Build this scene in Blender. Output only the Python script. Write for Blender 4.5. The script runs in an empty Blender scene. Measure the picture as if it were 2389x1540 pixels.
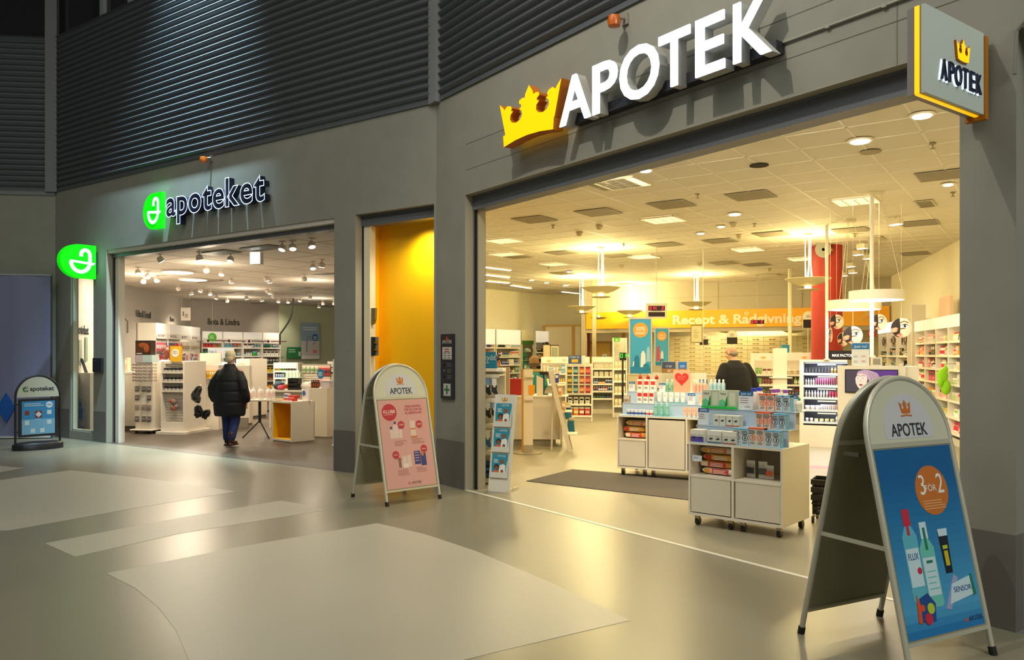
import bpy, bmesh, math, random
from mathutils import Matrix, Vector
random.seed(7)
R = math.radians
scene = bpy.context.scene
COL = scene.collection
FPX, CX, HY, EYE = 1850.0, 1194.5, 825.0, 1.65      # focal length in pixels, optical centre, eye line, eye height

# ---------------------------------------------------------------- camera, world, exposure
cam_d = bpy.data.cameras.new('camera'); cam = bpy.data.objects.new('camera', cam_d); COL.objects.link(cam)
cam.location = (0, 0, EYE); cam.rotation_euler = (R(90), 0, 0)
cam_d.sensor_width = 36; cam_d.lens = 36 * FPX / 2389; cam_d.shift_y = 55 / 2389
cam_d.clip_start = .05; cam_d.clip_end = 200
scene.camera = cam
vs = scene.view_settings
vs.view_transform = 'Standard'; vs.look = 'None'; vs.gamma = 1; vs.use_curve_mapping = False; vs.exposure = 0.0
wld = bpy.data.worlds.new('night_mall'); scene.world = wld; wld.use_nodes = True
bg = wld.node_tree.nodes['Background']; bg.inputs[0].default_value = (.36, .36, .33, 1); bg.inputs[1].default_value = .22

def lin(h):
    h = h.lstrip('#'); out = []
    for i in (0, 2, 4):
        c = int(h[i:i+2], 16) / 255
        out.append(c / 12.92 if c <= .04045 else ((c + .055) / 1.055) ** 2.4)
    return (*out, 1)
_lc = [0]
def light(kind, name, loc, energy, color, size=.5, rot=(0, 0, 0), size_y=None, spot=60, blend=.6):
    l = bpy.data.lights.new(name, kind); o = bpy.data.objects.new(name, l); COL.objects.link(o)
    o.location = loc; o.rotation_euler = rot; l.energy = energy; l.color = color
    if kind == 'AREA':
        l.shape = 'RECTANGLE' if size_y else 'SQUARE'; l.size = size
        if size_y: l.size_y = size_y
    elif kind == 'SPOT': l.spot_size = R(spot); l.spot_blend = blend; l.shadow_soft_size = size
    else: l.shadow_soft_size = size
    return o
def aim(o, target):
    o.rotation_euler = (Vector(target) - o.location).to_track_quat('-Z', 'Y').to_euler()
WARM = (1, .80, .40); WHITE = (1, .84, .62); COOL = (.55, .85, 1)
# unseen area lamps that light the mall, high above the walkway
light('AREA', 'mall_fill_lamp', (-3.5, 4.5, 12), 400, (1, .97, .84), 7)
light('AREA', 'mall_fill_lamp', (3.0, -3.0, 10), 260, (1, .95, .80), 5)
aim(light('AREA', 'mall_fill_lamp', (6.5, -4.0, 7.5), 420, (.95, 1, .95), 2.5), (2.2, 4.4, .8))  # fill added to brighten the front of the large pavement board
light('AREA', 'mall_fill_lamp', (-9.5, 1.5, 10), 270, (.93, 1, .95), 5)  # side fill added to lift the projecting sign and the left of the mall
aim(light('SPOT', 'mall_wall_spot', (-4.9, 12.0, 10.1), 13000, COOL, .12, spot=60, blend=1), (-4.85, 12.78, 8.3))
aim(light('SPOT', 'mall_sign_spot', (-1.6, 4.2, 8.8), 900, (1, .93, .80), .05, spot=75, blend=.9), (1.1, 7.3, 3.6))

# ---------------------------------------------------------------- frames
class F:
    """a place to build in: origin, heading about z; x runs along the front, y into depth"""
    def __init__(s, x, y, rot=0, z=0):
        s.o = Vector((x, y, z)); s.r = R(rot); c, n = math.cos(s.r), math.sin(s.r)
        s.ax = Vector((c, n, 0)); s.ay = Vector((-n, c, 0))
    def w(s, x=0, y=0, z=0): return s.o + s.ax * x + s.ay * y + Vector((0, 0, z))
    def hit(s, px, py, off=0):
        """where the sight line through a photo point meets the frame's front plane (moved by off): local x and z"""
        d = Vector(((px - CX) / FPX, 1, (HY - py) / FPX)); o = s.o + s.ay * off
        k = (o.x * s.ay.x + o.y * s.ay.y) / (d.x * s.ay.x + d.y * s.ay.y)
        p = d * k - o
        return p.x * s.ax.x + p.y * s.ax.y, EYE + d.z * k - s.o.z
def fl(px, py, z=0):
    Y = (EYE - z) * FPX / (py - HY); return (px - CX) / FPX * Y, Y
def at(px, py, Y): return Vector(((px - CX) / FPX * Y, Y, EYE + (HY - py) / FPX * Y))
K2 = (-.966, 10.13); K1 = (-9.05, 15.72)
FB = F(*K2, -34.7); FC = F(*K2, -54.0); FA = F(*K1, 6.7)

# ---------------------------------------------------------------- materials
_m = {}
def mat(hexc, rough=.55, metal=0, emit=0, noise=0, bump=0, nscale=6, alpha=1, trans=0, coat=0):
    key = (hexc, rough, metal, emit, noise, bump, nscale, alpha, trans, coat)
    if key in _m: return _m[key]
    m = bpy.data.materials.new('paint_' + hexc.strip('#')); m.use_nodes = True
    nt = m.node_tree; b = nt.nodes['Principled BSDF']; c = lin(hexc)
    b.inputs['Base Color'].default_value = c; b.inputs['Roughness'].default_value = rough
    b.inputs['Metallic'].default_value = metal
    if coat: b.inputs['Coat Weight'].default_value = coat
    if trans: b.inputs['Transmission Weight'].default_value = trans; b.inputs['IOR'].default_value = 1.3
    if emit: b.inputs['Emission Color'].default_value = c; b.inputs['Emission Strength'].default_value = emit
    if noise or bump:
        tc = nt.nodes.new('ShaderNodeTexCoord'); n = nt.nodes.new('ShaderNodeTexNoise')
        n.inputs['Scale'].default_value = nscale; n.inputs['Detail'].default_value = 5
        nt.links.new(tc.outputs['Object'], n.inputs['Vector'])
        if noise:
            r = nt.nodes.new('ShaderNodeMapRange'); r.inputs[1].default_value = .3; r.inputs[2].default_value = .7
            r.inputs[3].default_value = 1 - noise; r.inputs[4].default_value = 1 + noise
            mx = nt.nodes.new('ShaderNodeVectorMath'); mx.operation = 'SCALE'; mx.inputs[0].default_value = c[:3]
            nt.links.new(n.outputs['Fac'], r.inputs[0]); nt.links.new(r.outputs[0], mx.inputs['Scale'])
            nt.links.new(mx.outputs[0], b.inputs['Base Color'])
        if bump:
            bp = nt.nodes.new('ShaderNodeBump'); bp.inputs['Strength'].default_value = bump
            nt.links.new(n.outputs['Fac'], bp.inputs['Height']); nt.links.new(bp.outputs[0], b.inputs['Normal'])
    _m[key] = m; return m
def glass(hexc='f4f8f8', rough=.02, a=.12):
    key = ('glass', hexc, rough, a)
    if key in _m: return _m[key]
    m = bpy.data.materials.new('clear_glass'); m.use_nodes = True; nt = m.node_tree; nt.nodes.clear()
    o = nt.nodes.new('ShaderNodeOutputMaterial'); mx = nt.nodes.new('ShaderNodeMixShader')
    t = nt.nodes.new('ShaderNodeBsdfTransparent'); g = nt.nodes.new('ShaderNodeBsdfGlossy')
    t.inputs[0].default_value = lin(hexc); g.inputs['Roughness'].default_value = rough; mx.inputs[0].default_value = a
    nt.links.new(t.outputs[0], mx.inputs[1]); nt.links.new(g.outputs[0], mx.inputs[2]); nt.links.new(mx.outputs[0], o.inputs[0])
    _m[key] = m; return m

# ---------------------------------------------------------------- text outlines
_txt = {}
def glyphs(s, bold=0, depth=0, slant=0):
    if bold and any(c in s for c in 'åäöÅÄÖ'): bold = 0
    key = (s, bold, depth, slant)
    if key not in _txt:
        cu = bpy.data.curves.new('t', 'FONT'); cu.body = s; cu.size = 1; cu.offset = bold; cu.extrude = depth / 2
        cu.resolution_u = 4; cu.shear = slant
        ob = bpy.data.objects.new('t', cu); me = bpy.data.meshes.new_from_object(ob)
        V = [v.co.copy() for v in me.vertices]; P = [tuple(p.vertices) for p in me.polygons]
        xs = [v.x for v in V] or [0]; _txt[key] = (V, P, min(xs), max(xs))
        bpy.data.meshes.remove(me); bpy.data.objects.remove(ob); bpy.data.curves.remove(cu)
    return _txt[key]

# ---------------------------------------------------------------- mesh builder
class MB:
    def merge(s, o, k):
        n = len(s.v); s.v += o.v; s.f += [[i + n for i in f] for f in o.f]; s.m += [q + k for q in o.m]; return s
    def __init__(s, T=None): s.v = []; s.f = []; s.m = []; s.T = T
    def add(s, vs_, fs, m=0):
        n = len(s.v)
        s.v += [(s.T @ Vector(v))[:] for v in vs_] if s.T else [tuple(v) for v in vs_]
        for f in fs: s.f.append([i + n for i in f]); s.m.append(m)
        return s
    def box(s, x0, x1, y0, y1, z0, z1, m=0):
        return s.add([(x, y, z) for z in (z0, z1) for y in (y0, y1) for x in (x0, x1)],
                     [(0, 2, 3, 1), (4, 5, 7, 6), (0, 1, 5, 4), (2, 6, 7, 3), (0, 4, 6, 2), (1, 3, 7, 5)], m)
    def bev(s, x0, x1, y0, y1, z0, z1, b=.006, m=0):
        """box with chamfered vertical and top edges"""
        p = [(x0+b, y0), (x1-b, y0), (x1, y0+b), (x1, y1-b), (x1-b, y1), (x0+b, y1), (x0, y1-b), (x0, y0+b)]
        q = [(min(max(x, x0+b), x1-b), min(max(y, y0+b), y1-b)) for x, y in p]
        V = [(x, y, z0+b) for x, y in p] + [(x, y, z1-b) for x, y in p] + [(x, y, z1) for x, y in q] + [(x, y, z0) for x, y in q]
        fs = [(8+i, 8+(i+1) % 8, (i+1) % 8, i) [::-1] for i in range(8)] + [(8+i, 8+(i+1) % 8, 16+(i+1) % 8, 16+i) for i in range(8)]
        fs += [(24+i, 24+(i+1) % 8, (i+1) % 8, i) for i in range(8)] + [tuple(range(16, 24)), tuple(range(31, 23, -1))]
        return s.add(V, fs, m)
    def prism(s, pts, y0, y1, m=0, ms=None):
        """outline in x,z carried from y0 (front) to y1"""
        n = len(pts); V = [(x, y0, z) for x, z in pts] + [(x, y1, z) for x, z in pts]
        s.add(V, [tuple(range(n)), tuple(range(2*n-1, n-1, -1))], m)
        return s.add(V, [(i, n+i, n+(i+1) % n, (i+1) % n) for i in range(n)], m if ms is None else ms)
    def slab(s, pts, z0, z1, m=0):
        n = len(pts); V = [(x, y, z0) for x, y in pts] + [(x, y, z1) for x, y in pts]
        return s.add(V, [tuple(range(n))[::-1], tuple(range(n, 2*n))] + [(i, (i+1) % n, n+(i+1) % n, n+i) for i in range(n)], m)
    def ribbon(s, pts, w, y0, y1, m=0, closed=False):
        n = len(pts); L = []; Rr = []
        for i, p in enumerate(pts):
            a = pts[(i-1) % n] if closed or i else p; b = pts[(i+1) % n] if closed or i < n-1 else p
            d = Vector((b[0]-a[0], b[1]-a[1])).normalized(); nn = Vector((-d.y, d.x)) * w / 2
            L.append((p[0]+nn.x, p[1]+nn.y)); Rr.append((p[0]-nn.x, p[1]-nn.y))
        for i in range(n if closed else n-1):
            j = (i+1) % n; s.prism([L[i], L[j], Rr[j], Rr[i]], y0, y1, m)
        return s
    def tube(s, pts, r, m=0, n=8, caps=True, closed=False):
        pts = [Vector(p) for p in pts]; k = len(pts); rr = r if isinstance(r, (list, tuple)) else [r] * k
        V = []; prev = None
        for i, p in enumerate(pts):
            a = pts[i-1] if i or closed else p; b = pts[(i+1) % k] if i < k-1 or closed else p
            t = (b - a).normalized()
            if prev is None: u = t.orthogonal().normalized()
            else: u = (prev - t * prev.dot(t)); u = u.normalized() if u.length > 1e-6 else t.orthogonal().normalized()
            prev = u; w = t.cross(u)
            V += [p + (u * math.cos(2*math.pi*j/n) + w * math.sin(2*math.pi*j/n)) * rr[i] for j in range(n)]
        fs = []
        for i in range(k if closed else k-1):
            a = i*n; b = ((i+1) % k)*n
            fs += [(a+j, a+(j+1) % n, b+(j+1) % n, b+j) for j in range(n)]
        if caps and not closed: fs += [tuple(range(n))[::-1], tuple(range((k-1)*n, k*n))]
        return s.add(V, fs, m)
    def lathe(s, prof, cx=0, cy=0, n=16, m=0, z=0, sy=1):
        """prof: list of (radius, z)"""
        V = [(cx + r*math.cos(2*math.pi*j/n), cy + sy*r*math.sin(2*math.pi*j/n), z + h) for r, h in prof for j in range(n)]
        fs = [(i*n+j, i*n+(j+1) % n, (i+1)*n+(j+1) % n, (i+1)*n+j) for i in range(len(prof)-1) for j in range(n)]
        fs += [tuple(range(n))[::-1], tuple(range((len(prof)-1)*n, len(prof)*n))]
        return s.add(V, fs, m)
    def ell(s, c, r, m=0, n=14, k=9):
        V = []; 
        for i in range(k+1):
            a = math.pi * i / k
            V += [(c[0]+r[0]*math.sin(a)*math.cos(2*math.pi*j/n), c[1]+r[1]*math.sin(a)*math.sin(2*math.pi*j/n), c[2]-r[2]*math.cos(a)) for j in range(n)]
        return s.add(V, [(i*n+j, i*n+(j+1) % n, (i+1)*n+(j+1) % n, (i+1)*n+j) for i in range(k) for j in range(n)], m)
    def disc(s, x, z, r, y0, y1, m=0, n=28, sx=1):
        return s.prism([(x + sx*r*math.cos(2*math.pi*j/n), z + r*math.sin(2*math.pi*j/n)) for j in range(n)], y0, y1, m)
    def text(s, t, x, z, h, y=-.001, m=0, depth=.0006, bold=0, xs=1, align='c', width=None, slant=0):
        V, P, a, b = glyphs(t, bold, depth / h if depth else 0, slant)
        if width: xs = width / ((b - a) * h)
        x0 = x - (a + b) / 2 * h * xs if align == 'c' else (x - a*h*xs if align == 'l' else x - b*h*xs)
        return s.add([(x0 + v.x*h*xs, y - v.z*h, z + v.y*h) for v in V], P, m)
    def lines(s, x0, x1, z, n, dz, h, y, m=0, jit=.25):
        for i in range(n):
            e = x1 - random.random() * jit * (x1 - x0)
            s.box(x0, e, y, y+.0006, z - i*dz - h, z - i*dz, m)
        return s
    def mesh(s, name, mats):
        me = bpy.data.meshes.new(name); me.from_pydata(s.v, [], s.f)
        for mm in (mats if isinstance(mats, (list, tuple)) else [mats]): me.materials.append(mm)
        me.polygons.foreach_set('material_index', s.m); me.update(); return me
    def build(s, name, mats, parent=None, loc=None, rot=None, smooth=False, kind=None):
        me = s.mesh(name, mats)
        if smooth:
            me.polygons.foreach_set('use_smooth', [True] * len(me.polygons))
            try: me.set_sharp_from_angle(angle=R(40))
            except Exception: pass
        o = bpy.data.objects.new(name, me); COL.objects.link(o)
        if parent is not None: o.parent = parent
        if loc is not None: o.location = loc
        if rot is not None: o.rotation_euler = (0, 0, rot)
        if kind: o['kind'] = kind
        return o
def inF(mb, name, mats, fr, kind='structure', smooth=False):
    return mb.build(name, mats, None, fr.o, fr.r, smooth, kind)
def thing(name, label, cat, fr_or_loc, x=0, y=0, z=0, rot=0, group=None):
    """Empty at the thing's base; place in a frame or at a point"""
    o = bpy.data.objects.new(name, None); COL.objects.link(o); o.empty_display_size = .1
    if isinstance(fr_or_loc, F): o.location = fr_or_loc.w(x, y, z); o.rotation_euler = (0, 0, fr_or_loc.r + R(rot))
    else: o.location = fr_or_loc; o.rotation_euler = (0, 0, R(rot))
    o['label'] = label; o['category'] = cat
    if group: o['group'] = group
    return o
def tag(o, label, cat, group=None):
    o['label'] = label; o['category'] = cat
    if group: o['group'] = group
    return o
ORD = ['leftmost', 'second', 'third', 'fourth', 'fifth', 'sixth', 'seventh', 'eighth', 'ninth', 'tenth', 'eleventh', 'twelfth'] + ['%dth' % i for i in range(13, 60)]
def nth(i): return ORD[0] if i == 0 else ORD[i] + ' from left'
def near(i): return 'nearest' if i == 0 else ORD[i] + ' nearest'

# ---------------------------------------------------------------- shared shapes
def crown(s=1, cx=0, cz=0, sx=1):
    h = [(0, -.02), (.20, -.005), (.38, .03), (.385, .10), (.40, .13), (.50, .86), (.43, .74), (.415, .69), (.37, .755), (.31, .73), (.285, .67), (.30, .61)]
    a0 = []
    for i in range(9):
        a = R(62 - i * 38); a0.append((.215 + .105*math.cos(a), .46 + .15*math.sin(a)))
    h += a0 + [(.135, .60), (.125, .66), (.165, .71), (.16, .77), (.11, .80), (.07, .78), (.06, .86), (0, 1.02)]
    pts = h + [(-x, z) for x, z in h[-2:0:-1]]
    return [(cx + x*s*sx, cz + z*s) for x, z in pts]
def arch(w, h, n=20, z0=0):
    """upright slab outline with a half-round top: width w, total height h"""
    r = w/2; return [(-r, z0)] + [(-r*math.cos(math.pi*i/n), h - r + r*math.sin(math.pi*i/n)) for i in range(n+1)] + [(r, z0)]
def clip(poly, p, d):
    """pieces of the line p + t d that lie inside a polygon"""
    ts = []
    for i in range(len(poly)):
        a = poly[i]; b = poly[(i+1) % len(poly)]; ex, ey = b[0]-a[0], b[1]-a[1]
        den = d[0]*ey - d[1]*ex
        if abs(den) < 1e-9: continue
        t = ((a[0]-p[0])*ey - (a[1]-p[1])*ex) / den; u = ((a[0]-p[0])*d[1] - (a[1]-p[1])*d[0]) / den
        if 0 <= u < 1: ts.append(t)
    ts.sort(); return [(ts[i], ts[i+1]) for i in range(0, len(ts)-1, 2)]
# ================================================================ THE SETTING
ZR, ZL = 3.9, 3.5          # ceilings of the right and the left shop
Mwall = mat('8f8d82', .7, noise=.05, bump=.05, nscale=3); Mskirt = mat('6d6862', .6, noise=.05); Mdark = mat('2b2d31', .6)
Mshut = mat('73757a', .45, .3); Mrev = mat('a29c8a', .6); Mclad = mat('62666a', .42, .25); Mblack = mat('141414', .5)
# --- mall walls. every wall is built in its own frame, front face at y = 0
def wall_open(name, fr, x0, x1, z1, holes, th=.3, m=Mwall):
    b = MB(); x = x0
    for a, c, zt in holes:
        if a > x: b.box(x, a, 0, th, 0, z1)
        b.box(a, c, 0, th, zt, z1); x = c
    if x < x1: b.box(x, x1, 0, th, 0, z1)
    return inF(b, name, m, fr)
TOPZ, CLZ, UPZ = 3.57, 4.85, 7.9
w0, w1 = FB.hit(165, 700)[0], FB.hit(218, 700)[0]      # narrow shop window
b = MB(); L = -11.86
b.box(FB.hit(130, 700)[0]-.02, w0-.3, 0, .3, 0, CLZ); b.box(w0-.3, w0, 0, .08, 0, CLZ); b.box(w0, w1, 0, .3, 3.3, CLZ); b.box(w0, w1, 0, .3, 0, .16)
b.box(w1, -7.94, 0, .3, 0, CLZ); b.box(-7.94, -1.88, 0, .3, TOPZ, CLZ); b.box(-1.88, -1.46, 0, .3, 0, CLZ); b.box(-1.46, -.04, 0, .3, TOPZ, CLZ); b.box(-.04, 0, 0, .1, 0, CLZ)
inF(b, 'wall_centre', Mwall, FB)
b = MB(); b.box(0, .68, 0, .3, 0, CLZ); b.box(.68, 6.40, 0, .3, TOPZ, CLZ); b.box(6.40, 6.72, 0, .5, 0, CLZ); b.box(6.72, 12, 0, .3, TOPZ, CLZ)
b.box(6.72, 12, .55, .6, 0, TOPZ); inF(b, 'wall_right', Mwall, FC)
b = MB(); b.box(-8, 0, 0, .3, 0, CLZ); inF(b, 'wall_left', Mwall, FA)
# panel joints of the cast wall
b = MB(); b.box(.7, 12, -.002, 0, 4.17, 4.176); b.box(.7, 12, -.002, 0, 3.86, 3.865)
for x in (6.0,): b.box(x, x+.006, -.002, 0, TOPZ, CLZ)
inF(b, 'trim_1', mat('6c6a62', .8), FC)
for nm, fr, segs in (('baseboard_centre', FB, ((-9.86, w0-.02), (w1+.02, -7.94), (-1.88, -1.46))), ('baseboard_right', FC, ((.02, .68), (6.40, 6.722)))):
    b = MB()
    for a, c in segs: b.box(a, c, -.012, .1, 0, .575)
    inF(b, nm, Mskirt, fr)
b = MB(); b.box(-8, 0, -.012, .05, 0, .2); inF(b, 'baseboard_left', Mskirt, FA)
b = MB(); b.box(-8, -1.2, 0, .05, 0, 0.01); 
# --- corrugated cladding band
def cladding(name, fr, x0, x1):
    b = MB(); z = CLZ + .06; V = []; prof = [(.0, CLZ), (-.02, CLZ), (-.02, CLZ + .05), (.0, CLZ + .06)]
    while z < UPZ - .11:
        prof += [(.0, z + .02), (-.035, z + .042), (-.05, z + .06), (-.035, z + .078), (.0, z + .1)]; z += .109
    prof += [(-.02, UPZ - .02), (-.06, UPZ), (.1, UPZ)]
    n = len(prof); V = [(x, y, zz) for x in (x0, x1) for y, zz in prof]
    b.add(V, [(i, i+1, n+i+1, n+i) for i in range(n-1)])
    return inF(b, name, Mclad, fr)
cladding('wall_centre', FB, -9.88, -.05); cladding('wall_right', FC, .12, 12); cladding('wall_left', FA, -8, -.12)
# posts at the two folds
b = MB(); b.box(-.085, .0, -.07, .12, CLZ - .01, 12); b.box(-.005, .1, -.075, .1, CLZ - .01, 12); inF(b, 'trim_2', mat('85868a', .5), FC)
b = MB(); b.box(-.16, .06, -.09, .12, CLZ - .01, UPZ + 4); inF(b, 'trim_3', mat('77797c', .5), FA)
b = MB(); b.box(-8, 0, -.03, .0, 4.78, CLZ); inF(b, 'trim_4', mat('7c7e80', .5), FA)
# windows above the cladding
gl = mat('0b0d12', .12, coat=.5)
b = MB(); b.box(-9.8, 0, .05, .1, UPZ, 12); w = inF(b, 'window_1', gl, FB)
m = MB()
for px in (235, 300, 520, 760): 
    x, z = FB.hit(px, 60); m.box(x, x+.12, -.02, .05, UPZ, 12)
m.build('mullion', mat('8f9490', .5), w)
b = MB(); b.box(-8, 0, .05, .1, UPZ, 12); w = inF(b, 'window_2', gl, FA)
m = MB(); m.box(-3, -2.9, -.02, .05, UPZ, 12); m.build('mullion', mat('8f9490', .5), w)
b = MB(); b.box(0, 12, .05, .1, UPZ, 12); inF(b, 'window_3', gl, FC)
# --- floors
c12 = FC.w(14, 0); a8 = FA.w(-8, 0)
def floor(name, pts, m, z=0, th=.05, kind='structure'):
    return MB().slab(pts, z - th, z).build(name, m, kind=kind)
def concrete(name, base, dark, light_, rough, scale, spec=.5):
    m = mat(base, rough, noise=.001 * scale); 
    m = m.copy(); m.name = name; nt = m.node_tree; bs = nt.nodes['Principled BSDF']
    for l in list(bs.inputs['Base Color'].links): nt.links.remove(l)
    tc = nt.nodes.new('ShaderNodeTexCoord'); n = nt.nodes.new('ShaderNodeTexNoise'); n.inputs['Scale'].default_value = scale; n.inputs['Detail'].default_value = 4; n.inputs['Roughness'].default_value = .5
    r = nt.nodes.new('ShaderNodeValToRGB'); r.color_ramp.elements[0].position = .3; r.color_ramp.elements[0].color = lin(dark); r.color_ramp.elements[1].position = .72; r.color_ramp.elements[1].color = lin(light_)
    nt.links.new(tc.outputs['Object'], n.inputs['Vector']); nt.links.new(n.outputs['Fac'], r.inputs[0]); nt.links.new(r.outputs[0], bs.inputs['Base Color'])
    g = nt.nodes.new('ShaderNodeMapRange'); g.inputs[3].default_value = rough * .93; g.inputs[4].default_value = rough * 1.07
    nt.links.new(n.outputs['Fac'], g.inputs[0]); nt.links.new(g.outputs[0], bs.inputs['Roughness'])
    bs.inputs['Specular IOR Level'].default_value = spec
    return m
Mmall = concrete('polished_floor', '87826f', '7f7a69', '86816e', .32, .5, .5)
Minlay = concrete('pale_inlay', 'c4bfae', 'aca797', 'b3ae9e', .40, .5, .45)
Mfl_r = concrete('shop_concrete', '8f8870', '8c8570', '9a937d', .42, .6)
Mfl_l = concrete('shop_vinyl', '544b43', '4c443c', '5a5148', .4, 1.3, .35)
floor('floor', [(-17, -7), (14, -7), c12[:2], K2, K1, (a8[0], a8[1]), (-17, a8[1])], Mmall)
PR_ = [FC.w(.3, .0)[:2], FC.w(7.5, .0)[:2]]
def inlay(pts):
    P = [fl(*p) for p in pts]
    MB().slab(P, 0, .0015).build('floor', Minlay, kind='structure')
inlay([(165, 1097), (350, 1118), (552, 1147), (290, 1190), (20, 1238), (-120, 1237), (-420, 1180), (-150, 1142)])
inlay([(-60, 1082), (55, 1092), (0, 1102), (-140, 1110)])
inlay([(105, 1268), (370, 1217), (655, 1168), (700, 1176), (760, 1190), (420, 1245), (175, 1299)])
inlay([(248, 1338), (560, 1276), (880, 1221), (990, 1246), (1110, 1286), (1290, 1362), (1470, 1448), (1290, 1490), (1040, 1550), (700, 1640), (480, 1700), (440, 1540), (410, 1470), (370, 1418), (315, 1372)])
# --- right shop shell
cR = (11.05, 23.1)
d24 = Vector((.9135, -.4067)); PB0 = Vector(cR); bulk_l = PB0 - d24 * 9.35       # bulkhead's left end
backL = (1.3, 30.4); sideL = (-1.17, 27.2)
backR = (backL[0] + d24.x * 11.9, backL[1] + d24.y * 11.9)
div0 = FB.w(-1.6, .3)[:2]; div1 = (-2.9, 25.0)
pier_r = FC.w(.45, .3)[:2]
rwall0 = (6.58, 8.0); rfront = FC.w(6.6, .5)[:2]
right_poly = [FC.w(.3, .02)[:2], FC.w(6.7, .02)[:2], rfront, rwall0, (cR[0], cR[1]), backR, backL, sideL, div1, FB.w(-1.5, .1)[:2], FB.w(0, .02)[:2]]
floor('floor', right_poly, Mfl_r)
def wallseg(name, p, q, z0, z1, m, th=.1):
    p = Vector(p[:2]); q = Vector(q[:2]); d = (q - p); fr = F(p.x, p.y, math.degrees(math.atan2(d.y, d.x)))
    b = MB(); b.box(0, d.length, 0, th, z0, z1); o = inF(b, name, m, fr); return fr
Mcream = mat('e9e2c4', .75, noise=.02); Mgrey_l = mat('a8a29a', .75, noise=.02); Mwhite = mat('e8e4da', .6); Mgw = mat('f2f0ea', .55)
FRW = wallseg('wall_right', cR, rwall0, 0, ZR, Mcream); wallseg('wall_right', rwall0, rfront, 0, ZR, Mcream)
FLW = wallseg('wall_left', sideL, backL, 0, ZR, Mcream); wallseg('wall_left', div1, sideL, 0, ZR, Mcream)
FBW = wallseg('wall_back', backL, backR, 0, ZR, mat('e4dcc0', .75))
wallseg('wall_right', backR, cR, 0, ZR, Mcream)
FBK = F(bulk_l.x, bulk_l.y, -24)
b = MB(); b.box(0, 9.4, 0, .12, 2.35, ZR); inF(b, 'wall_back', mat('b9b09a', .75, noise=.02), FBK)
b = MB(); b.box(0, 9.4, -.01, 0, 3.45, 3.455); 
for x in (1.9, 4.4, 6.9): b.box(x, x+.008, -.01, 0, 3.0, ZR)
inF(b, 'trim_5', mat('8e866f', .8), FBK)
b = MB(); b.box(-.15, 0, -.05, .12, 0, ZR); inF(b, 'trim_6', mat('b5ad96', .7), FBK)
# divider between the shops, with two thin faces
dd = Vector(div1) - Vector(div0)
FDV = F(div0[0], div0[1], math.degrees(math.atan2(dd.y, dd.x)))
b = MB(); b.box(0, dd.length + 14, -.05, .05, 0, ZR + .1); inF(b, 'wall_centre', mat('ddd6c6', .75), FDV)
# ceilings
Mceil = mat('d9d2c0', .85, noise=.015); Mgrid = mat('e8e2d2', .6)
def ceiling(name, poly, z, fr, step=.6, m=Mceil, mg=Mgrid, gw=.012, ext=60):
    MB().slab(poly, z, z + .1).build(name, m, kind='structure')
    b = MB()
    for a in (0, 1):
        u = (fr.ax, fr.ay)[a]; v = (fr.ay, fr.ax)[a]
        for i in range(-ext, ext):
            p = fr.o + v * (i * step)
            for t0, t1 in clip(poly, (p.x, p.y), (u.x, u.y)):
                q0 = p + u * t0; q1 = p + u * t1; n = v * gw
                b.slab([(q0-n)[:2], (q1-n)[:2], (q1+n)[:2], (q0+n)[:2]], z - .004, z)
    b.build('trim_ceiling', mg, kind='structure')
ceiling('ceiling', right_poly, ZR, FB)
# --- left shop shell
lw0 = FB.w(-9.6, .3)[:2]; lw1 = (-10.46, 21.4); lw2 = (-11.1, 27.4)
bdir = Vector((4.0, 4.6)).normalized(); lb1 = (lw2[0] + bdir.x * 12.4, lw2[1] + bdir.y * 12.4)
left_poly = [FB.w(-9.7, .02)[:2], FB.w(-1.7, .02)[:2], (div0[0]-.02, div0[1]), (div0[0] + dd.normalized().x*27, div0[1] + dd.normalized().y*27), lb1, lw2, lw1, lw0]
floor('floor', left_poly, Mfl_l)
ceiling('ceiling', left_poly, ZL, FB, step=1.2, m=mat('c9c1b6', .85), mg=mat('a79f93', .8), gw=.006, ext=30)
wallseg('wall_left', lw0, lw1, 0, ZL, mat('e6e0d2', .7))
FLL = wallseg('wall_left', lw1, lw2, 0, ZL, Mgrey_l)
FLB = wallseg('wall_back', lw2, lb1, 0, ZL, Mgrey_l)
xg = FLB.hit(650, 760)[0]
b = MB(); b.box(xg, 12.3, -.03, 0, 0, ZL); inF(b, 'wall_back', mat('bfc9ae', .75), FLB)
# --- shutter boxes, guides, jambs
def shutter_box(name, fr, x0, x1, zb=3.40):
    b = MB(); b.box(x0, x1, .12, .28, zb, TOPZ); b.box(x0, x1, .105, .12, zb, zb+.09); b.box(x0, x1, .10, .12, TOPZ-.025, TOPZ-.005)
    inF(b, name, Mshut, fr)
shutter_box('trim_7', FC, .68, 6.40, 3.39); shutter_box('trim_7', FB, -7.94, -1.88, 3.43); shutter_box('trim_7', FB, -1.46, -.04, 3.42)
b = MB(); b.box(.68, .682, 0, .12, 0, TOPZ); b.box(.68, 6.4, 0, .11, TOPZ-.004, TOPZ); b.box(.70, .735, .12, .20, 0, 3.39, 1); b.box(.68, .70, .11, .24, 0, 3.39, 2); b.box(.735, .76, .14, .24, 0, 3.39, 0)
inF(b, 'trim_8', [Mrev, mat('1a0c08', .5), mat('8a877c', .4, .4)], FC)
b = MB(); b.box(-7.94, -7.938, 0, .12, 0, TOPZ); b.box(-7.94, -1.88, 0, .11, TOPZ-.004, TOPZ); b.box(-7.92, -7.89, .12, .2, 0, 3.43, 1); b.box(-7.89, -7.78, .14, .26, 0, 3.43, 3); b.box(-7.94, -7.92, .11, .24, 0, 3.43, 2); b.box(-1.93, -1.88, .16, .26, 0, 3.43, 3)
inF(b, 'trim_9', [Mrev, mat('1a0c08', .5), mat('8a877c', .4, .4), mat('d9d2c2', .5)], FB)
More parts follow.
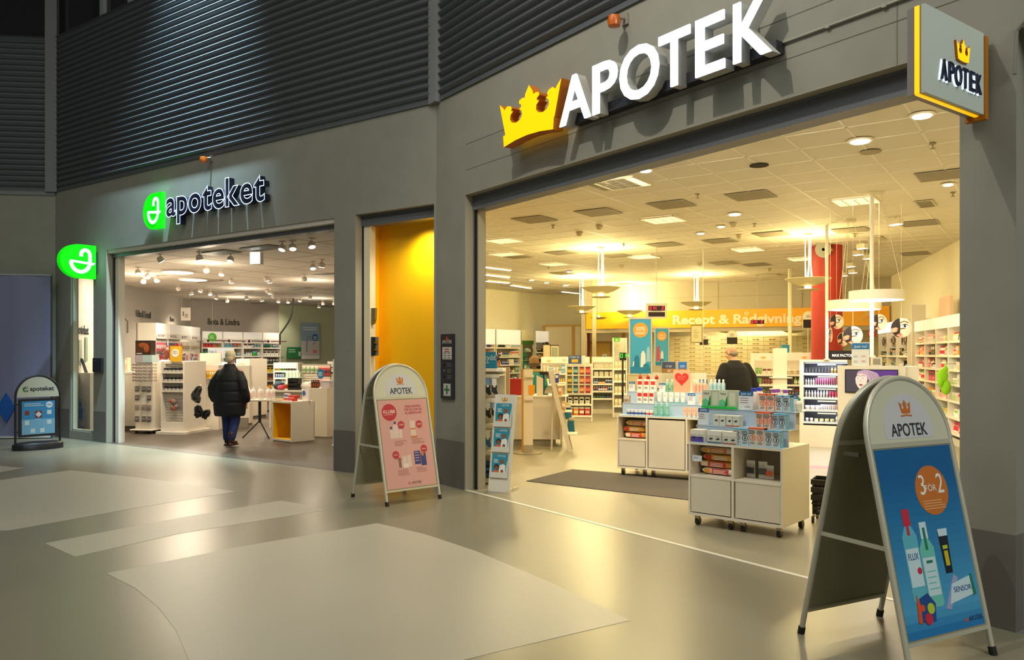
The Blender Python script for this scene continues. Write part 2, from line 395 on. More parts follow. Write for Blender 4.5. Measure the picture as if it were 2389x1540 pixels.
b = MB(); b.box(.68, 6.40, -.01, .035, 0, .003, 0); inF(b, 'trim_10', mat('d8d4c6', .4), FC)
b = MB(); b.box(-7.94, -1.88, -.01, .02, 0, .003, 0); inF(b, 'trim_11', mat('55504a', .4), FB)
# yellow door in its recess, white frame on the left
b = MB(); b.box(-1.46, -1.455, 0, .12, 0, TOPZ, 0); b.box(-1.45, -1.43, .12, .2, 0, 3.42, 1)
b.box(-1.46, -1.45, .11, .13, 0, 3.42, 0); inF(b, 'trim_12', [Mrev, Mblack], FB)
b = MB(); b.box(-1.46, -.0, .42, .47, 0, 3.6); b.box(-1.46, FB.hit(863, 700, .24)[0], .24, .42, 0, 3.6)
door = inF(b, 'door_1', mat('ffbe00', .5, noise=.01), FB)
xf = FB.hit(863, 700, .13)[0]; print('XF', xf); b = MB(); b.box(-1.425, xf, .13, .238, 0, 3.42); b.build('frame', mat('e8dcbc', .5), door)
x, z = -1.30, 0
x = xf; b = MB(); b.box(x, x+.05, .15, .19, 1.62, 1.88); b.tube([(x+.05, .17, 1.80), (x+.09, .17, 1.80)], .016, 1); b.tube([(x+.05, .17, 1.70), (x+.09, .17, 1.70)], .016, 1)
b.box(x+.03, x+.11, .185, .195, 1.62, 1.88, 2)
b.build('lock', [mat('1c1c1c', .4), mat('c9a24a', .3, 1), mat('c8b890', .4, .6)], door)
b = MB(); b.prism([(x, 2.28), (x+.08, 2.28), (x+.07, 2.12), (x+.04, 2.06), (x, 2.05)], .15, .19); b.build('latch_plate', mat('8b7c50', .4, .4), door)
aim(light('SPOT', 'door_downlight', FB.w(-.45, .17, 3.36), 85, (1, .95, .75), .10, spot=150, blend=1), FB.w(-.50, .22, 1.0))
# narrow window glass and frame
b = MB(); b.box(w0+.02, w1-.02, .06, .066, .18, 3.3); win = inF(b, 'window_4', glass(), FB)
b = MB()
for q in ((w0, w0+.05, .16, 3.3), (w1-.025, w1, .16, 3.3), (w0, w1, .14, .19), (w0, w1, 3.27, 3.3)): b.box(q[0], q[1], .02, .10, q[2], q[3])
b.build('window_frame', mat('9da392', .5), win)
# red round column and slender column in the right shop
px_, py_ = 1928, 0; Yc = 16.6
pc = at(1929, 700, Yc); rad = 34.5 / FPX * Yc
b = MB(); b.lathe([(rad, 0), (rad, ZR)], n=40); b.build('wall_column', mat('9c2614', .6, noise=.02), None, (pc.x, pc.y, 0), smooth=True, kind='structure')
p = at(1386, 700, 24.5); b = MB(); b.box(-.06, .06, -.06, .06, 0, ZR); b.build('trim_13', mat('b7ab8c', .5), None, (p.x, p.y, 0), kind='structure')
p = at(1843, 700, 21); b = MB(); b.lathe([(.05, 0), (.05, ZR)], n=16); b.build('trim_13', mat('e6dcb8', .5), None, (p.x, p.y, 0), kind='structure')
p = at(1367, 750, 29); b = MB(); b.box(-.14, .14, -.06, .06, 0, 3.05); b.build('trim_13', mat('7a1c10', .5), None, (p.x, p.y, 0), kind='structure')
# wood framed partition at the back left of the right shop
FWP = F(1.35, 29.6, -16)
b = MB(); b.box(-.2, 4.3, 0, .06, 0, 2.66)
for x in (-.22, .9, 2.75, 4.2): b.box(x, x+.12, -.02, 0, 0, 2.66, 1)
b.box(-.2, 4.3, -.03, 0, 2.66, 2.72, 1)
inF(b, 'wall_back', [mat('e5dcc4', .6), mat('c39a4e', .5)], FWP)
b = MB(); b.box(1.25, 2.4, -.03, 0, 0, 2.1, 1); b.box(1.33, 2.32, -.04, -.03, 0, 2.02); dr = inF(b, 'door_2', [mat('c9a14a', .5), mat('a8813a', .5)], FWP)
b = MB(); b.tube([(2.2, -.06, 1.02), (2.08, -.06, 1.02)], .012); b.build('door_handle', mat('c9c9c9', .3, 1), dr)
# dropped ceiling of the pharmacy desk recess
b = MB(); b.box(-.1, 9.5, .12, 4.3, 2.6, 2.66); inF(b, 'ceiling', mat('d8d0ba', .8), FBK)

# ================================================================ SIGNS ON THE FACADE
Mneon = mat('dff0ff', .5, emit=2.2); Myel = mat('ffc400', .4, emit=.85); MyelS = mat('c06a08', .5); Mside = mat('b5b2aa', .45); Mnavy = mat('141a33', .4)
# large APOTEK sign
s = thing('shop_sign', 'large glowing white capital letters with yellow crown above the right shop', 'sign', FC, 0, 0, 0)
OFF = -.21
x0, zt = FC.hit(1163, 255, OFF); x1, _ = FC.hit(1313, 250, OFF)
cz = FC.hit(1185, 330, OFF)[1]; ctop = FC.hit(1228, 203, OFF)[1]
b = MB(); cp = crown(ctop - cz - .02, (x0+x1)/2, cz + .02, (x1-x0) / (ctop-cz) * 1.0)
b.prism(cp, OFF, OFF + .11, 0, 1); w_ = (x1-x0) * .395
b.prism([((x0+x1)/2 + q*w_, cz + .095 + .04*(1-0)*(1 - q*q) - .03) for q in (-1, -.5, 0, .5, 1)] + [((x0+x1)/2 + q*w_*.97, cz - .055 + .04*(1-q*q)) for q in (1, .5, 0, -.5, -1)], OFF - .02, OFF + .11, 0, 1)
b.build('crown', [Myel, MyelS], s)
spans = [('A', 1306, 1378), ('P', 1383, 1440), ('O', 1446, 1537), ('T', 1537, 1610), ('E', 1623, 1691), ('K', 1711, 1800)]
zb, zt = FC.hit(1310, 296, OFF)[1], FC.hit(1340, 174, OFF)[1]
zb2 = FC.hit(1715, 149, OFF)[1]; print('LETTER z', zb, zt, zb2, 'crown', cz, ctop, x0, x1)
zb = (zb + zb2) / 2; hh = zt - zb
for ch, a, c in spans:
    xa, _ = FC.hit(a, 200, OFF); xc, _ = FC.hit(c, 150, OFF)
    V, P, g0, g1 = glyphs(ch, .014, 0); gh = [v.y for v in V]; g_h = max(gh) - min(gh); hsc = hh / g_h * (1.03 if ch == 'O' else 1)
    # lit face and painted can behind it
    b = MB(); b.text(ch, (xa+xc)/2, zb - min(gh)*hsc, hsc, OFF, 0, .016, .014, width=xc - xa)
    b.text(ch, (xa+xc)/2, zb - min(gh)*hsc, hsc, OFF + .062, 1, .105, .013, width=(xc - xa))
    b.build('letter', [Mneon, Mside], s)
xa = FC.hit(1315, 290, OFF)[0]; xc = FC.hit(1790, 100, OFF)[0]
b = MB(); b.box(xa, xc, -.10, 0, zb + .03, zb + .12); b.box(x0+.1, xa, -.10, 0, cz + .1, cz + .18); b.build('rail', mat('24242c', .5), s)
for i in range(3):
    q = FC.w(xa + (xc-xa)*(i+.5)/3, -.6, (zb+zt)/2)
# apoteket sign
def logo(b, cx, cz, s_, y, m0=0, m1=1, th=.09, sx=1, ms=None):
    """green leaf shaped box with bowl and snake; s_ = height"""
    n = 22; W = .98 * s_ * sx; x_r = cx + W*.5
    pts = [(x_r, cz + s_*.5), (x_r - W*.45, cz + s_*.5)] + [(cx + W*.05 - W*.55*math.sin(math.pi*i/n), cz + s_*.5*math.cos(math.pi*i/n)) for i in range(1, n)] + [(x_r - W*.45, cz - s_*.5), (x_r, cz - s_*.5)]
    b.prism(pts, y, y + th, m0, m0 if ms is None else ms)
    c2 = cx + W*.06; z2 = cz - s_*.02; r = .265*W
    bowl = [(c2 + r*math.cos(math.pi + math.pi*i/14), z2 - .98*.30*s_*math.sin(math.pi*i/14)) for i in range(15)]
    b.ribbon(bowl, .105*W, y - .006, y, m1); b.prism([(c2 - r - .04*W, z2 + .045*s_), (c2 + .42*W, z2 - .005*s_), (c2 + .36*W, z2 - .075*s_), (c2 - r, z2 - .02*s_)], y - .006, y, m1)
    st = [(c2 + r, z2 + .0*s_), (c2 + r, z2 + .22*s_)] + [(c2 + r - .125*W + .125*W*math.cos(math.pi*i/9), z2 + .22*s_ + .14*s_*math.sin(math.pi*i/9)) for i in range(1, 10)] + [(c2 + r - .25*W, z2 + .16*s_)]
    b.ribbon(st, .10*W, y - .006, y, m1)
Mgreen = mat('00c400', .5, emit=1.15); Mcyan = mat('c4fff2', .5, emit=1.3); MgreenD = mat('0a5a18', .5)
s = thing('shop_sign', 'sign of dark lowercase letters outlined in white beside a green lit logo', 'sign', FB, 0, 0, 0)
gx0, _ = FB.hit(336, 480, -.12); gx1, _ = FB.hit(379, 480, -.12); gzt = FB.hit(386, 446, -.12)[1]; gzb = FB.hit(386, 531, -.12)[1]
b = MB(); logo(b, (gx0+gx1)/2, (gzt+gzb)/2, gzt-gzb, -.14, sx=(gx1-gx0)/(gzt-gzb)/.98, th=.07); b.build('logo_box', [Mgreen, Mcyan], s)
xl, _ = FB.hit(390, 500, -.1); xr, _ = FB.hit(620, 440, -.1)
zbl = FB.hit(440, 497, -.1)[1]; ztk = FB.hit(540, 415, -.1)[1]
word = 'apoteket'; adv = []; X = 0
for ch in word:
    V, P, g0, g1 = glyphs(ch, .026); adv.append((X - g0, g0, g1)); X += (g1 - g0) + .035
tot = X - .035; sx = (xr - xl) / tot; hsc = (ztk - zbl) / .70
def outline_curve(ch, sx_, sy_, rad):
    cu = bpy.data.curves.new('t', 'FONT'); cu.body = ch; cu.size = 1; cu.fill_mode = 'NONE'; cu.bevel_depth = .009; cu.bevel_resolution = 0; cu.resolution_u = 4; cu.offset = .026
    ob = bpy.data.objects.new('t', cu); me = bpy.data.meshes.new_from_object(ob)
    V = [v.co.copy() for v in me.vertices]; P = [tuple(p.vertices) for p in me.polygons]
    bpy.data.meshes.remove(me); bpy.data.objects.remove(ob); bpy.data.curves.remove(cu); return V, P
for (ch, (ox, g0, g1)) in zip(word, adv):
    b = MB(); V, P, _, _ = glyphs(ch, .026, .12)
    b.add([(xl + (ox + v.x)*sx, -.07 - v.z*.8, zbl + v.y*hsc) for v in V], P, 0)
    V, P = outline_curve(ch, sx, hsc, .02)
    b.add([(xl + (ox + v.x)*sx, -.125 - v.z*.3, zbl + v.y*hsc) for v in V], P, 1)
    b.build('letter', [Mnavy, mat('cfe4ff', .5, emit=1.6)], s)
# green projecting sign
pw = FB.w(FB.hit(226, 610)[0], -.04, 0)
fr = F(pw.x, pw.y, -34.7 + 90)      # x towards the shop wall, face to the camera side
s = thing('projecting_sign', 'green glowing leaf shaped sign with bowl and snake sticking out from wall', 'sign', (fr.w(-.33, 0, 3.35)), rot=fr.r*180/math.pi)
b = MB(); logo(b, 0, 0, .62, -.06, th=.12, sx=1.06); b.build('lit_box', [Mgreen, Mcyan], s)
b = MB(); b.box(.32, .37, -.03, .03, -.2, .2); b.build('bracket', Mdark, s)
# square projecting APOTEK sign
base = FC.w(6.52, -.03, 0)
fr = F(base.x, base.y, -54 + 90)
s = thing('projecting_sign', 'grey square box sign with yellow crown and dark letters sticking out at right', 'sign', fr.w(-.74, 0, 3.09), rot=fr.r*180/math.pi)
b = MB(); b.box(0, .70, -.03, .03, 0, .485, 0); b.box(-.004, .70, -.05, -.03, -.002, .487, 3); b.box(0, .70, .03, .05, 0, .485, 0)
b.box(-.006, -.001, -.020, .006, 0, .485, 1); b.box(-.004, .70, -.020, .004, -.008, -.002, 1)
b.build('sign_box', [mat('8b8380', .5), Myel, MyelS, mat('c2ccc4', .5)], s)
b = MB(); b.prism(crown(.125, .41, .25, 1.35), -.066, -.05, 0, 1); b.build('crown', [Myel, MyelS], s)
for i, ch in enumerate('APOTEK'):
    b = MB(); xx = .185 + i*.084; b.text(ch, xx-.006, .10, .165, -.052, 0, .004, .02, width=.068 if ch != 'O' else .084); b.text(ch, xx, .10, .165, -.064, 1, .012, .01, width=.062 if ch != 'O' else .078)
    b.build('letter', [mat('cfe6ff', .5, emit=1.8), Mnavy], s)
b = MB(); b.box(.70, .74, -.06, .06, -.03, .47); b.build('mounting_plate', mat('b06c06', .5), s)
# opening hours plaque
xa, za = FC.hit(1032, 778); xb, zb_ = FC.hit(1062, 932)
s = thing('info_plaque', 'tall dark plaque with crown, opening times and green cross on grey pier', 'plaque', FC, (xa+xb)/2, -.012, zb_)
W = xb - xa; H = FC.hit(1032, 778)[1] - FC.hit(1032, 927)[1]
b = MB(); b.box(-W/2, W/2, -.012, .0115, 0, H, 0); b.prism(crown(.055, 0, H*.90, 1.15), -.014, -.012, 1); b.text('APOTEK', 0, H*.855, .062, -.013, 2, bold=.01)
b.box(-W*.36, W*.36, -.014, -.012, H*.61, H*.80, 2); b.box(-W*.26, W*.3, -.015, -.014, H*.45, H*.455, 2) if 0 else None
b.lines(-W*.2, W*.2, H*.775, 2, .03, .012, -.015, 1); b.lines(-W*.24, -W*.05, H*.71, 3, .03, .007, -.015, 0); b.lines(.02, W*.26, H*.71, 3, .03, .007, -.015, 0)
for k in range(3): b.lines(0, W*.34, H*(.55-.095*k), 3, .018, .006, -.0135, 3); b.disc(-W*.22, H*(.53-.095*k), .014, -.0145, -.012, 3 if k == 1 else 4)
b.box(-W*.27, W*.27, -.014, -.012, H*.045, H*.235, 2); b.box(-W*.2, W*.2, -.015, -.014, H*.125, H*.155, 5); b.box(-W*.05, W*.05, -.0155, -.014, H*.07, H*.21, 5)
b.build('panel', [mat('2c2a2e', .4), mat('c2451c', .5), mat('c9c4bc', .5), mat('77757a', .5), mat('111111', .4), mat('1c6e3c', .5)], s)
# small dark box by the window, orange wall beacons, conduit
xa, za = FB.hit(232, 852)
o = MB(); o.box(-.15, .15, -.05, .0, -.13, .13); o.box(-.14, .0, -.052, -.05, .08, .085, 1)
tag(inF(o, 'letter_box', [mat('26252a', .4), mat('66656a', .5)], F(*FB.w(xa, -.001, 0)[:2], -34.7, za), None), 'dark square wall box between narrow window and left shop entrance', 'box')
for i, (px, py, fr) in enumerate(((475, 372, FB), (1433, 48, FC))):
    x, z = fr.hit(px, py, -.15)
    s = thing('beacon_lamp', 'small orange beacon on wall above the ' + ('green and navy sign' if i == 0 else 'white lit letters'), 'beacon', fr, x, -.15, z, group=None)
    b = MB(); b.lathe([(.02, .05), (.055, .045), (.062, .0), (.055, -.045), (.02, -.055)], n=18); b.build('dome', mat('c8620c', .35, coat=.5), s, smooth=True)
    b = MB(); b.tube([(0, .0, .03), (.0, .15, .06)], .015); b.box(-.04, .04, .13, .15, .0, .1); b.build('bracket', mat('8a8478', .5), s)
b = MB(); x2, z2 = FC.hit(1812, 107); x3, z3 = FC.hit(2148, -5)
b.tube([(x2-.2, -.012, z2), (x2, -.012, z2), (6.05, -.012, z2), (12, -.012, z2)], .009)
for i in range(9): b.box(x2 + i*.42, x2 + i*.42 + .03, -.024, 0, z2-.014, z2+.014)
inF(b, 'trim_14', mat('9c988a', .5), FC)
b = MB(); b.tube([(6.72, -.02, 3.3), (6.73, -.02, 3.55), (6.78, -.02, 3.60), (7.6, -.02, 3.60)], .012)
inF(b, 'trim_15', mat('7d7a70', .5), FC)
# hanging cloth with blue diamonds at far left
s = thing('cloth_banner', 'pale lilac cloth banner with blue diamond hanging at far left', 'banner', FA, 0, -.30, 0)
xr_, zt_ = FA.hit(118, 642, -.3); zb_ = FA.hit(110, 1021, -.3)[1]
b = MB(); n = 60; top = []
V = []; 
for i in range(n+1):
    x = -6 + (xr_ + 6)*i/n; y = .012*math.sin(i*.9) + .006*math.sin(i*2.3); V += [(x, y, zt_), (x, y*1.6, zb_ + .03)]
b.add(V, [(2*i, 2*i+2, 2*i+3, 2*i+1) for i in range(n)], 0); b.box(-6, xr_, -.02, .02, zb_, zb_+.035, 1)
b.build('cloth', [mat('7e80a0', .9), mat('c9c9c4', .5)], s, smooth=True)
b = MB(); b.tube([(-6, 0, zt_), (xr_+.02, 0, zt_)], .018); b.build('top_rod', mat('a5a5ac', .5), s)
dx, dz = FA.hit(14, 951, -.33)
for k in (0, -1.1, -2.2): MB().prism([(dx+k, dz+.29), (dx+k+.17, dz), (dx+k, dz-.29), (dx+k-.17, dz)], -.035, -.028).build('diamond_print', mat('0e55a8', .6), s)
b = MB(); b.box(xr_-.02, xr_+.02, .0, .03, 0, zt_); b.build('side_post', mat('4a4c58', .6), s)
# ================================================================ CEILING FITTINGS
LAMPC = 'fff2cf'
def cpos(px, py, z): 
    Y = (z - EYE) * FPX / (HY - py); return ((px - CX) / FPX * Y, Y)
def ceil_panel_light(px, py, z, label, energy, col, size=.6, rot=-34.7, em=3.2):
    x, y = cpos(px, py, z)
    t = thing('ceiling_light', label, 'ceiling light', (x, y, z), rot=rot)
    b = MB(); h = size/2
    for q in ((-h, h, -h, -h+.02), (-h, h, h-.02, h), (-h, -h+.02, -h, h), (h-.02, h, -h, h)): b.box(*q, -.02, 0)
    for i in range(1, 4): b.box(-h+size*i/4-.006, -h+size*i/4+.006, -h, h, -.018, -.004)
    for i in range(1, 8): b.box(-h, h, -h+size*i/8-.004, -h+size*i/8+.004, -.018, -.004)
    b.build('louvre', mat('e9e4d2', .35, .3), t)
    MB().box(-h+.02, h-.02, -h+.02, h-.02, -.004, -.001).build('diffuser', mat('fff0c8', .5, emit=em), t)
    if energy: light('AREA', 'ceiling_panel_lamp', (x, y, z-.03), energy, col, size*.9)
    return t
rl = [(1452, 425), (1548, 511), (1175, 560), (1180, 592), (1293, 615), (1503, 598), (1997, 467), (1745, 581), (1872, 603), (1495, 684), (1848, 669), (2007, 663), (1628, 678)]
for i, (px, py) in enumerate(sorted(rl)):
    ceil_panel_light(px, py, ZR, 'square louvred light in cream shop ceiling, ' + nth(i), 68 if py < 640 else 0, (1, .80, .40), .6, em=2.6)
# grey vent tiles
rv = [(1247, 511), (1396, 494), (1567, 476), (1752, 455), (1430, 428), (1205, 598), (1310, 589), (1550, 570), (1682, 561), (2200, 407), (2145, 520), (2135, 591), (1800, 545), (1985, 536), (1440, 596), (1765, 617)]
for i, (px, py) in enumerate(sorted(rv)):
    x, y = cpos(px, py, ZR)
    b = MB(); b.box(-.29, .29, -.29, .29, -.008, 0, 0)
    for k in range(12): b.box(-.27, .27, -.27 + k*.047, -.255 + k*.047, -.010, -.008, 1)
    tag(b.build('vent_tile', [mat('a9a08a', .7), mat('8f8672', .7)], None, (x, y, ZR - .004), R(-34.7)), 'grey perforated vent tile in cream shop ceiling, ' + nth(i), 'vent')
# slotted air diffusers
for i, (px, py, w) in enumerate(sorted([(2160, 474, .25), (2045, 555, .25), (2020, 583, .25), (1312, 637, .5), (1280, 676, .5), (1690, 613, .6), (1460, 662, .5), (1560, 679, .5), (1795, 641, .6)])):
    x, y = cpos(px, py, ZR)
    b = MB(); b.box(-w/2, w/2, -.3, .3, -.012, 0, 0); b.box(-w/2+.03, w/2-.03, -.27, .27, -.014, -.012, 1)
    for k in range(6): b.box(-w/2+.03, w/2-.03, -.24+k*.09, -.22+k*.09, -.02, -.014, 0)
    tag(b.build('air_diffuser', [mat('c9bf9e', .6), mat('2a251a', .6)], None, (x, y, ZR-.004), R(-34.7)), 'dark slotted air outlet in cream shop ceiling, ' + nth(i), 'air outlet')
# recessed downlights
for i, (px, py, r, e) in enumerate([(2151, 265, .085, 45), (2007, 325, .10, 50), (1714, 497, .09, 40), (1506, 394, .07, 30), (1682, 526, .06, 0), (1635, 542, .06, 0), (1328, 632, .07, 0), (1240, 652, .07, 0), (1275, 658, .07, 0), (1320, 664, .09, 0), (2212, 427, .06, 0)]):
    x, y = cpos(px, py, ZR)
    t = thing('downlight', 'round recessed downlight in cream shop ceiling, %s the camera' % near(i), 'downlight', (x, y, ZR-.004))
    b = MB(); b.lathe([(r+.03, 0), (r+.03, -.012), (r+.005, -.016)], n=24); b.build('trim_ring', mat('e6dcc0', .4), t, smooth=True)
    b = MB(); b.lathe([(r, -.018), (r*.9, -.026)], n=24); b.build('lens', mat('fff4dc', .4, emit=9), t)
    if e:
        light('SPOT', 'downlight_lamp', (x, y, ZR-.06), e, (1, .85, .55), .05, spot=110, blend=.8)
x, y = cpos(2155, 0, ZR) if 0 else cpos(1771, 384, ZR)
tag(MB().lathe([(.11, -.006), (.11, 0)], n=28).build('speaker_hole', mat('1c1508', .9), None, (x, y, ZR-.005)), 'dark round open hole in cream shop ceiling', 'hole')
x, y = cpos(2031, 352, ZR)
tag(MB().lathe([(.10, -.012), (.11, -.008), (.11, 0)], n=28).build('speaker_grille', mat('a3977c', .7), None, (x, y, ZR-.005)), 'flat round grille in ceiling between two bright downlights', 'grille')
# adjustable bright square spots near the red column
for i, (px, py) in enumerate([(2090, 519), (2025, 600), (2002, 591), (1990, 634), (1985, 619), (1968, 641), (2012, 576)]):
    x, y = cpos(px, py, ZR - .1)
    t = thing('spotlight', 'small bright adjustable spotlight right of the red column, %s the camera' % near(i), 'spotlight', (x, y, ZR-.1), rot=25)
    b = MB(); b.box(-.06, .06, -.10, .10, -.03, .06); b.build('housing', mat('e6dcc0', .4), t)
    b = MB(); b.box(-.05, .05, -.09, .09, -.036, -.03); b.build('lens', mat('fff8e8', .4, emit=8), t)
    b = MB(); b.tube([(0, 0, .06), (0, 0, .1)], .012); b.build('stem', mat('e6dcc0', .4), t)
# fluorescent strips at back left
for i, (px, py, qx, qy) in enumerate([(1127, 623, 1190, 631), (1132, 641, 1187, 648), (1135, 656, 1186, 661), (1193, 666, 1238, 673), (1312, 681, 1350, 685)]):
    a = Vector((*cpos(px, py, ZR-.05), ZR-.05)); c = Vector((*cpos(qx, qy, ZR-.05), ZR-.05)); d = c - a
    t = thing('strip_light', 'slim bright fluorescent strip below back left ceiling, ' + nth(i), 'strip light', a, rot=math.degrees(math.atan2(d.y, d.x)))
    MB().box(0, d.length, -.05, .05, .01, .05).build('housing', mat('e6dcc0', .5), t)
    MB().box(0, d.length, -.045, .045, -.005, .01).build('tube_cover', mat('fff6da', .5, emit=5), t)
# sprinklers and smoke detectors
for i, (px, py) in enumerate([(2176, 333), (1627, 452), (1290, 524), (1455, 567), (2223, 448), (1280, 622), (1760, 520)]):
    x, y = cpos(px, py, ZR)
    b = MB(); b.lathe([(.035, 0), (.035, -.008)], n=14); b.tube([(0, 0, 0), (0, 0, -.05)], .009); b.lathe([(.028, -.05), (.028, -.056)], n=12)
    tag(b.build('sprinkler', mat('9a8c66', .4, .5), None, (x, y, ZR-.004)), 'small metal sprinkler head under cream shop ceiling, %s the camera' % near(i), 'sprinkler')
for i, (px, py) in enumerate([(1398, 525), (1710, 519), (1725, 547), (1450, 617), (1632, 612), (1794, 626), (1990, 545), (1352, 541)]):
    x, y = cpos(px, py, ZR)
    b = MB(); b.lathe([(.065, 0), (.065, -.02), (.05, -.03), (.045, -.06), (.02, -.075)], n=18)
    tag(b.build('smoke_detector', mat('c4b890', .5), None, (x, y, ZR-.004), smooth=True), 'round detector dome on cream shop ceiling, %s the camera' % near(i), 'smoke detector')
# dish pendants with glowing rods
def pendant(px, py_dish, wpx, py_ceil, i, e, name='cream dish pendant lamp on glowing rods in the right shop, %s the camera'):
    Y = (ZR - EYE) * FPX / (HY - py_ceil); x = (px - CX) / FPX * Y; zd = EYE + (HY - py_dish) / FPX * Y; r = wpx / FPX * Y / 2
    t = thing('pendant_lamp', name % near(i), 'pendant lamp', (x, Y, zd))
    b = MB(); prof = [(.04*r, -.30*r), (.35*r, -.27*r), (.7*r, -.15*r), (.93*r, -.02*r), (r, .02*r), (.98*r, .035*r), (.7*r, -.08*r), (.35*r, -.2*r), (.03*r, -.22*r)]
    b.lathe(prof, n=36); b.build('dish', mat('d9cfa4', .45), t, smooth=True)
    b = MB(); b.lathe([(.05*r, -.47*r), (.44*r, -.49*r), (.5*r, -.46*r), (.42*r, -.44*r)], n=30); b.build('lower_disc', mat('cdbf90', .45), t, smooth=True)
    b = MB(); b.lathe([(.13*r, -.44*r), (.15*r, -.36*r), (.13*r, -.29*r)], n=16); b.build('bulb', mat('fff0a8', .4, emit=7), t, smooth=True)
    for k, dx_ in enumerate((-.14*r, .05*r, .14*r)):
        b = MB(); b.tube([(dx_, (-.05, .06, -.03)[k], 0), (dx_*.9, 0, (ZR-zd)*.35), (dx_*.9, 0, ZR-zd-.03)], [.02, .009, .008], n=8); b.build('rod', mat('fff7c0', .4, emit=2.6), t)
    b = MB(); b.lathe([(.16*r, -.0), (.16*r, -.03), (.1*r, -.04)], n=20, z=ZR-zd); b.build('ceiling_rose', mat('f0e6c0', .5), t)
    if e:
        light('POINT', 'pendant_lamp_bulb', (x, Y, zd + .35), e, (1, .80, .36), .12)
pend = [(1885, 652, 104, 545), (1402, 672, 92, 577), (1357, 716, 66, 645), (1469, 726, 62, 662), (1624, 706, 72, 640), (1716, 720, 58, 668)]
pend = sorted(pend, key=lambda q: q[3])
for i, (px, pd, w, pcl) in enumerate(pend): pendant(px, pd, w, pcl, i, (115, 160, 160, 200, 200, 150)[i])
# small lamps seen inside the pharmacy desk recess, and one low at left
for i, (px, pd, w) in enumerate([(1697, 773, 50), (1851, 773, 50), (1397, 742, 40)]):
    Yd = 25.8 if i < 2 else 25.6; p = at(px, pd, Yd); r = w / FPX * Yd / 2
    t = thing('pendant_lamp', ['small dish lamp hanging low over the prescription desk at left', 'small dish lamp hanging low over prescription desk near red column', 'small dish lamp hanging before left end of the orange fascia'][i], 'pendant lamp', p)
    b = MB(); b.lathe([(.1*r, -.18*r), (.6*r, -.12*r), (r, .05*r), (.6*r, -.05*r), (.1*r, -.1*r)], n=24); b.build('dish', mat('cfc08a', .5), t, smooth=True)
    b = MB(); b.lathe([(.12*r, 0), (.12*r, .3*r)], n=12); b.build('bulb', mat('fff0b0', .5, emit=6), t)
    b = MB(); b.tube([(0, 0, .2*r), (0, 0, (2.6 if i < 2 else ZR) - p.z)], .006); b.build('cord', mat('efe6c4', .5), t)
light('AREA', 'desk_recess_lamp', FBK.w(4.6, 2.0, 2.55), 60, (1, .84, .48), 3.5, size_y=1.0)
# unseen fill spots added behind the lintel to brighten the shop's front faces
for x in (1.6, 3.0, 4.4, 5.7): aim(light('SPOT', 'entrance_fill_spot', FC.w(x, .7, ZR-.12), 250, (1, .88, .66), .08, spot=110, blend=1), FC.w(x - .6, 4.4, .6))
# ring lamps
for i, (px, py, hw, pxc, pyc) in enumerate([(2045, 690, 60, 2046, 447), (1993, 712, 58, 1983, 512)]):
    Y = (ZR - EYE) * FPX / (HY - pyc); p = at(px, py, Y); r = hw / FPX * Y
    t = thing('ring_lamp', 'large flat white drum pendant with glowing underside, ' + ('upper right one' if i == 0 else 'lower left one'), 'ring lamp', p)
    h = 22 / FPX * Y
    b = MB(); b.lathe([(r*.98, -h*.5), (r, -h*.5), (r, h*.5), (r*.98, h*.5), (.02, h*.5)], n=48); b.build('drum', mat('efe9da', .45), t, smooth=True)
    b = MB(); b.lathe([(r*.965, -h*.52), (r*.95, -h*.44)], n=48); b.build('diffuser', mat('fff8ea', .5, emit=3), t)
    xc = (pxc - CX) / FPX * Y - p.x
    for k in range(3):
        a = R(90 + 120*k); b = MB(); b.tube([(r*.9*math.cos(a), r*.9*math.sin(a), h*.5), (xc + .05*math.cos(a), .05*math.sin(a), ZR - p.z - .05)], .0035, n=5); b.build('cord', mat('d8cfae', .5), t)
    b = MB(); b.box(xc-.08, xc+.08, -.05, .05, ZR-p.z-.05, ZR-p.z-.004); b.build('ceiling_box', mat('d8cfae', .5), t)
    light('AREA', 'ring_lamp_disc', (p.x, p.y, p.z - h*.6), 22, (1, .90, .70), r*1.6)
# loudspeaker horn on red column
p = at(1916, 583, Yc - rad - .12)
t = thing('loudspeaker', 'grey horn loudspeaker mounted high on the red column', 'loudspeaker', p)
b = MB(Matrix.Rotation(R(90), 4, 'X')); b.lathe([(.165, .1), (.15, .09), (.10, .02), (.05, -.06), (.04, -.1)], n=28); b.build('horn', mat('8f9088', .45), t, smooth=True)
b = MB(Matrix.Rotation(R(90), 4, 'X')); b.lathe([(.05, .06), (.03, .10), (.02, .10)], n=16); b.build('centre_plug', mat('b8b6a8', .45), t, smooth=True)
b = MB(); b.tube([(.0, .1, 0), (.1, .16, 0)], .03); b.box(.10, .24, -.0, .06, -.02, .03, 0); b.build('bracket', mat('c8860c', .5), t)
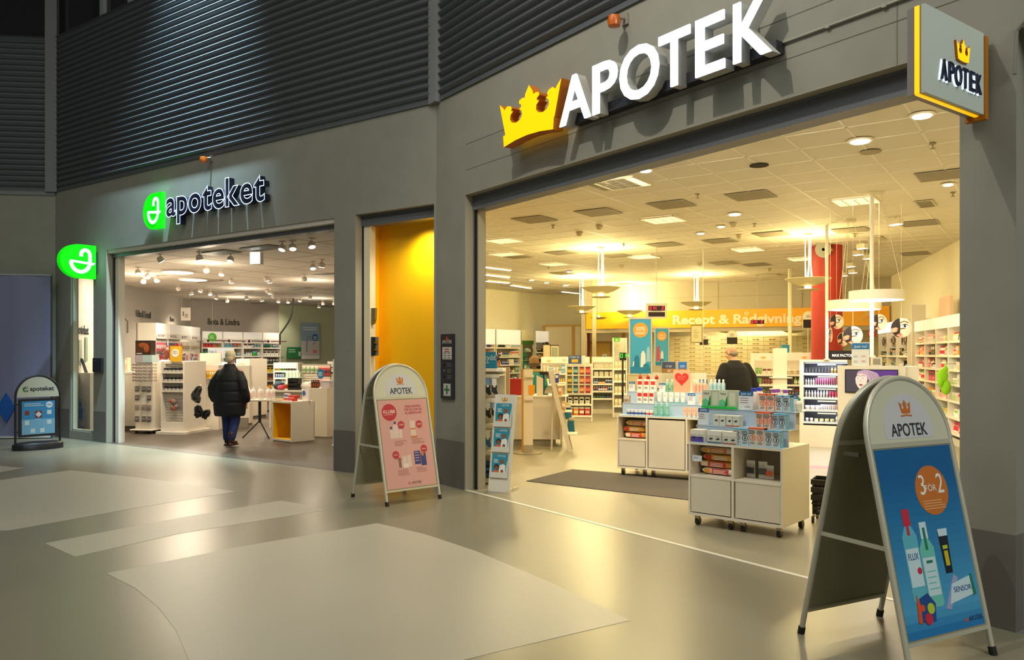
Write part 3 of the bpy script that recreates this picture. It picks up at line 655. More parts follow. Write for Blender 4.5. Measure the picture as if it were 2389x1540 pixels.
# ================================================================ LEFT SHOP CEILING
ls = [(374, 604, 0), (465, 600, 1), (481, 629, 0), (538, 604, 2), (659, 577, 2), (683, 575, 2), (727, 570, 2), (751, 617, 1), (730, 622, 2), (322, 634, 2), (344, 644, 2), (366, 652, 2), (335, 655, 2), (517, 637, 2), (540, 655, 1), (416, 672, 0), (446, 683, 1), (468, 677, 2), (621, 649, 0), (629, 655, 1), (710, 650, 0), (624, 678, 0), (630, 682, 1), (575, 695, 1), (611, 699, 1), (723, 693, 1), (744, 714, 1), (753, 707, 1), (779, 707, 1), (530, 701, 1), (490, 684, 2), (505, 694, 2), (650, 702, 2), (672, 703, 2), (700, 700, 2), (637, 690, 0)]
for i, (px, py, k) in enumerate(sorted(ls)):
    z = ZL - .10; x, y = cpos(px, py, z)
    t = thing('track_spotlight', 'white track spotlight under the left shop ceiling, ' + nth(i), 'spotlight', (x, y, z), rot=random.uniform(-50, 50))
    T = Matrix.Rotation(R((35, 15, -25)[k]), 4, 'X'); b = MB(T)
    b.lathe([(.062, -.045), (.065, -.03), (.055, .03), (.03, .05)], n=18); b.build('housing', mat('d8d0c4', .4), t, smooth=True)
    b = MB(T); b.lathe([(.052, -.052), (.057, -.046)], n=18); b.build('lens', mat('fff6e6', .4, emit=(9 if k < 2 else 1.2)), t)
    b = MB(); b.tube([(0, 0, .05), (0, 0, .1)], .012); b.box(-.05, .05, -.02, .02, .085, .1); b.build('mount', mat('d8d0c4', .5), t)
for i, (px, py) in enumerate([(374, 604), (465, 600), (683, 577), (751, 617), (540, 655), (416, 672), (629, 655), (710, 650), (611, 699), (723, 693), (446, 690), (330, 655)]):
    x, y = cpos(px, py, ZL); light('SPOT', 'track_lamp', (x, y, ZL - .24), 190 if i < 9 else 150, WHITE, .07, spot=125, blend=.9)
aim(light('SPOT', 'track_wall_lamp', (*cpos(335, 655, ZL-.2), ZL-.2), 60, (1, .86, .62), .05, spot=46, blend=.8), (-10.62, 22.6, 2.3))
aim(light('SPOT', 'track_wall_lamp', FLB.w(3.0, -1.6, ZL-.2), 110, (1, .86, .62), .05, spot=70, blend=.9), FLB.w(3.2, 0, 2.2))
for q in ((-8.6, 18.5), (-6.2, 16.2), (-7.6, 22.5), (-5.0, 20.0), (-6.5, 26.5), (-9.0, 26.0)): light('POINT', 'ceiling_fill_point', (*q, 3.05), 34, WHITE, .12)  # point fills added to brighten the ceiling, with no fittings of their own
for i, (px, py, w) in enumerate([(415, 632, 68), (451, 650, 60)]):
    x, y = cpos(px, py, ZL); r = w / FPX * y / 2
    t = thing('ceiling_light', 'large round flat glowing ceiling disc in the left shop, %s the camera' % near(i), 'ceiling light', (x, y, ZL))
    b = MB(); b.lathe([(r+.03, 0), (r+.03, -.03), (r, -.035)], n=40); b.build('rim', mat('d8d0c4', .5), t)
    b = MB(); b.lathe([(r, -.037), (r-.01, -.04)], n=40); b.build('diffuser', mat('fff8ee', .5, emit=4), t)
    light('AREA', 'ceiling_disc_lamp', (x, y, ZL-.06), 130, WHITE, r*1.5)
for i, (px, py) in enumerate([(512, 588), (613, 577), (700, 672)]):
    x, y = cpos(px, py, ZL); b = MB(); b.box(-.4, .4, -.2, .2, -.012, 0)
    for k in range(7): b.box(-.38, .38, -.18+k*.055, -.15+k*.055, -.02, -.012, 1)
    tag(b.build('ceiling_vent', [mat('b5b0a8', .5), mat('8c8f90', .5)], None, (x, y, ZL-.004), R(-34.7)), 'grey slatted vent in the left shop ceiling, ' + nth(i), 'vent')
for i, (px, py, w) in enumerate([(490, 655, 1.0), (560, 681, 1.2), (770, 638, 1.0), (765, 675, 1.2), (690, 709, 1.2), (600, 707, 1.2)]):
    x, y = cpos(px, py, ZL); b = MB(); b.box(-w/2, w/2, -.06, .06, -.014, 0); b.box(-w/2, w/2, -.03, .03, -.016, -.014, 1)
    tag(b.build('slot_diffuser', [mat('a9a196', .5), mat('4a4030', .6)], None, (x, y, ZL-.004), R(-34.7)), 'thin dark slot outlet in left shop ceiling, ' + ['leftmost', 'second from left', 'third from left and near the front', 'rightmost rear', 'far rear', 'far rear centre'][i], 'vent')
# square lit box hanging near the front
x, y = cpos(595, 600, ZL - .15)
t = thing('light_box', 'glowing white square box lamp hanging from left shop ceiling', 'light box', (x, y, ZL-.25), rot=-18)
b = MB(); b.box(-.11, .11, 0, .09, -.02, .20); b.build('housing', mat('e4ddd0', .5), t)
b = MB(); b.box(-.10, .10, -.005, 0, -.01, .19); b.build('lit_face', mat('fffaf0', .5, emit=5), t)
b = MB(); b.tube([(0, .05, .2), (0, .05, .25)], .012); b.build('stem', mat('d8d0c4', .5), t)

# ================================================================ GOODS AND SHELVING
_pm = {}
def rotZ_mesh(key, fn):
    if key not in _pm: _pm[key] = fn()
    return _pm[key]
def goods(kind, w, h, d, c1, c2='ffffff', c3='444444'):
    """mesh of one article, base centre at the origin, front towards -y"""
    def make():
        b = MB(); mats = [mat('#'+c1, .45), mat('#'+c2, .45), mat('#'+c3, .5)]
        if kind == 'box':
            b.box(-w/2, w/2, -d/2, d/2, 0, h, 0); b.box(-w*.42, w*.42, -d/2-.0012, -d/2, h*.55, h*.85, 1)
            b.box(-w*.35, w*.2, -d/2-.0012, -d/2, h*.30, h*.36, 2); b.box(-w*.35, w*.3, -d/2-.0012, -d/2, h*.2, h*.24, 2)
        elif kind in ('bottle', 'pump'):
            r = w/2; b.lathe([(r*.92, 0), (r, h*.03), (r, h*.66), (r*.85, h*.74), (r*.42, h*.79), (r*.42, h*.84)], n=12, sy=d/w)
            if kind == 'bottle': b.lathe([(r*.5, h*.84), (r*.5, h*.98), (r*.42, h)], n=10, m=1)
            else: b.lathe([(r*.45, h*.82), (r*.45, h*.88), (r*.12, h*.89), (r*.12, h*.97)], n=8, m=1); b.box(-r*.9, r*.15, -r*.16, r*.16, h*.95, h, 1)
            b.lathe([(r*1.015, h*.15), (r*1.015, h*.55)], n=12, m=2, sy=d/w) if c3 != '444444' else None
        elif kind == 'tube':
            r = w/2; b.lathe([(r*.8, 0), (r*.8, h*.17)], n=12, m=1, sy=d/w)
            n = 12; V = []
            for z, sx_, sy_ in ((h*.17, .85, .85), (h*.5, .95, .6), (h*.97, 1.08, .12), (h, 1.08, .1)):
                V += [(r*sx_*math.cos(2*math.pi*j/n), r*sy_*math.sin(2*math.pi*j/n), z) for j in range(n)]
            b.add(V, [(i*n+j, i*n+(j+1) % n, (i+1)*n+(j+1) % n, (i+1)*n+j) for i in range(3) for j in range(n)] + [tuple(range(3*n, 4*n))], 0)
            b.box(-w*.2, w*.2, -r*.62, -r*.5, h*.62, h*.74, 2)
        elif kind == 'jar':
            r = w/2; b.lathe([(r*.94, 0), (r, h*.06), (r, h*.66)], n=16); b.lathe([(r*1.03, h*.66), (r*1.03, h*.97), (r*.95, h)], n=16, m=1)
            b.lathe([(r*1.015, h*.18), (r*1.015, h*.5)], n=16, m=2)
        elif kind == 'pouch':      # flat blister or bag hung from a peg, top at h
            V = []; n = 6
            for i in range(n+1):
                t_ = i/n; q = d/2 * math.sin(math.pi*min(max(t_, .02), .8)/.8) if t_ < .8 else .002
                V += [(-w/2, 0, h*t_), (0, -q, h*t_), (w/2, 0, h*t_), (0, q, h*t_)]
            b.add(V, [(4*i+j, 4*i+(j+1) % 4, 4*i+4+(j+1) % 4, 4*i+4+j) for i in range(n) for j in range(4)] + [(0, 1, 2, 3), (4*n+3, 4*n+2, 4*n+1, 4*n)], 0)
            b.box(-w*.42, w*.42, -d*.5-.002, -d*.5, h*.25, h*.6, 1); b.box(-w*.5, w*.5, -.003, .003, h*.82, h, 2)
        elif kind == 'dark':       # hanging dark brace or bag
            b.prism([(-w*.5, h*.25), (-w*.2, 0), (w*.15, h*.08), (w*.5, h*.3), (w*.42, h*.7), (w*.1, h*.9), (-w*.35, h*.8)], -d*.25, d*.25); b.prism([(-w*.2, h*.1), (w*.35, h*.0), (w*.45, h*.4), (0, h*.6)], -d*.5, -d*.2); b.tube([(-w*.3, -d*.3, h*.75), (-w*.45, -d*.5, h*.4), (-w*.1, -d*.5, h*.05)], .018); b.tube([(w*.3, -d*.3, h*.8), (w*.1, -d*.5, h*.5), (w*.45, -d*.4, h*.15)], .016); b.box(-w*.12, w*.12, -.004, .004, h*.8, h, 1)
        me = b.mesh(kind, mats)
        if kind not in ('box',):
            me.polygons.foreach_set('use_smooth', [True]*len(me.polygons))
            try: me.set_sharp_from_angle(angle=R(35))
            except Exception: pass
        return me
    return rotZ_mesh((kind, w, h, d, c1, c2, c3), make)
def kname(k, s): return 'carton' if k == 'box' and s[0] > .085 else NAMES[k]
NAMES = {'box': 'box', 'bottle': 'bottle', 'pump': 'pump_bottle', 'tube': 'tube', 'jar': 'jar', 'pouch': 'blister_pack', 'dark': 'support_brace'}
CN = {}
def cname(h):
    h = h.strip('#'); r, g, b_ = (int(h[i:i+2], 16) for i in (0, 2, 4)); mx, mn = max(r, g, b_), min(r, g, b_)
    if mx - mn < 28: return 'white' if mx > 205 else 'grey' if mx > 95 else 'black'
    if mx < 75: return 'dark'
    if r == mx: 
        if b_ > g + 25: return 'pink' if mx > 170 else 'plum'
        if g > .72*r: return 'cream' if b_ > 150 else 'yellow'
        if g > .45*r: return 'peach' if b_ > .55*r and r > 200 else 'orange' if r > 180 else 'brown'
        return 'red' if r > 130 else 'brown'
    if g == mx: return 'teal' if b_ > .75*g else 'green'
    return 'purple' if r > g + 15 else 'blue' if g < .8*b_ else 'light blue'
def put(kind, size, cols, fr, x, y, z, label, group, rot=0, cat=None, name=None):
    w, h, d = size; me = goods(kind, w, h, d, *cols)
    o = bpy.data.objects.new(name or kname(kind, size), me); COL.objects.link(o)
    o.location = fr.w(x, y, z); o.rotation_euler = (0, 0, fr.r + R(rot)); return tag(o, label, cat or kname(kind, size).replace('_', ' '), group)
def row(fr, x0, x1, y, z, spec, where, group, fill=.92, jit=.004, rot=0):
    """articles side by side; spec is a list of (kind, (w,h,d), (colours), count)"""
    items = [(k, s, c) for k, s, c, n in spec for _ in range(n)]
    W = sum(s[0] for _, s, _ in items); n = len(items)
    gap = (x1 - x0 - W) / max(n, 1); x = x0 + gap/2
    if gap < .001:
        sc_ = (x1 - x0) / (W + .002*n) ; items = [(k, (round(s[0]*sc_, 3), s[1], s[2]), c) for k, s, c in items]; gap = .002; x = x0 + .001
    for i, (k, s, c) in enumerate(items):
        put(k, s, c, fr, x + s[0]/2, y + (random.uniform(-jit, jit) if jit else 0), z, '%s %s on %s, %s' % (cname(c[0]), kname(k, s).replace('_', ' '), where, nth(i)), group, rot=rot)
        x += s[0] + gap
PAL = ['f4f1ea', 'e8e4dc', 'fafafa', '3a5fa8', 'c23a32', '6aa0c8', 'e8a23a', '4a9a58', 'd9d2c4', 'c4d8e6', 'e86a8a', 'f0d24a', '7a4a9a', '2c3a5a', 'f0c8b8']
def randrow(fr, x0, x1, y, z, hmax, where, group, pal=PAL, kinds=('box', 'box', 'bottle', 'jar', 'tube'), wr=(.05, .13), rnd=None):
    rnd = rnd or random; spec = []; W = 0
    while True:
        k = rnd.choice(kinds); w = round(rnd.uniform(*wr), 2); h = round(min(hmax, rnd.uniform(.55, 1) * hmax), 2); n = rnd.randint(1, 4)
        if k in ('jar',): h = min(h, round(w*1.1, 2))
        if k in ('bottle', 'pump', 'tube'): w = min(w, round(h*.45, 2)) or .04
        for _ in range(n):
            if W + w + .006 > x1 - x0: break
            W += w + .006
            if spec and spec[-1][:3] == (k, (w, h, min(w, .08)), cc_) and _: spec[-1] = (*spec[-1][:3], spec[-1][3] + 1)
            else: cc_ = (rnd.choice(pal), rnd.choice(pal), rnd.choice(pal)); spec.append((k, (w, h, min(w, .08)), cc_, 1))
        if x1 - x0 - W < wr[0] * 1.6: break
    row(fr, x0, x1, y, z, spec, where, group)
def shelving(name, label, fr, x, y, w, h, d, levels, cols=('eae6dc', 'f1eee6'), header=None, base=.12, rot=0, back='dcd6c8', z=0, lit=0):
    """open shelf bay standing on the floor; its back against y + d"""
    t = thing(name, label, 'shelf', fr, x, y, z, rot)
    ms = mat(cols[0], .5); mf = mat(cols[1], .5)
    b = MB(); b.box(0, w, d-.03, d, .0, h); b.build('back_panel', mat(back, .6), t)
    for q in (0, w-.03): b = MB(); b.box(q, q+.03, 0, d-.03, 0, h); b.build('side_panel', ms, t)
    for zz in levels:
        b = MB(); b.box(.03, w-.03, 0, d-.03, zz-.03, zz); sh_ = b.build('shelf', ms, t); MB().box(.03, w-.03, -.006, 0, zz-.038, zz+.006).build('price_rail', mf, sh_)
    b = MB(); b.box(.03, w-.03, .02, .05, 0, base); b.build('plinth', mat('c9c2b2', .6), t)
    if header:
        b = MB(); b.box(.03, w-.03, -.02, .02, h-header, h)
        b.build('header', mat('f6f3ea', .5, emit=lit), t)
    global LAST; LAST = t
    return F(*fr.w(x, y)[:2], math.degrees(fr.r) + rot, z)
# ================================================================ RIGHT SHOP
# door mat
P = [(.185, 10.24), (.856, 11.26), (2.9, 10.1), (2.55, 8.5)]
tag(MB().slab([(x-.185, y-10.24) for x, y in P], 0, .008).build('door_mat', mat('564f48', .95, noise=.12, nscale=60), None, (.185, 10.24, 0)), 'large dark grey entrance mat on pale concrete floor', 'mat')
x, y = fl(1912, 1090); tag(MB().lathe([(.16, 0), (.16, .002)], n=32).build('floor_sticker', mat('e87a8c', .5), None, (x, y, 0)), 'round pink sticker on the floor left of the large board', 'sticker')
# ---- wheeled display islands
def island(fr, cells, h, d, lab, tiers, shelf_cells, back_h=None):
    w = sum(cells) + .0; t = thing('display_island', lab, 'display island', fr)
    M1 = mat('e6ddc8', .45); x = 0
    b = MB(); b.box(0, w, 0, d, .10, .125); b.box(0, w, 0, d, h-.02, h); b.box(0, w, d-.02, d, .125, h-.02)
    b.box(0, .02, 0, d-.02, .125, h-.02); b.box(w-.02, w, 0, d-.02, .125, h-.02)
    for c in cells[:-1]: x += c; b.box(x-.012, x+.012, 0, d-.02, .125, h-.02)
    b.build('cabinet_body', M1, t); x = 0
    for i, c in enumerate(cells):
        open_ = i in shelf_cells; zt_ = h - .32 if open_ else h - .03
        b = MB(); b.box(x+.026, x+c-.024, .004, .022, .135, zt_ - .012); b.build('door_panel', mat('ddd3be', .45), t)
        if open_: b = MB(); b.box(x+.012, x+c-.012, .0, d-.02, zt_-.012, zt_+.006); b.build('shelf', M1, t)
        x += c
    for cx_, cy_ in [(.06, .06), (w-.06, .06), (w-.06, d-.06), (.06, d-.06)] + ([(cells[0]-.05, .06), (cells[0]+.07, .06)]):
        b = MB(); b.tube([(cx_-.016, cy_+.02, .036), (cx_+.016, cy_+.02, .036)], .036, n=16, m=0); b.box(cx_-.022, cx_+.022, cy_-.005, cy_+.03, .05, .1, 1)
        b.tube([(cx_-.02, cy_+.02, .036), (cx_+.02, cy_+.02, .036)], .012, m=1); b.build('caster', [mat('2a2420', .5), mat('b8ab90', .3, .9)], t)
    for k, (zt_, y0) in enumerate(tiers):
        b = MB(); b.box(.01, w-.01, y0, y0+.008, h if k == 0 else tiers[k-1][0], zt_ - .006); b.box(.01, w-.01, y0-.004, tiers[k+1][1] if k+1 < len(tiers) else d - .05, zt_-.006, zt_)
        b.build('riser', mat('b4c8dc', .25, coat=.3), t)
    b = MB(); b.box(.01, w-.01, .0, tiers[0][1], h, h+.004); b.build('riser', mat('a8cbe4', .25), t)
    return t
FI1 = F(1.70, 7.64, -41.5); W1 = .93
island(FI1, [.455, .475], .80, .62, 'front white wheeled display island with three blue tiers of boxed goods', [(.955, .16), (1.11, .32)], (0, 1))
FI2 = F(1.42, 10.72, -30, .008); W2 = 1.42
island(FI2, [.42, .54, .46], .81, .62, 'rear white wheeled display island on the mat with bottles and tubes', [(.97, .17), (1.12, .34)], (0, 2))
def X1(px, off=0): return FI1.hit(px, 950, off)[0]
def X2(px, off=0): return FI2.hit(px, 950, off)[0]
OB = ('d9a488', 'c9b8a8', 'c8462e'); BB = ('b9c4c8', '9fb4bc', '3a5a78')
def cure(fr, xs, y, z, h, orange, where, grp, w=.083):
    for i, x in enumerate(xs):
        key = ('cure', h, orange, w)
        def mk():
            b = MB(); c = 0; d = .06; b.box(-w/2, w/2, -d/2, d/2, 0, h, 0); b.box(-w/2-.001, w/2+.001, -d/2-.001, d/2+.001, h-.012, h+.001, 1); b.box(w/2-.008, w/2+.001, -d/2-.001, d/2, 0, h, 1)
            n = 20; r = w*.30
            ring = [(r*math.cos(2*math.pi*j/n), h*.45 + r*math.sin(2*math.pi*j/n)) for j in range(n)]
            b.ribbon(ring, .005, -d/2-.0016, -d/2, 1 if orange else 2, closed=True); b.ribbon([(-.004, h*.45-.014), (.006, h*.45), (-.002, h*.45+.016)], .010, -d/2-.0016, -d/2, 1 if orange else 2)
            b.lines(-w*.38, w*.38, h*.86, 3, .013, .006, -d/2-.0012, 2); b.lines(-w*.3, w*.3, h*.2, 2, .012, .004, -d/2-.0012, 2)
            return b.mesh('box', [mat('d8cdb8' if orange else 'c9cfca', .45), mat('e2643c' if orange else '6fb0d4', .45), mat('3c4456', .5)])
        o = bpy.data.objects.new('medicine_box', rotZ_mesh(key, mk)); COL.objects.link(o); o.location = fr.w(x, y, z); o.rotation_euler = (0, 0, fr.r + R(random.uniform(-3, 3)))
        tag(o, '%s trimmed ring emblem box on %s, %s' % ('orange' if orange else 'blue', where, nth(i)), 'box', grp)
# front island, bottom tier
for i, (px, c1, c2) in enumerate([(1632, 'e8e4d8', '5a4a9c'), (1672, 'e4e4da', '4e6070'), (1707, 'e6e2d6', 'b0603c')]):
    key = ('multi', c2)
    def mk():
        b = MB(); b.box(-.07, .07, -.05, .05, 0, .115, 0); 
        for q in (-.035, .035): b.box(q-.031, q+.031, -.0512, -.05, .005, .075, 1); b.prism([(q-.02, .035), (q+.005, .03), (q+.025, .042), (q, .05)], -.0525, -.051, 2)
        b.box(-.069, .069, -.0516, -.05, 0, .012 if c2 != '5a4a9c' else .05, 3)
        return b.mesh('box', [mat(c1, .5), mat('c9c8bc', .5), mat('2a3234', .5), mat(c2, .5)])
    o = bpy.data.objects.new('carton', mk()); COL.objects.link(o); o.location = FI1.w(X1(px, .07), .07, .804); o.rotation_euler = (0, 0, FI1.r)
    tag(o, 'wide white carton twin pack on lowest tier of front island, ' + nth(i), 'box', 'wide cartons on lowest tier')
Z0, Z1_, Z2_ = .804, .955, 1.11
cure(FI1, [X1(1722, .08), X1(1741, .08)], .08, Z0, .15, False, 'lowest front tier, inner pair', 'blue boxes on lowest tier')
cure(FI1, [X1(1759, .08), X1(1777, .08)], .08, Z0, .165, True, 'lowest front tier', 'orange boxes on lowest tier')
cure(FI1, [X1(1796, .08), X1(1814, .08)], .08, Z0, .15, False, 'lowest front tier, outer pair', 'blue boxes on lowest tier')
cure(FI1, [X1(1775, .24), X1(1793, .24)], .24, Z1_, .15, True, 'middle front tier', 'orange boxes on middle tier')
cure(FI1, [X1(1811, .24), X1(1828, .24)], .24, Z1_, .14, False, 'middle front tier', 'blue boxes on middle tier')
cure(FI1, [X1(1783, .40), X1(1801, .40)], .40, Z2_, .155, True, 'top front tier', 'orange boxes on top tier')
cure(FI1, [X1(1820, .40), X1(1838, .40)], .40, Z2_, .145, False, 'top front tier', 'blue boxes on top tier')
for i, (px, ) in enumerate([(1683,), (1714,)]):
    def mk(i=i):
        b = MB(); b.box(-.065, .065, -.045, .045, 0, .10, 0); b.box(-.066, .066, -.046, .046, .094, .101, 1)
        for q in (-.032, .032): b.prism([(q-.018, .045), (q+.005, .04), (q+.02, .052), (q, .06)], -.047, -.045, 2)
        if i: b.box(-.066, .066, -.0465, -.045, 0, .01, 3)
        b.box(-.001, .001, -.0465, -.045, 0, .095, 2); return b.mesh('box', [mat('cfd2c6', .5), mat('ece8da', .5), mat('2a3234', .5), mat('c0603c', .5)])
    o = bpy.data.objects.new('carton', mk()); COL.objects.link(o); o.location = FI1.w(X1(px, .24), .24, Z1_); o.rotation_euler = (0, 0, FI1.r)
    tag(o, 'squat white carton on middle tier of front island, ' + ('left one' if i == 0 else 'right one with red foot line'), 'box')
def price_card(fr, px, y, z, w, h, label, head='1f5f96', rot=0, off=None, txt=None, price=None, X=None):
    t = thing('price_sign', label, 'price sign', fr, X if X is not None else fr.hit(px, 950, y)[0], y, z, rot)
    b = MB(Matrix.Rotation(R(-6), 4, 'X')); b.box(-w/2, w/2, -.002, .002, 0, h, 0); b.box(-w/2, w/2, -.0035, -.002, h*.76, h, 1)
    if txt: b.text(txt, 0, h*.82, h*.17, -.004, 2, width=w*.7)
    b.lines(-w*.38, w*.2, h*.64, 3, h*.12, h*.03, -.003, 3)
    if price: b.text(price, w*.18, h*.1, h*.16, -.003, 3, width=w*.45)
    b.build('card', [mat('cfd8de', .4), mat(head, .5), mat('f2f2f2', .5), mat('8c4a54', .5)], t)
    b = MB(); b.box(-w*.3, w*.3, -.015, .02, 0, .012); b.build('foot', mat('dfe6ea', .3), t)
price_card(FI1, 1640, .20, Z1_, .115, .16, 'price sign with blue top at left end of middle front tier', txt='20%')
price_card(FI1, 1739, .34, Z2_, .145, .175, 'price sign reading Just nu centred on top front tier', txt='Just nu!', price='129:-')
price_card(FI1, 1848, .48, Z2_, .10, .15, 'price sign with blue top at right end of top front tier', txt='Just nu!')
# green trays of plasters on top left
t = thing('green_tray', 'green shelf tray under boxes on top tier of front island', 'tray', FI1, X1(1640, .34), .31, Z2_)
b = MB(); wd = X1(1722, .34) - X1(1640, .34); b.box(0, wd, 0, .14, 0, .008); b.box(0, wd, -.004, 0, 0, .02); b.build('tray_base', mat('18c048', .4), t)
for i, px in enumerate((1651, 1671, 1690, 1711)):
    def mk(i=i):
        b = MB(); b.box(-.047, .047, -.035, .035, 0, .17, 0)
        if i in (0, 2): b.box(-.046, .047, -.037, -.035, .0, .165, 3); b.text('Natal', 0, .128, .028, -.038, 1); b.prism([(-.04, .0), (.02, .0), (.03, .06), (.0, .085), (-.035, .07)], -.05, -.036, 2); b.prism([(.02, .01), (.046, .02), (.046, .12), (.03, .09)], -.038, -.036, 4)
        else: b.box(-.03, .03, -.0362, -.035, .02, .15, 3)
        return b.mesh('box', [mat('b9c4b0', .3), mat('2a3a28', .5), mat('6cc89a', .4), mat('d6dac4', .4), mat('2f8a3c', .4)])
    o = bpy.data.objects.new('dental_care_box', mk()); COL.objects.link(o); o.location = FI1.w(X1(px, .37), .38, Z2_ + .008); o.rotation_euler = (0, 0, FI1.r)
    tag(o, ['clear fronted green and white box at left end of green tray', 'plain pale box second along the green tray', 'green and white box third along the green tray', 'plain pale box at right end of green tray'][i], 'box')
# big white bottles with blue and purple caps behind top tier
def bigbottle(fr, x, y, z, h, r, cap, label, grp, side=False):
    t = thing('plastic_bottle', label, 'bottle', fr, x, y, z, random.uniform(-10, 10)); t['group'] = grp
    b = MB(); b.lathe([(r*.95, 0), (r, .01), (r, h*.70), (r*.85, h*.80), (r*.62, h*.84)], n=20); b.build('body', mat('ded4d2', .35), t, smooth=True)
    b = MB(); b.lathe([(r*.74, h*.84), (r*.76, h*.99), (r*.7, h)], n=20); b.build('cap', mat(cap, .4), t, smooth=True)
    if side:
        b = MB(Matrix.Translation((0, 0, 0))); b.lines(-r*.3, r*.4, h*.6, 8, .018, .008, -r-.002, 0); b.build('print', mat('2c2a3a', .5), t)
for i, (px, yy, zz, cap) in enumerate([(1763, .50, Z2_+.03, '2440c8'), (1775, .56, Z2_+.03, '2440c8'), (1755, .60, Z2_-.05, '2440c8'), (1787, .56, Z2_-.06, '9a58c0'), (1800, .58, Z2_-.05, '9a58c0'), (1812, .52, Z2_+.02, '9a58c0'), (1818, .58, Z2_+.02, '9a58c0'), (1829, .50, Z2_+.02, '9a58c0')]):
    zz = Z2_; h_ = (.205, .21, .16, .15, .155, .20, .20, .195)[i]
    bigbottle(FI1, FI1.hit(px, 920, yy)[0] , .46 + (i % 2)*.075, zz, h_, .032, cap, 'white bottle with %s cap at rear of top front tier, %s' % ('blue' if cap[0] == '2' else 'purple', nth(i)), 'capped bottles at rear of top tier', i == 0)
# nappy packs and bags in the cubbies
def pack(fr, x, y, z, w, h, cols, label, tilt=0):
    t = thing('nappy_pack', label, 'pack', fr, x, y, z, 0)
    b = MB(Matrix.Translation((0, 0, h/2)) @ Matrix.Rotation(R(90), 4, 'Y')); n = 9; q = [(.35*h/2, -w/2), (.8*h/2, -w*.44), (h/2, -w*.3), (h/2, 0), (h/2, w*.3), (.8*h/2, w*.44), (.35*h/2, w/2)]
    b.lathe(q, n=16, sy=1.4); b.build('wrap', mat(cols[0], .3), t, smooth=True)
    b = MB(); b.box(-w*.18, w*.30, -h*.72, -h*.66, h*.15, h*.85, 0); b.box(-w*.40, -w*.22, -h*.70, -h*.62, h*.2, h*.8, 1); b.lines(-w*.14, w*.24, h*.7, 3, h*.2, h*.08, -h*.735, 2); b.build('print', [mat(cols[1], .4), mat(cols[2], .4), mat('f5efe2', .4)], t)
C3 = [('f1e9dd', 'd8463c', 'e8a03c'), ('e2a03a', 'd83a30', 'f0e2c8'), ('e8b04a', 'e2a84a', 'd83a40'), ('efe6d8', 'e08a3a', 'e8b04a')]
FC1 = FI1; zc = .80 - .32 + .008
for k in range(4): pack(FI1, .235 + (.01, -.02, .02, -.01)[k], .17, zc + k*.066, .36, .066, C3[k], 'orange and white wrapped pack in left cubby of front island, %s' % ['bottom of stack', 'second from bottom', 'third from bottom', 'top of stack'][k])
for k in range(3): pack(FI2, .21 + (.0, -.02, .02)[k], .17, .50 + k*.08, .32, .078, C3[(k+1) % 4], 'orange and white wrapped pack in left cubby of rear island, %s' % ['bottom', 'middle', 'top'][k])
for k in range(3): pack(FI2, 1.19, .17, .50 + k*.08, .3, .078, C3[(k+2) % 4], 'orange and white wrapped pack in right cubby of rear island, %s' % ['bottom', 'middle', 'top'][k])
price_card(FI1, 0, .02, zc + .13, .10, .055, 'small white price label hung on front of left cubby', X=.08, head='d5d8de')
for i, (px, kc) in enumerate([(1752, '3c3c40'), (1780, '55504c'), (1795, 'e0662c')]):
    put('pouch', (.085, .16 if i < 2 else .13, .03), ('cfc8bc', kc, 'e8e4d8'), FI1, X1(px, .2), .2, zc, ['white and black accessory pack, leftmost in right cubby of front island', 'white and grey accessory pack, middle of right cubby', 'orange and white accessory pack, rightmost in right cubby'][i], None, cat='pack')
for i in range(5):
    put('pump', (.05, .15, .05), ('e8ded0', 'f2eee4', 'd8c8b0'), FI1, .93 + .0, .12 + .1*i, .0, '', None) if 0 else None
# small side goods at right side of the front island
for i, (px, py) in enumerate([(1862, 985)]):
    put('bottle', (.055, .12, .055), ('efe9da', '149a68', 'd8d4c4'), FI1, .88, .50, .955 + .155, 'small white bottle with green cap at rear right corner of front island', None)
# rear island goods
Y0, Y1q, Y2q = .814, .97, 1.12
row(FI2, X2(1462, .07), X2(1524, .07), .08, Y0, [('jar', (.05, .075, .05), ('e8e4e0', 'dfe2ee', '2c4a9c'), 5), ('jar', (.05, .07, .05), ('e8e4e0', 'efe9e4', 'c04a4a'), 2)], 'lowest tier of rear island', 'small striped jars on rear island')
row(FI2, X2(1523, .07), X2(1562, .07), .09, Y0, [('pump', (.055, .19, .05), ('6fb8a4', 'eeeade', '8accb8'), 3)], 'lowest tier of rear island beside jars', 'teal pump bottles on rear island')
row(FI2, X2(1592, .07), X2(1634, .07), .09, Y0, [('tube', (.052, .125, .05), ('e8b89c', 'f0d2bc', 'e09c80'), 4)], 'lowest tier of rear island near the middle', 'peach tubes on lowest rear tier')
row(FI2, X2(1487, .24), X2(1527, .24), .25, Y1q, [('box', (.07, .16, .06), ('efe9e0', 'd0362e', '3c2a2a'), 3)], 'middle tier of rear island', 'red and white boxes middle rear tier')
row(FI2, X2(1531, .24), X2(1600, .24), .25, Y1q, [('tube', (.06, .155, .05), ('ece8dc', '7ac4c8', 'd8d4c8'), 5)], 'middle tier of rear island', 'white tubes on middle rear tier')
row(FI2, X2(1627, .24), X2(1640, .24), .25, Y1q, [('tube', (.05, .13, .05), ('e8b89c', 'f0d2bc', 'e09c80'), 1)], 'middle tier of rear island by price card', None)
row(FI2, X2(1487, .42), X2(1533, .42), .42, Y2q, [('box', (.075, .165, .06), ('efe9e0', 'd0362e', '3c2a2a'), 3)], 'top tier of rear island', 'red and white boxes top rear tier')
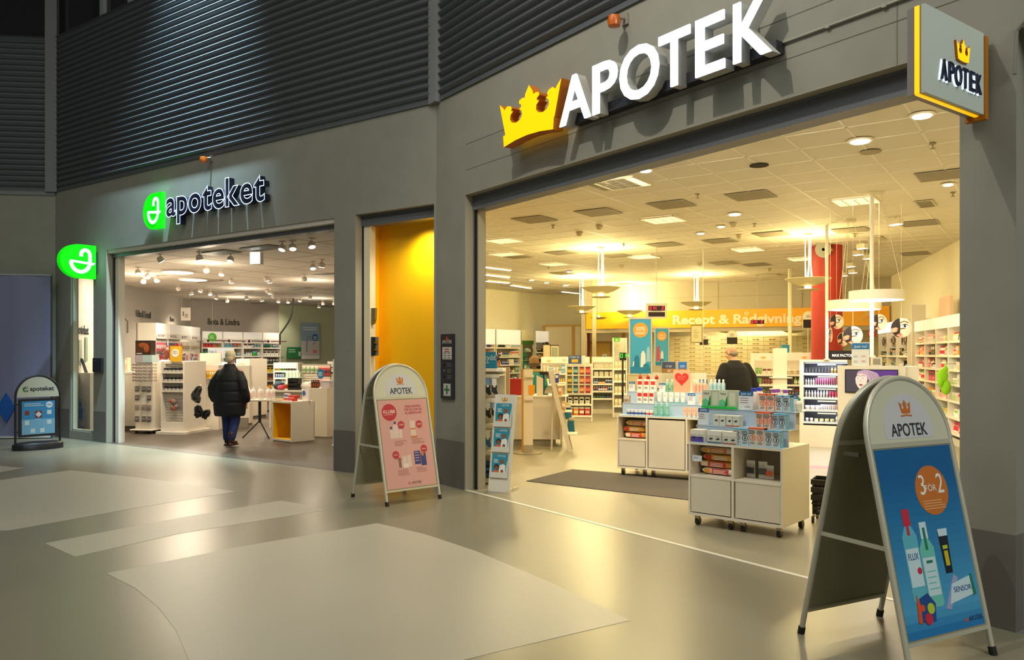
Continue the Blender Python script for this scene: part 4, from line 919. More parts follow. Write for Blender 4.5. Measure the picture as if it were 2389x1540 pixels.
for i, px in enumerate((1494, 1512, 1532)):
    put('bottle', (.05, .06, .05), ('d0362e', 'd0362e', '9a2018'), FI2, X2(px, .44), .44, Y2q + .165, 'small red topped bottle stacked above red and white boxes, ' + nth(i), 'red bottles stacked on boxes')
row(FI2, X2(1551, .42), X2(1573, .42), .43, Y2q, [('bottle', (.05, .17, .05), ('8cc4a4', 'e8ecdc', '78b494'), 2)], 'top tier of rear island left of heart', 'green bottles on top rear tier')
row(FI2, X2(1616, .42), X2(1648, .42), .43, Y2q, [('bottle', (.055, .17, .05), ('e8b8a0', 'f0e4d8', 'e0a890'), 4)], 'top tier of rear island right of heart', 'peach bottles on top rear tier')
row(FI2, X2(1654, .42), X2(1692, .42), .43, Y2q, [('bottle', (.058, .18, .05), ('a8c4c8', 'e8e8e4', '98b8c0'), 4)], 'top tier at right end of rear island', 'pale blue bottles on top rear tier')
price_card(FI2, 1474, .40, Y2q, .09, .13, 'price sign at far left of top rear tier', txt='Just nu!'); price_card(FI2, 1545, .36, Y2q, .09, .12, 'price sign right of red boxes on top rear tier', txt='Just nu!')
price_card(FI2, 1613, .21, Y1q, .10, .15, 'price sign near right of middle rear tier', txt='Just nu!')
put('box', (.09, .10, .04), ('b8a490', 'd8ccb8', '6a4a3a'), FI2, X2(1463, .2), .20, Y1q, 'small brown picture card at left end of middle rear tier', None, name='card_box')
t = thing('heart_sign', 'peach sign with large red heart standing on rear island', 'sign', FI2, X2(1590, .36), .37, Y2q)
b = MB(); b.box(-.115, .115, -.004, .004, 0, .30, 0); hp = []
for i in range(40):
    a = 2*math.pi*i/40; hp.append((.0062*16*math.sin(a)**3*.95, .185 + .0062*(13*math.cos(a) - 5*math.cos(2*a) - 2*math.cos(3*a) - math.cos(4*a))))
b.prism(hp, -.007, -.004, 1); b.lines(-.06, .06, .215, 3, .02, .005, -.008, 2); b.build('board', [mat('d8a684', .5), mat('d0342a', .5), mat('e89080', .5)], t)
# ---- black shopping baskets beside the front island
bx, by = fl(1872, 1222); 
for k in range(3):
    t = thing('shopping_basket', 'black plastic shopping basket in stack beside front island, ' + ['bottom one', 'middle one', 'top one'][k], 'basket', F(2.93, 7.72, -30), 0, 0, .085 + k*.075)
    b = MB(); zz = .19; L_, S_ = .38, .26
    for z0, z1, g in ((0, .012, 0), (zz-.05, zz, .018), (.05, .07, .006), (.10, .115, .012)):
        x0, y0 = -.0 - g, -.0 - g
        for q in ((x0, L_+g, y0, y0+.008), (x0, L_+g, S_+g-.008, S_+g), (x0, x0+.008, y0, S_+g), (L_+g-.008, L_+g, y0, S_+g)): b.box(*q, z0, z1)
    b.box(.0, L_, .0, S_, 0, .008)
    for i in range(14): b.box(.01 + i*.027, .02 + i*.027, -.008, .0, .0, zz); b.box(.01+i*.027, .02+i*.027, S_, S_+.008, 0, zz)
    for i in range(10): b.box(-.008, .0, .01+i*.026, .02+i*.026, 0, zz); b.box(L_, L_+.008, .01+i*.026, .02+i*.026, 0, zz)
    b.build('basket_body', mat('16130f', .5), t)
    b = MB(); b.box(.12, .26, -.028, -.018, zz-.035, zz-.025); b.build('logo_print', mat('c85a2a', .5), t)
t = thing('basket_trolley', 'chrome wire trolley on castors carrying the black baskets', 'trolley', F(2.93, 7.72, -30), 0, 0)
b = MB(); 
for q in ((0, 0), (.38, 0), (.38, .26), (0, .26)): b.tube([(q[0], q[1], .06), (q[0], q[1], .082)], .006)
b.tube([(0, 0, .074), (.38, 0, .074), (.38, .26, .074), (0, .26, .074)], .006, closed=True); b.build('frame', mat('b8ab90', .3, .9), t)
for q in ((0, 0), (.38, 0), (.38, .26), (0, .26)): b = MB(); b.tube([(q[0]-.01, q[1], .03), (q[0]+.01, q[1], .03)], .03, n=14); b.box(q[0]-.014, q[0]+.014, q[1]-.01, q[1]+.01, .03, .065); b.build('caster', mat('2a2420', .5), t)
# ---- leaflet stand at the left
FL_ = F(-.29, 9.52, -25)
t = thing('leaflet_stand', 'leaning white leaflet stand with three blue brochure pockets and crown', 'leaflet stand', FL_)
T = Matrix.Rotation(R(-10), 4, 'X')
b = MB(T); b.box(0, .285, 0, .012, 0, 1.17, 0); b.prism(crown(.055, .133, 1.085, 1.5), -.002, 0, 1); b.build('back_board', [mat('dcd6c6', .45), mat('c8901c', .5)], t)
b = MB(); b.box(.25, .27, .0, .30, 0, .03); b.box(.0, .02, .0, .30, 0, .03); b.box(.12, .14, .17, .19, 0, .90); b.box(.0, .27, .13, .15, 0, .03); b.build('rear_prop', mat('d8d0bc', .5), t)
def brochure(T, x0, z0, w, h):
    b = MB(T); b.box(x0, x0+w, -.012, -.008, z0, z0+h, 0); c = x0+w/2; y = -.0135
    b.prism(crown(.018, x0+w*.27, z0+h*.88, 1.2), y, -.012, 3); b.text('APOTEK', x0+w*.62, z0+h*.87, .030, y, 1, width=w*.5); b.lines(x0+w*.12, x0+w*.45, z0+h*.76, 3, .016, .007, y, 1)
    # two people: tall in back with pale coat, child in front with orange
    b.disc(c+.03, z0+h*.66, .028, y, -.012, 2); b.disc(c-.035, z0+h*.42, .034, y, -.012, 4); b.disc(c-.035, z0+h*.38, .022, y-.0008, -.012, 2)
    b.prism([(c-.01, z0+.02), (c+.085, z0+.02), (c+.08, z0+h*.5), (c+.05, z0+h*.56), (c+.005, z0+h*.5)], y, -.012, 1)
    b.prism([(c-.085, z0+.01), (c+.005, z0+.01), (c-.0, z0+h*.27), (c-.07, z0+h*.27)], y-.0008, -.012, 5)
    b.disc(c+.04, z0+h*.22, .016, y-.0015, -.012, 2); b.disc(c+.04, z0+h*.24, .018, y-.001, -.012, 4); b.prism([(c+.01, z0+.005), (c+.07, z0+.005), (c+.06, z0+h*.16), (c+.02, z0+h*.16)], y-.0016, -.012, 0)
    return b
for k in range(3):
    z0 = .17 + .305*k
    o = brochure(T, .03, z0+.01, .205, .27).build('brochure', [mat('2a8ea8', .4), mat('e8e4da', .5), mat('8a5238', .6), mat('d8702a', .5), mat('33201a', .7), mat('d8642a', .5)], None, FL_.o, FL_.r)
    tag(o, 'blue brochure with smiling family in the %s pocket of leaflet stand' % ['bottom', 'middle', 'top'][k], 'brochure')
    b = MB(T); b.prism([(.015, z0), (.25, z0), (.25, z0+.12), (.235, z0+.2), (.225, z0+.06), (.04, z0+.06), (.03, z0+.2), (.015, z0+.12)], -.022, -.018); b.box(.015, .25, -.022, 0, z0-.005, z0)
    b.build('pocket', mat('d4d2c6', .3), t)
# ---- sock rack
FS = F(-.52, 10.18, -12)
t = thing('sock_rack', 'tall white peg rack of hanging socks behind the leaflet stand', 'rack', FS)
b = MB(); b.box(0, .40, .18, .22, .06, 1.42); b.box(0, .40, -.14, .2, .02, .07); b.box(-.0, .02, -.12, .2, .06, 1.3); b.build('frame', mat('d8d0bc', .5), t)
for k, z0 in enumerate((1.37, 1.06, .74, .40)):
    b = MB(); b.box(0, .40, -.14, .18, z0 + .0, z0 + .012); b.box(0, .4, -.145, -.14, z0-.025, z0+.02)
    b.build('shelf', mat('ded8c8', .5), t)
SK = [('8a2a5c', 'e8e2e8'), ('1e2230', '9cc4e8'), ('23262e', '7aa8d8'), ('2c2e34', 'e4e4e4')]
def sock():
    pass
for r_, z0 in enumerate((1.17, .83, .46)):
    for i in range(4):
        c = SK[(i if r_ == 0 else (1, 2, 3, 2)[i])] if r_ < 2 else ('2f6aa0', 'e8e4e0')
        key = ('sock', c)
        def mk(c=c):
            b = MB(); b.prism([(-.035, .05), (.02, .0), (.045, .02), (.03, .07), (.035, .2), (-.035, .2)], -.012, .012, 0); b.box(-.03, .03, -.014, .014, .13, .22, 1); b.disc(0, .12, .017, -.0145, -.012, 2); return b.mesh('sock', [mat(c[0], .8), mat(c[1], .5), mat('e8e0d8', .5)])
        o = bpy.data.objects.new('sock_pair', rotZ_mesh(key, mk)); COL.objects.link(o); o.location = FS.w(.075 + i*.085, -.12, z0 - (.0 if r_ else .05)); o.rotation_euler = (0, 0, FS.r + R(12))
        tag(o, '%s sock pair on card in %s row of sock rack, %s' % ('plum' if c[0][0] == '8' else 'blue' if c[0] == '2f6aa0' else 'black', ['upper', 'middle', 'lower'][r_], nth(i)), 'socks', 'socks hanging on the rack')
for i in range(3):
    o = MB().ell((0, 0, 0), (.165, .11, .032)).build('folded_textile', mat(('2a5a8c', '3a72a8', '1f4468')[i], .8), None, FS.w(.2, .0, .115 + i*.066), FS.r, smooth=True)
    tag(o, 'folded blue textile at foot of sock rack, ' + ['lowest', 'middle', 'uppermost'][i], 'textile')
xx, zt_ = FS.hit(1112, 822, -.1); xq, zq = FS.hit(1146, 862, -.1)
t = thing('header_sign', 'blue sign ending in kydd on top of the sock rack', 'sign', FS, 0, -.06, 1.42)
b = MB(); b.box(0, .40, .1, .3, 0, .04, 3); b.build('base', mat('e8e4dc', .5), t)
b = MB(); H_ = .21; b.prism([(-.1, .04), (.33, .04), (.305, .04+H_), (-.1, .04+H_)], .12, .13, 0); b.text('Skydd', .30, .04+H_*.5, .10, .118, 1, xs=.8, align='r'); b.lines(.05, .24, .04+H_*.35, 1, .02, .008, .118, 1); b.lines(.05, .2, .04+H_*.22, 1, .02, .008, .118, 1)
b.build('panel', [mat('1c88b4', .5), mat('e6eef2', .5)], t)
# ---- service counter group
FQ = F(.02, 14.1, -4)
t = thing('partition_screen', 'plain beige partition panel left of the red case', 'partition', F(-.335, 13.5, -3))
b = MB(); b.bev(0, .30, 0, .03, .06, 1.42, .01); b.box(.02, .06, -.1, .13, 0, .06); b.box(.24, .28, -.1, .13, 0, .06); b.build('panel', mat('a79a80', .6), t)
t = thing('service_counter', 'white service counter with grey plinth and round cable cap', 'counter', F(-.02, 14.15, -2))
b = MB(); b.box(0, .88, 0, .7, .12, .87); b.build('body', mat('d8d2c6', .5), t); b = MB(); b.box(-.02, .90, -.02, .72, .87, .90); b.build('worktop', mat('e9e4d6', .4), t)
b = MB(); b.box(.02, .80, .04, .66, 0, .12); b.build('plinth', mat('8a8474', .6), t); b = MB(); b.disc(.62, .24, .045, -.008, 0); b.build('cable_cap', mat('cfc6b0', .5), t)
t = thing('counter_extension', 'low white counter shelf at right end of the service counter', 'counter', F(.87, 13.95, -2))
b = MB(); b.box(0, .16, 0, .5, .70, .74); b.box(.0, .02, 0, .5, 0, .70); b.build('top', mat('e4dfd0', .5), t)
t = thing('display_post', 'tall white post with oak edge and round floor plate', 'post', F(.16, 13.1, -2))
b = MB(); b.box(.03, .185, 0, .05, .02, 1.39, 0); b.build('panel', mat('e4dcc8', .5), t); b = MB(); b.box(0, .03, 0, .05, .02, 1.39); b.build('oak_edge', mat('c08a3a', .5), t)
b = MB(); b.lathe([(.24, 0), (.24, .015), (.22, .022)], cx=.1, cy=.03, n=32); b.build('base_plate', mat('9c947e', .4, .3), t, smooth=True)
b = MB(); b.box(.03, .185, -.004, 0, .02, .14, 0); b.build('kick_strip', mat('a8a08a', .5), t)
MB().box(.06, .2, -.06, -.01, 1.26, 1.30).build('holder', mat('e8e2d4', .4), t); MB().box(.06, .19, -.05, -.0, .88, .92).build('holder', mat('e8e2d4', .4), t)
o = MB().box(.0, .10, -.012, -.004, 0, .16).build('yellow_card', mat('f0a018', .5), None, F(.16, 13.1).w(.115, -.003, .97)); tag(o, 'small plain orange card on the tall white post', 'card')
t = thing('first_aid_case', 'red case with black handle standing on the service counter', 'case', F(-.05, 14.3, -2), 0, 0, .90)
b = MB(); b.bev(0, .225, 0, .16, 0, .30, .012); b.build('case_body', mat('a01c16', .5), t); b = MB(); b.tube([(.08, .08, .29), (.08, .08, .34), (.15, .08, .34), (.15, .08, .29)], .012); b.build('handle', mat('1c1814', .5), t)
t = thing('monitor', 'black flat monitor seen side-on behind the white screen panel', 'monitor', F(.50, 14.45, -4), 0, 0, .90)
b = MB(); b.box(0, .2, .0, .03, .36, .42); b.box(.06, .09, 0, .03, .02, .4); b.box(.0, .16, -.05, .1, 0, .02); b.build('frame', mat('1a1712', .5), t)
t = thing('desk_screen', 'white desk divider panel on the service counter', 'divider', F(.44, 14.25, -4), 0, 0, .90)
b = MB(); b.prism([(0, 0), (.12, 0), (.12, .30), (0, .36)], 0, .015); b.build('panel', mat('d8d0bc', .5), t)
# ladder shelf
FLd = F(.61, 13.36, -6)
t = thing('ladder_shelf', 'leaning white ladder display shelf right of the service counter', 'ladder shelf', FLd)
for y0 in (0, .42):
    b = MB(); b.prism([(.0, 1.34), (.07, 1.36), (.40, 0), (.33, 0)], y0, y0+.03); b.build('rail', mat('dad2be', .5), t)
b = MB(); b.prism([(.06, 1.3), (.09, 1.3), (.06, 0), (.03, 0)], .2, .23); b.build('rear_leg', mat('cfc6b0', .5), t)
for k, zz in enumerate((.28, .66, .92, 1.14)):
    x = .33 - zz*.24 + .06; b = MB(); b.box(x-.06, x+.16, .03, .42, zz, zz+.015); b.build('rung_shelf', mat('e4ddca', .5), t)
for i, (zz, c, k) in enumerate([(.935, 'e8a050', 'box'), (1.155, '2c3c9c', 'box'), (.675, 'd8a860', 'box')]):
    x = .40 - zz*.24
    for j in range(3): put(k, (.05, .15, .09), (c, 'f0ece0', '5a5a6a'), FLd, x + .02 + .0*j, .1 + j*.12, zz, '%s box on ladder shelf, %s level, %s' % (cname(c), ['middle', 'top', 'lower'][i], ['front', 'middle', 'rear'][j]), 'boxes on ladder shelf')
for i, (px, py) in enumerate([(1325, 965), (1332, 998)]):
    p = at(px, py, 14.0); t = thing('gift_bag', 'teal fringed pouch hanging right of ladder shelf, %s' % ('upper' if i == 0 else 'lower'), 'pouch', p)
    b = MB(); b.prism([(-.06, .12), (.05, .13), (.07, -.1), (.04, -.08), (.02, -.11), (-.01, -.085), (-.03, -.11), (-.05, -.085), (-.06, -.1)], -.02, .02); b.build('pouch_body', mat('1c6a86', .7), t)
    b = MB(); b.ell((0, 0, .15), (.06, .03, .045)); b.build('gauze_top', mat('b8ae88', .7), t, smooth=True)
    b = MB(); b.tube([(-.12, .02, .19), (0, 0, .19)], .004); b.build('hook', mat('c8c0a8', .4), t)
# candy gondola
FCg = F(1.30, 19.35, -6)
shelving('snack_gondola', 'white wheeled gondola with rows of coloured sweet bags', FCg, 0, 0, .66, 1.40, .45, (.14, .42, .68), base=.1)
BAG = [('5c5a2c', 'c8a83a', '3a3a1c'), ('2f5a64', '8ab0b4', '1c3a44'), ('a8502c', 'e0a060', '6a2a18'), ('a02c34', 'e06a60', '6a1a20')]
for r_ in range(3):
    for i in range(4): put('pouch', (.115, .19, .06), BAG[i], FCg, .11 + i*.147, -.04, 1.14 - r_*.225 + .0, '%s snack bag in %s row of gondola, %s' % (['olive', 'teal', 'orange', 'red'][i], ['top', 'second', 'third'][r_], nth(i)), 'sweet bags on the gondola', cat='bag', name='snack_bag')
for i in range(4):
    put('box', (.10, .16, .06), ('e8e2d0', '26241e', '26241e'), FCg, .12 + i*.14, .05, .42, 'white box with black round logo in gondola, ' + nth(i), 'white boxes in the gondola')
    put('pouch', (.12, .20, .06), [('c8602c', 'e8b060', 'e8e0d0'), ('d88a2c', 'e8c890', 'e8e0d0'), ('b82a24', 'e8e0d8', 'e8e0d0'), ('c42c24', 'e8a8a0', 'e8e0d0')][i], FCg, .12 + i*.14, .05, .14, '%s bag on bottom level of gondola, %s' % (['orange', 'amber', 'red', 'scarlet'][i], nth(i)), 'bags on bottom of gondola', cat='bag', name='snack_bag')
t = thing('price_sign', 'blue price sign reading 2 FÖR 35 on top of gondola', 'price sign', FCg, .07, .1, 1.40)
b = MB(); b.box(0, .32, 0, .01, 0, .20, 0); b.text('2 FÖR 35:-', .16, .14, .055, -.002, 1, width=.26); b.box(.08, .24, -.003, 0, .03, .11, 2); b.box(.32, .42, .02, .03, 0, .2, 3); b.build('panel', [mat('2a4a7c', .5), mat('e0e4e8', .5), mat('c8a03c', .5), mat('cfd6d8', .5)], t)
# header shelf left of it and vitamin shelf right of it
def Wx(px, Y): return (px - CX) / FPX * Y
FV = F(Wx(1381, 21.8), 21.8, -4)
shelving('vitamin_shelf', 'white shelf of small blue and red jars right of gondola', FV, 0, 0, .66, 1.56, .4, (.42, .62, .82, 1.02, 1.24), header=.14)
row(FV, .05, .61, .06, .42, [('jar', (.06, .10, .06), ('3c5a40', '22282c', '4a7a5a'), 4), ('jar', (.06, .10, .06), ('2c3444', '22282c', '4a5a7a'), 4)], 'bottom jar row of vitamin shelf', 'dark jars lowest row')
row(FV, .05, .61, .06, .62, [('bottle', (.055, .13, .055), ('e07a2c', 'e8e8e4', '3a5a9c'), 2), ('bottle', (.055, .13, .055), ('3a5a9c', 'e8e8e4', 'e8e4e0'), 2), ('bottle', (.055, .13, .055), ('c8304a', 'e8e8e4', 'e8e4e0'), 2), ('bottle', (.055, .13, .055), ('b8c4d8', 'e8e8e4', '2c4a8c'), 3)], 'second row of vitamin shelf', 'coloured bottles second row')
row(FV, .05, .61, .06, .82, [('bottle', (.06, .13, .055), ('2c4a8c', 'e8e8e4', 'b8c8e0'), 2), ('box', (.10, .05, .06), ('e8a04a', 'f0e8d8', 'c86a4a'), 2), ('bottle', (.06, .13, .055), ('cfd8e4', '2c4a8c', '2c4a8c'), 4)], 'third row of vitamin shelf', 'bottles third row')
row(FV, .05, .61, .06, 1.02, [('box', (.11, .13, .06), ('ece4cc', 'c8c0a8', 'a88a5a'), 4)], 'fourth row of vitamin shelf', 'cream boxes fourth row')
row(FV, .05, .61, .06, 1.24, [('box', (.11, .11, .06), ('ece4cc', 'd8d0b8', 'a88a5a'), 4)], 'top row of vitamin shelf', 'cream boxes top row')
FV2 = F(Wx(1262, 22), 22.0, -4)
shelving('header_shelf', 'white shelf with crown header behind the service counter', FV2, 0, 0, 1.35, 1.56, .4, (.5, .8, 1.1), header=.17)
o = MB().prism(crown(.07, .22, 1.415, 1.6), -.023, -.02, 0).text('Bli vårdad', .80, 1.43, .10, -.023, 1).build('header_print', [mat('e8b02c', .5), mat('a89c84', .5)], bpy.data.objects[[q.name for q in COL.objects if q.name.startswith('header_shelf')][-1]])
randrow(FV2, .05, 1.3, .06, 1.10, .24, 'upper level of crown header shelf', 'goods on crown header shelf'); randrow(FV2, .05, 1.3, .06, .80, .2, 'middle level of crown header shelf', 'goods on crown header shelf')
# white stand with shelves and green top + green number display
FG = F(Wx(1430, 20.5), 20.5, -4)
shelving('info_stand', 'narrow tall white info stand with green crown label', FG, 0, 0, .36, 2.06, .3, (.30, .62, .94, 1.26))
b = MB(); b.box(.02, .18, -.01, 0, 1.96, 2.06, 0); b.prism(crown(.04, .10, 1.985, 1.6), -.012, -.01, 1); b.prism(crown(.06, .12, 1.82, 1.5), -.012, 0, 2); b.lines(.05, .25, 1.68, 2, .05, .012, -.01, 3)
b.build('label_panel', [mat('5ab02c', .5), mat('e8f0e0', .5), mat('e8b02c', .5), mat('9a927c', .5)], LAST)
for zz, l_ in ((.30, 'lowest'), (.62, 'second'), (.94, 'third'), (1.26, 'top')): row(FG, .04, .32, .05, zz, [('box', (.08, .18, .06), ('d8ceac', 'e8e0c8', 'a89c7c'), 3)], l_ + ' level of narrow info stand', 'cream boxes in info stand')
def seg7(b, s, x, z, h, y, m):
    """seven segment digits"""
    D = {'0': 'abcdef', '1': 'bc', '2': 'abged', '4': 'fgbc', 'n': 'abcef'}
    w = h*.52; q = {'a': ((0, h), (w, h)), 'b': ((w, h), (w, h/2)), 'c': ((w, h/2), (w, 0)), 'd': ((0, 0), (w, 0)), 'e': ((0, 0), (0, h/2)), 'f': ((0, h/2), (0, h)), 'g': ((0, h/2), (w, h/2))}
    for ch in s:
        if ch != ' ':
            for k in D[ch]:
                (a, c), (d, e) = q[k]; b.ribbon([(x+a, z+c), (x+d, z+e)], h*.13, y-.002, y, m)
        x += w*1.55
t = thing('queue_display', 'small black display with green digits 014 by the narrow info stand', 'number display', at(1446, 841, 19.5))
b = MB(); b.box(0, .165, 0, .05, 0, .19); b.box(.06, .1, .05, .07, -.9, .19); b.box(-.0, .16, .02, .2, -1.50, -1.47); b.box(.06, .1, .05, .07, -1.5, -.8); b.build('case', mat('12140f', .4), t)
b = MB(); seg7(b, '014', .02, .07, .09, 0, 0); b.build('digits', mat('2cc83a', .5, emit=2), t)
# ---- banners
def banner(px0, py0, px1, py1, Y, label, disc_t, small, items, rot=-3, pole=True):
    p = at(px0, py1, Y); q = at(px1, py0, Y); w = q.x - p.x; h = q.z - p.z
    t = thing('banner_stand', label, 'banner', p, rot=rot)
    b = MB(); b.box(0, w, 0, .012, 0, h, 0); b.disc(w*.5, h*.80, w*.36, -.002, 0, 1); b.text(disc_t, w*.5, h*.79, w*.27, -.004, 2, width=w*.46); b.lines(w*.25, w*.75, h*.765, 3, h*.018, h*.006, -.003, 2)
    for x, z, ww, hh, m in items: 
        b.prism([(w*x, h*z), (w*(x+ww), h*z), (w*(x+ww*.9), h*(z+hh*.8)), (w*(x+ww*.6), h*(z+hh)), (w*(x+ww*.4), h*(z+hh)), (w*(x+ww*.1), h*(z+hh*.8))], -.003 - .0005*m, 0, m)
    b.box(0, w, -.0015, 0, 0, h*.12, 7)
    b.build('print_panel', [mat('3f9fc6', .4), mat('e89a2c', .45), mat('f2efe6', .5), mat('e4ddd4', .4), mat('8fc0d0', .4), mat('1c7a9c', .4), mat('c83a4a', .4), mat('1f7fa8', .4)], t)
    b = MB(); b.box(-.02, 0, -.006, .02, -.0, h+.02); b.box(w, w+.02, -.006, .02, 0, h+.02); b.box(-.02, w+.02, -.008, .022, h, h+.03); b.build('frame', mat('c9c4b0', .4, .3), t)
    b = MB(); b.tube([(w/2, .03, -p.z+.02), (w/2, .03, h*.5)], .014); b.lathe([(.16, 0), (.16, .015)], cx=w/2, cy=.03, n=24, z=-p.z); b.build('pole_and_foot', mat('c0baa8', .4, .4), t)
banner(1470, 745, 1518, 872, 12.4, 'tall blue banner with orange 30% disc above rear island', '30%', '', [(.18, .12, .28, .22, 5), (.12, .14, .3, .10, 3), (.5, .12, .26, .3, 3), (.78, .22, .2, .28, 4), (.6, .05, .35, .14, 5)])
banner(1529, 767, 1559, 853, 16.2, 'smaller blue banner with orange 3 för 2 disc behind first', '3 för 2', '', [(.1, .12, .25, .42, 6), (.12, .1, .28, .3, 4), (.42, .12, .2, .28, 3), (.3, .05, .4, .14, 5)])
# ---- hanging queue displays
p = at(1508, 743, 16.5); w = at(1556, 743, 16.5).x - p.x; h = at(0, 708, 16.5).z - p.z
t = thing('queue_display', 'white hanging queue board with red digits 014 2', 'number display', p)
b = MB(); b.box(0, w, 0, .08, 0, h, 0); b.box(w*.1, w*.9, -.003, 0, h*.52, h*.84, 1); b.box(w*.1, w*.9, -.003, 0, h*.12, h*.42, 1); b.lines(w*.2, w*.8, h*.5, 1, .1, .006, -.003, 1); b.build('case', [mat('e4dfd0', .5), mat('2a0c0c', .4)], t)
b = MB(); seg7(b, '014', w*.16, h*.58, h*.20, -.003, 0); seg7(b, '2', w*.76, h*.58, h*.20, -.003, 0); b.build('digits', mat('ff2038', .5, emit=2.5), t)
b = MB(); b.tube([(w*.5, .04, h), (w*.5, .04, ZR-p.z)], .006); b.build('rod', mat('b8b096', .5), t)
p = at(1752, 756, 22.0); w = at(1783, 756, 22).x - p.x; h = .11
t = thing('queue_display', 'small black display with red digits before the orange fascia', 'number display', p)
b = MB(); b.box(0, w, 0, .05, 0, h, 0); b.build('case', mat('3a0a0a', .4), t); b = MB(); seg7(b, '014', w*.05, .02, .07, 0, 0); seg7(b, '2', w*.76, .02, .07, 0, 0); b.build('digits', mat('ff2038', .5, emit=2.5), t)
b = MB(); b.tube([(w*.5, .03, h), (w*.5, .03, ZR-p.z)], .004); b.build('rod', mat('c8b890', .5), t)
# ---- orange fascia with lettering
xl_ = .02; xr_ = 9.3
t = thing('fascia_sign', 'long orange fascia reading Recept & Rådgivning across the rear wall', 'fascia sign', FBK)
zt_, zb_ = 3.02, 2.42
z_a = FBK.hit(1893, 718, -.05)[1]; z_b = FBK.hit(1893, 761, -.05)[1]; z_c = FBK.hit(1420, 731, -.05)[1]; print('FASCIA', z_a, z_b, z_c)
b = MB(); b.box(xl_, xr_, -.06, 0, z_b, z_a); b.build('fascia_board', mat('ffb412', .5, noise=.02), t)
xa = FBK.hit(1570, 745, -.06)[0]; xb = FBK.hit(1871, 745, -.06)[0]; zl = FBK.hit(1600, 756, -.06)[1]
V, P, g0, g1 = glyphs('Recept & Rådgivning', .03, .02)
g = [glyphs(q, .03, .02) for q in ('Recept & Radgivning', 'Recept & R', 'Recept & Ra')]; ks = (xb-xa)/(g[0][3]-g[0][2]); rx = xa + ((g[1][3]+g[2][3])/2 + .02 - g[0][2])*ks
b = MB(); b.text('Recept & Radgivning', (xa+xb)/2, zl, .40, -.066, 0, .01, .03, width=xb-xa); b.ribbon([(rx + .045*math.cos(R(a_*24)), zl + .30 + .045*math.sin(R(a_*24))) for a_ in range(15)], .026, -.071, -.061, 0, closed=True); b.build('lettering', mat('f6ecd0', .5), t)
xa = FBK.hit(2000, 745, -.06)[0]; xb = FBK.hit(2058, 745, -.06)[0]
b = MB(); b.text('APOTEK', (xa+xb)/2, FBK.hit(2020, 749, -.06)[1], .26, -.066, 0, .01, .01, width=xb-xa); b.prism(crown(.22, (xa+xb)/2, FBK.hit(2020, 735, -.06)[1], 1.4), -.066, -.061, 0); b.build('crown_lettering', mat('f0c878', .5), t)
# ---- prescription drawer wall
xa = FBW.hit(1562, 800, -.4)[0]; xb = FBW.hit(1900, 800, -.4)[0]; w = xb - xa; zt_ = FBW.hit(1700, 787, -.4)[1]
t = thing('drawer_cabinet', 'wide cream wall of medicine drawers behind the prescription desk', 'cabinet', FBW, xa, -.4, 0)
b = MB(); b.box(0, w, .02, .38, 0, zt_); b.box(0, w, 0, .38, zt_, zt_+.04); b.build('carcass', mat('efe0a8', .5), t)
nc, nr = 9, 10
for i in range(nc):
    for j in range(nr):
        b = MB(); x0 = i*w/nc + .01; x1 = (i+1)*w/nc - .01; z0 = zt_ - (j+1)*.145 + .008; z1 = zt_ - j*.145 - .008
        b.box(x0, x1, 0, .02, z0, z1, 0); dw = b.build('drawer', mat('efe2b0', .5), t)
        for k in (.40, .62): MB().box(x0 + (x1-x0)*k-.04, x0 + (x1-x0)*k+.04, -.012, 0, (z0+z1)/2-.012, (z0+z1)/2+.012).build('handle', mat('b8863a', .5), dw)
# desk in front of it
t = thing('prescription_desk', 'long white prescription desk below the orange fascia', 'desk', FBK, 1.8, -1.2, 0)
b = MB(); b.box(0, 6.2, 0, .6, .1, .98); b.build('body', mat('e4dcc4', .5), t); b = MB(); b.box(-.03, 6.23, -.03, .63, .98, 1.02); b.build('worktop', mat('efe8d4', .4), t)
b = MB(); b.box(0, 6.2, .05, .6, 0, .1); b.build('plinth', mat('8a8270', .6), t)
for i, px in enumerate((1642, 1708, 1886)):
    p = at(px, 0, 21.0); zq = at(0, (797, 795, 757)[i] + 8, 21).z; hq = (.30, .36, .44)[i]
    t = thing('desk_marker', 'round topped white marker sign with black lower half, ' + nth(i), 'sign', (p.x, 21.0, 1.02 if 0 else 0))
    b = MB(); aw = .36 if i else .3; b.prism([(x, z + zq) for x, z in arch(aw*.8, hq)], 0, .02, 0); b.box(-aw*.38, aw*.38, -.004, 0, zq, zq + hq*.5, 1); b.lines(-.06, .06, zq+hq*.75, 3, .025, .008, -.003, 1); b.build('plate', [mat('e4dcc4', .5), mat('1c120c', .5)], t)
    b = MB(); b.tube([(0, .03, .02), (0, .03, zq+.1)], .012); b.lathe([(.12, 0), (.12, .02)], cy=.03, n=20); b.build('stand', mat('c8c0a8', .5), t)
# wreath poster on slender rod
p = at(1612, 799, 17); q = at(1638, 759, 17); w = q.x-p.x; h = q.z-p.z
t = thing('framed_notice', 'cream notice with leafy border hanging above the island goods', 'notice', p)
b = MB(); b.box(0, w, 0, .01, 0, h, 0); b.lines(w*.25, w*.75, h*.7, 5, h*.1, .008, -.002, 2, .5); random.seed(3)
for i in range(90):
    s_ = i/90*4; e = s_ % 1; x, z = [(e, 0), (1, e), (1-e, 1), (0, 1-e)][int(s_)]; b.prism([(w*x-.014, h*z), (w*x, h*z+.009), (w*x+.014, h*z), (w*x, h*z-.009)], -.003, 0, 1 if i % 3 else 3)
b.build('sheet', [mat('e2d8a8', .6), mat('7a7a3a', .6), mat('8a8468', .6), mat('c8862c', .6)], t)
b = MB(); b.tube([(w+.02, 0, -.6), (w+.02, 0, ZR-p.z)], .008); b.build('rod', mat('e0d8b8', .5), t)
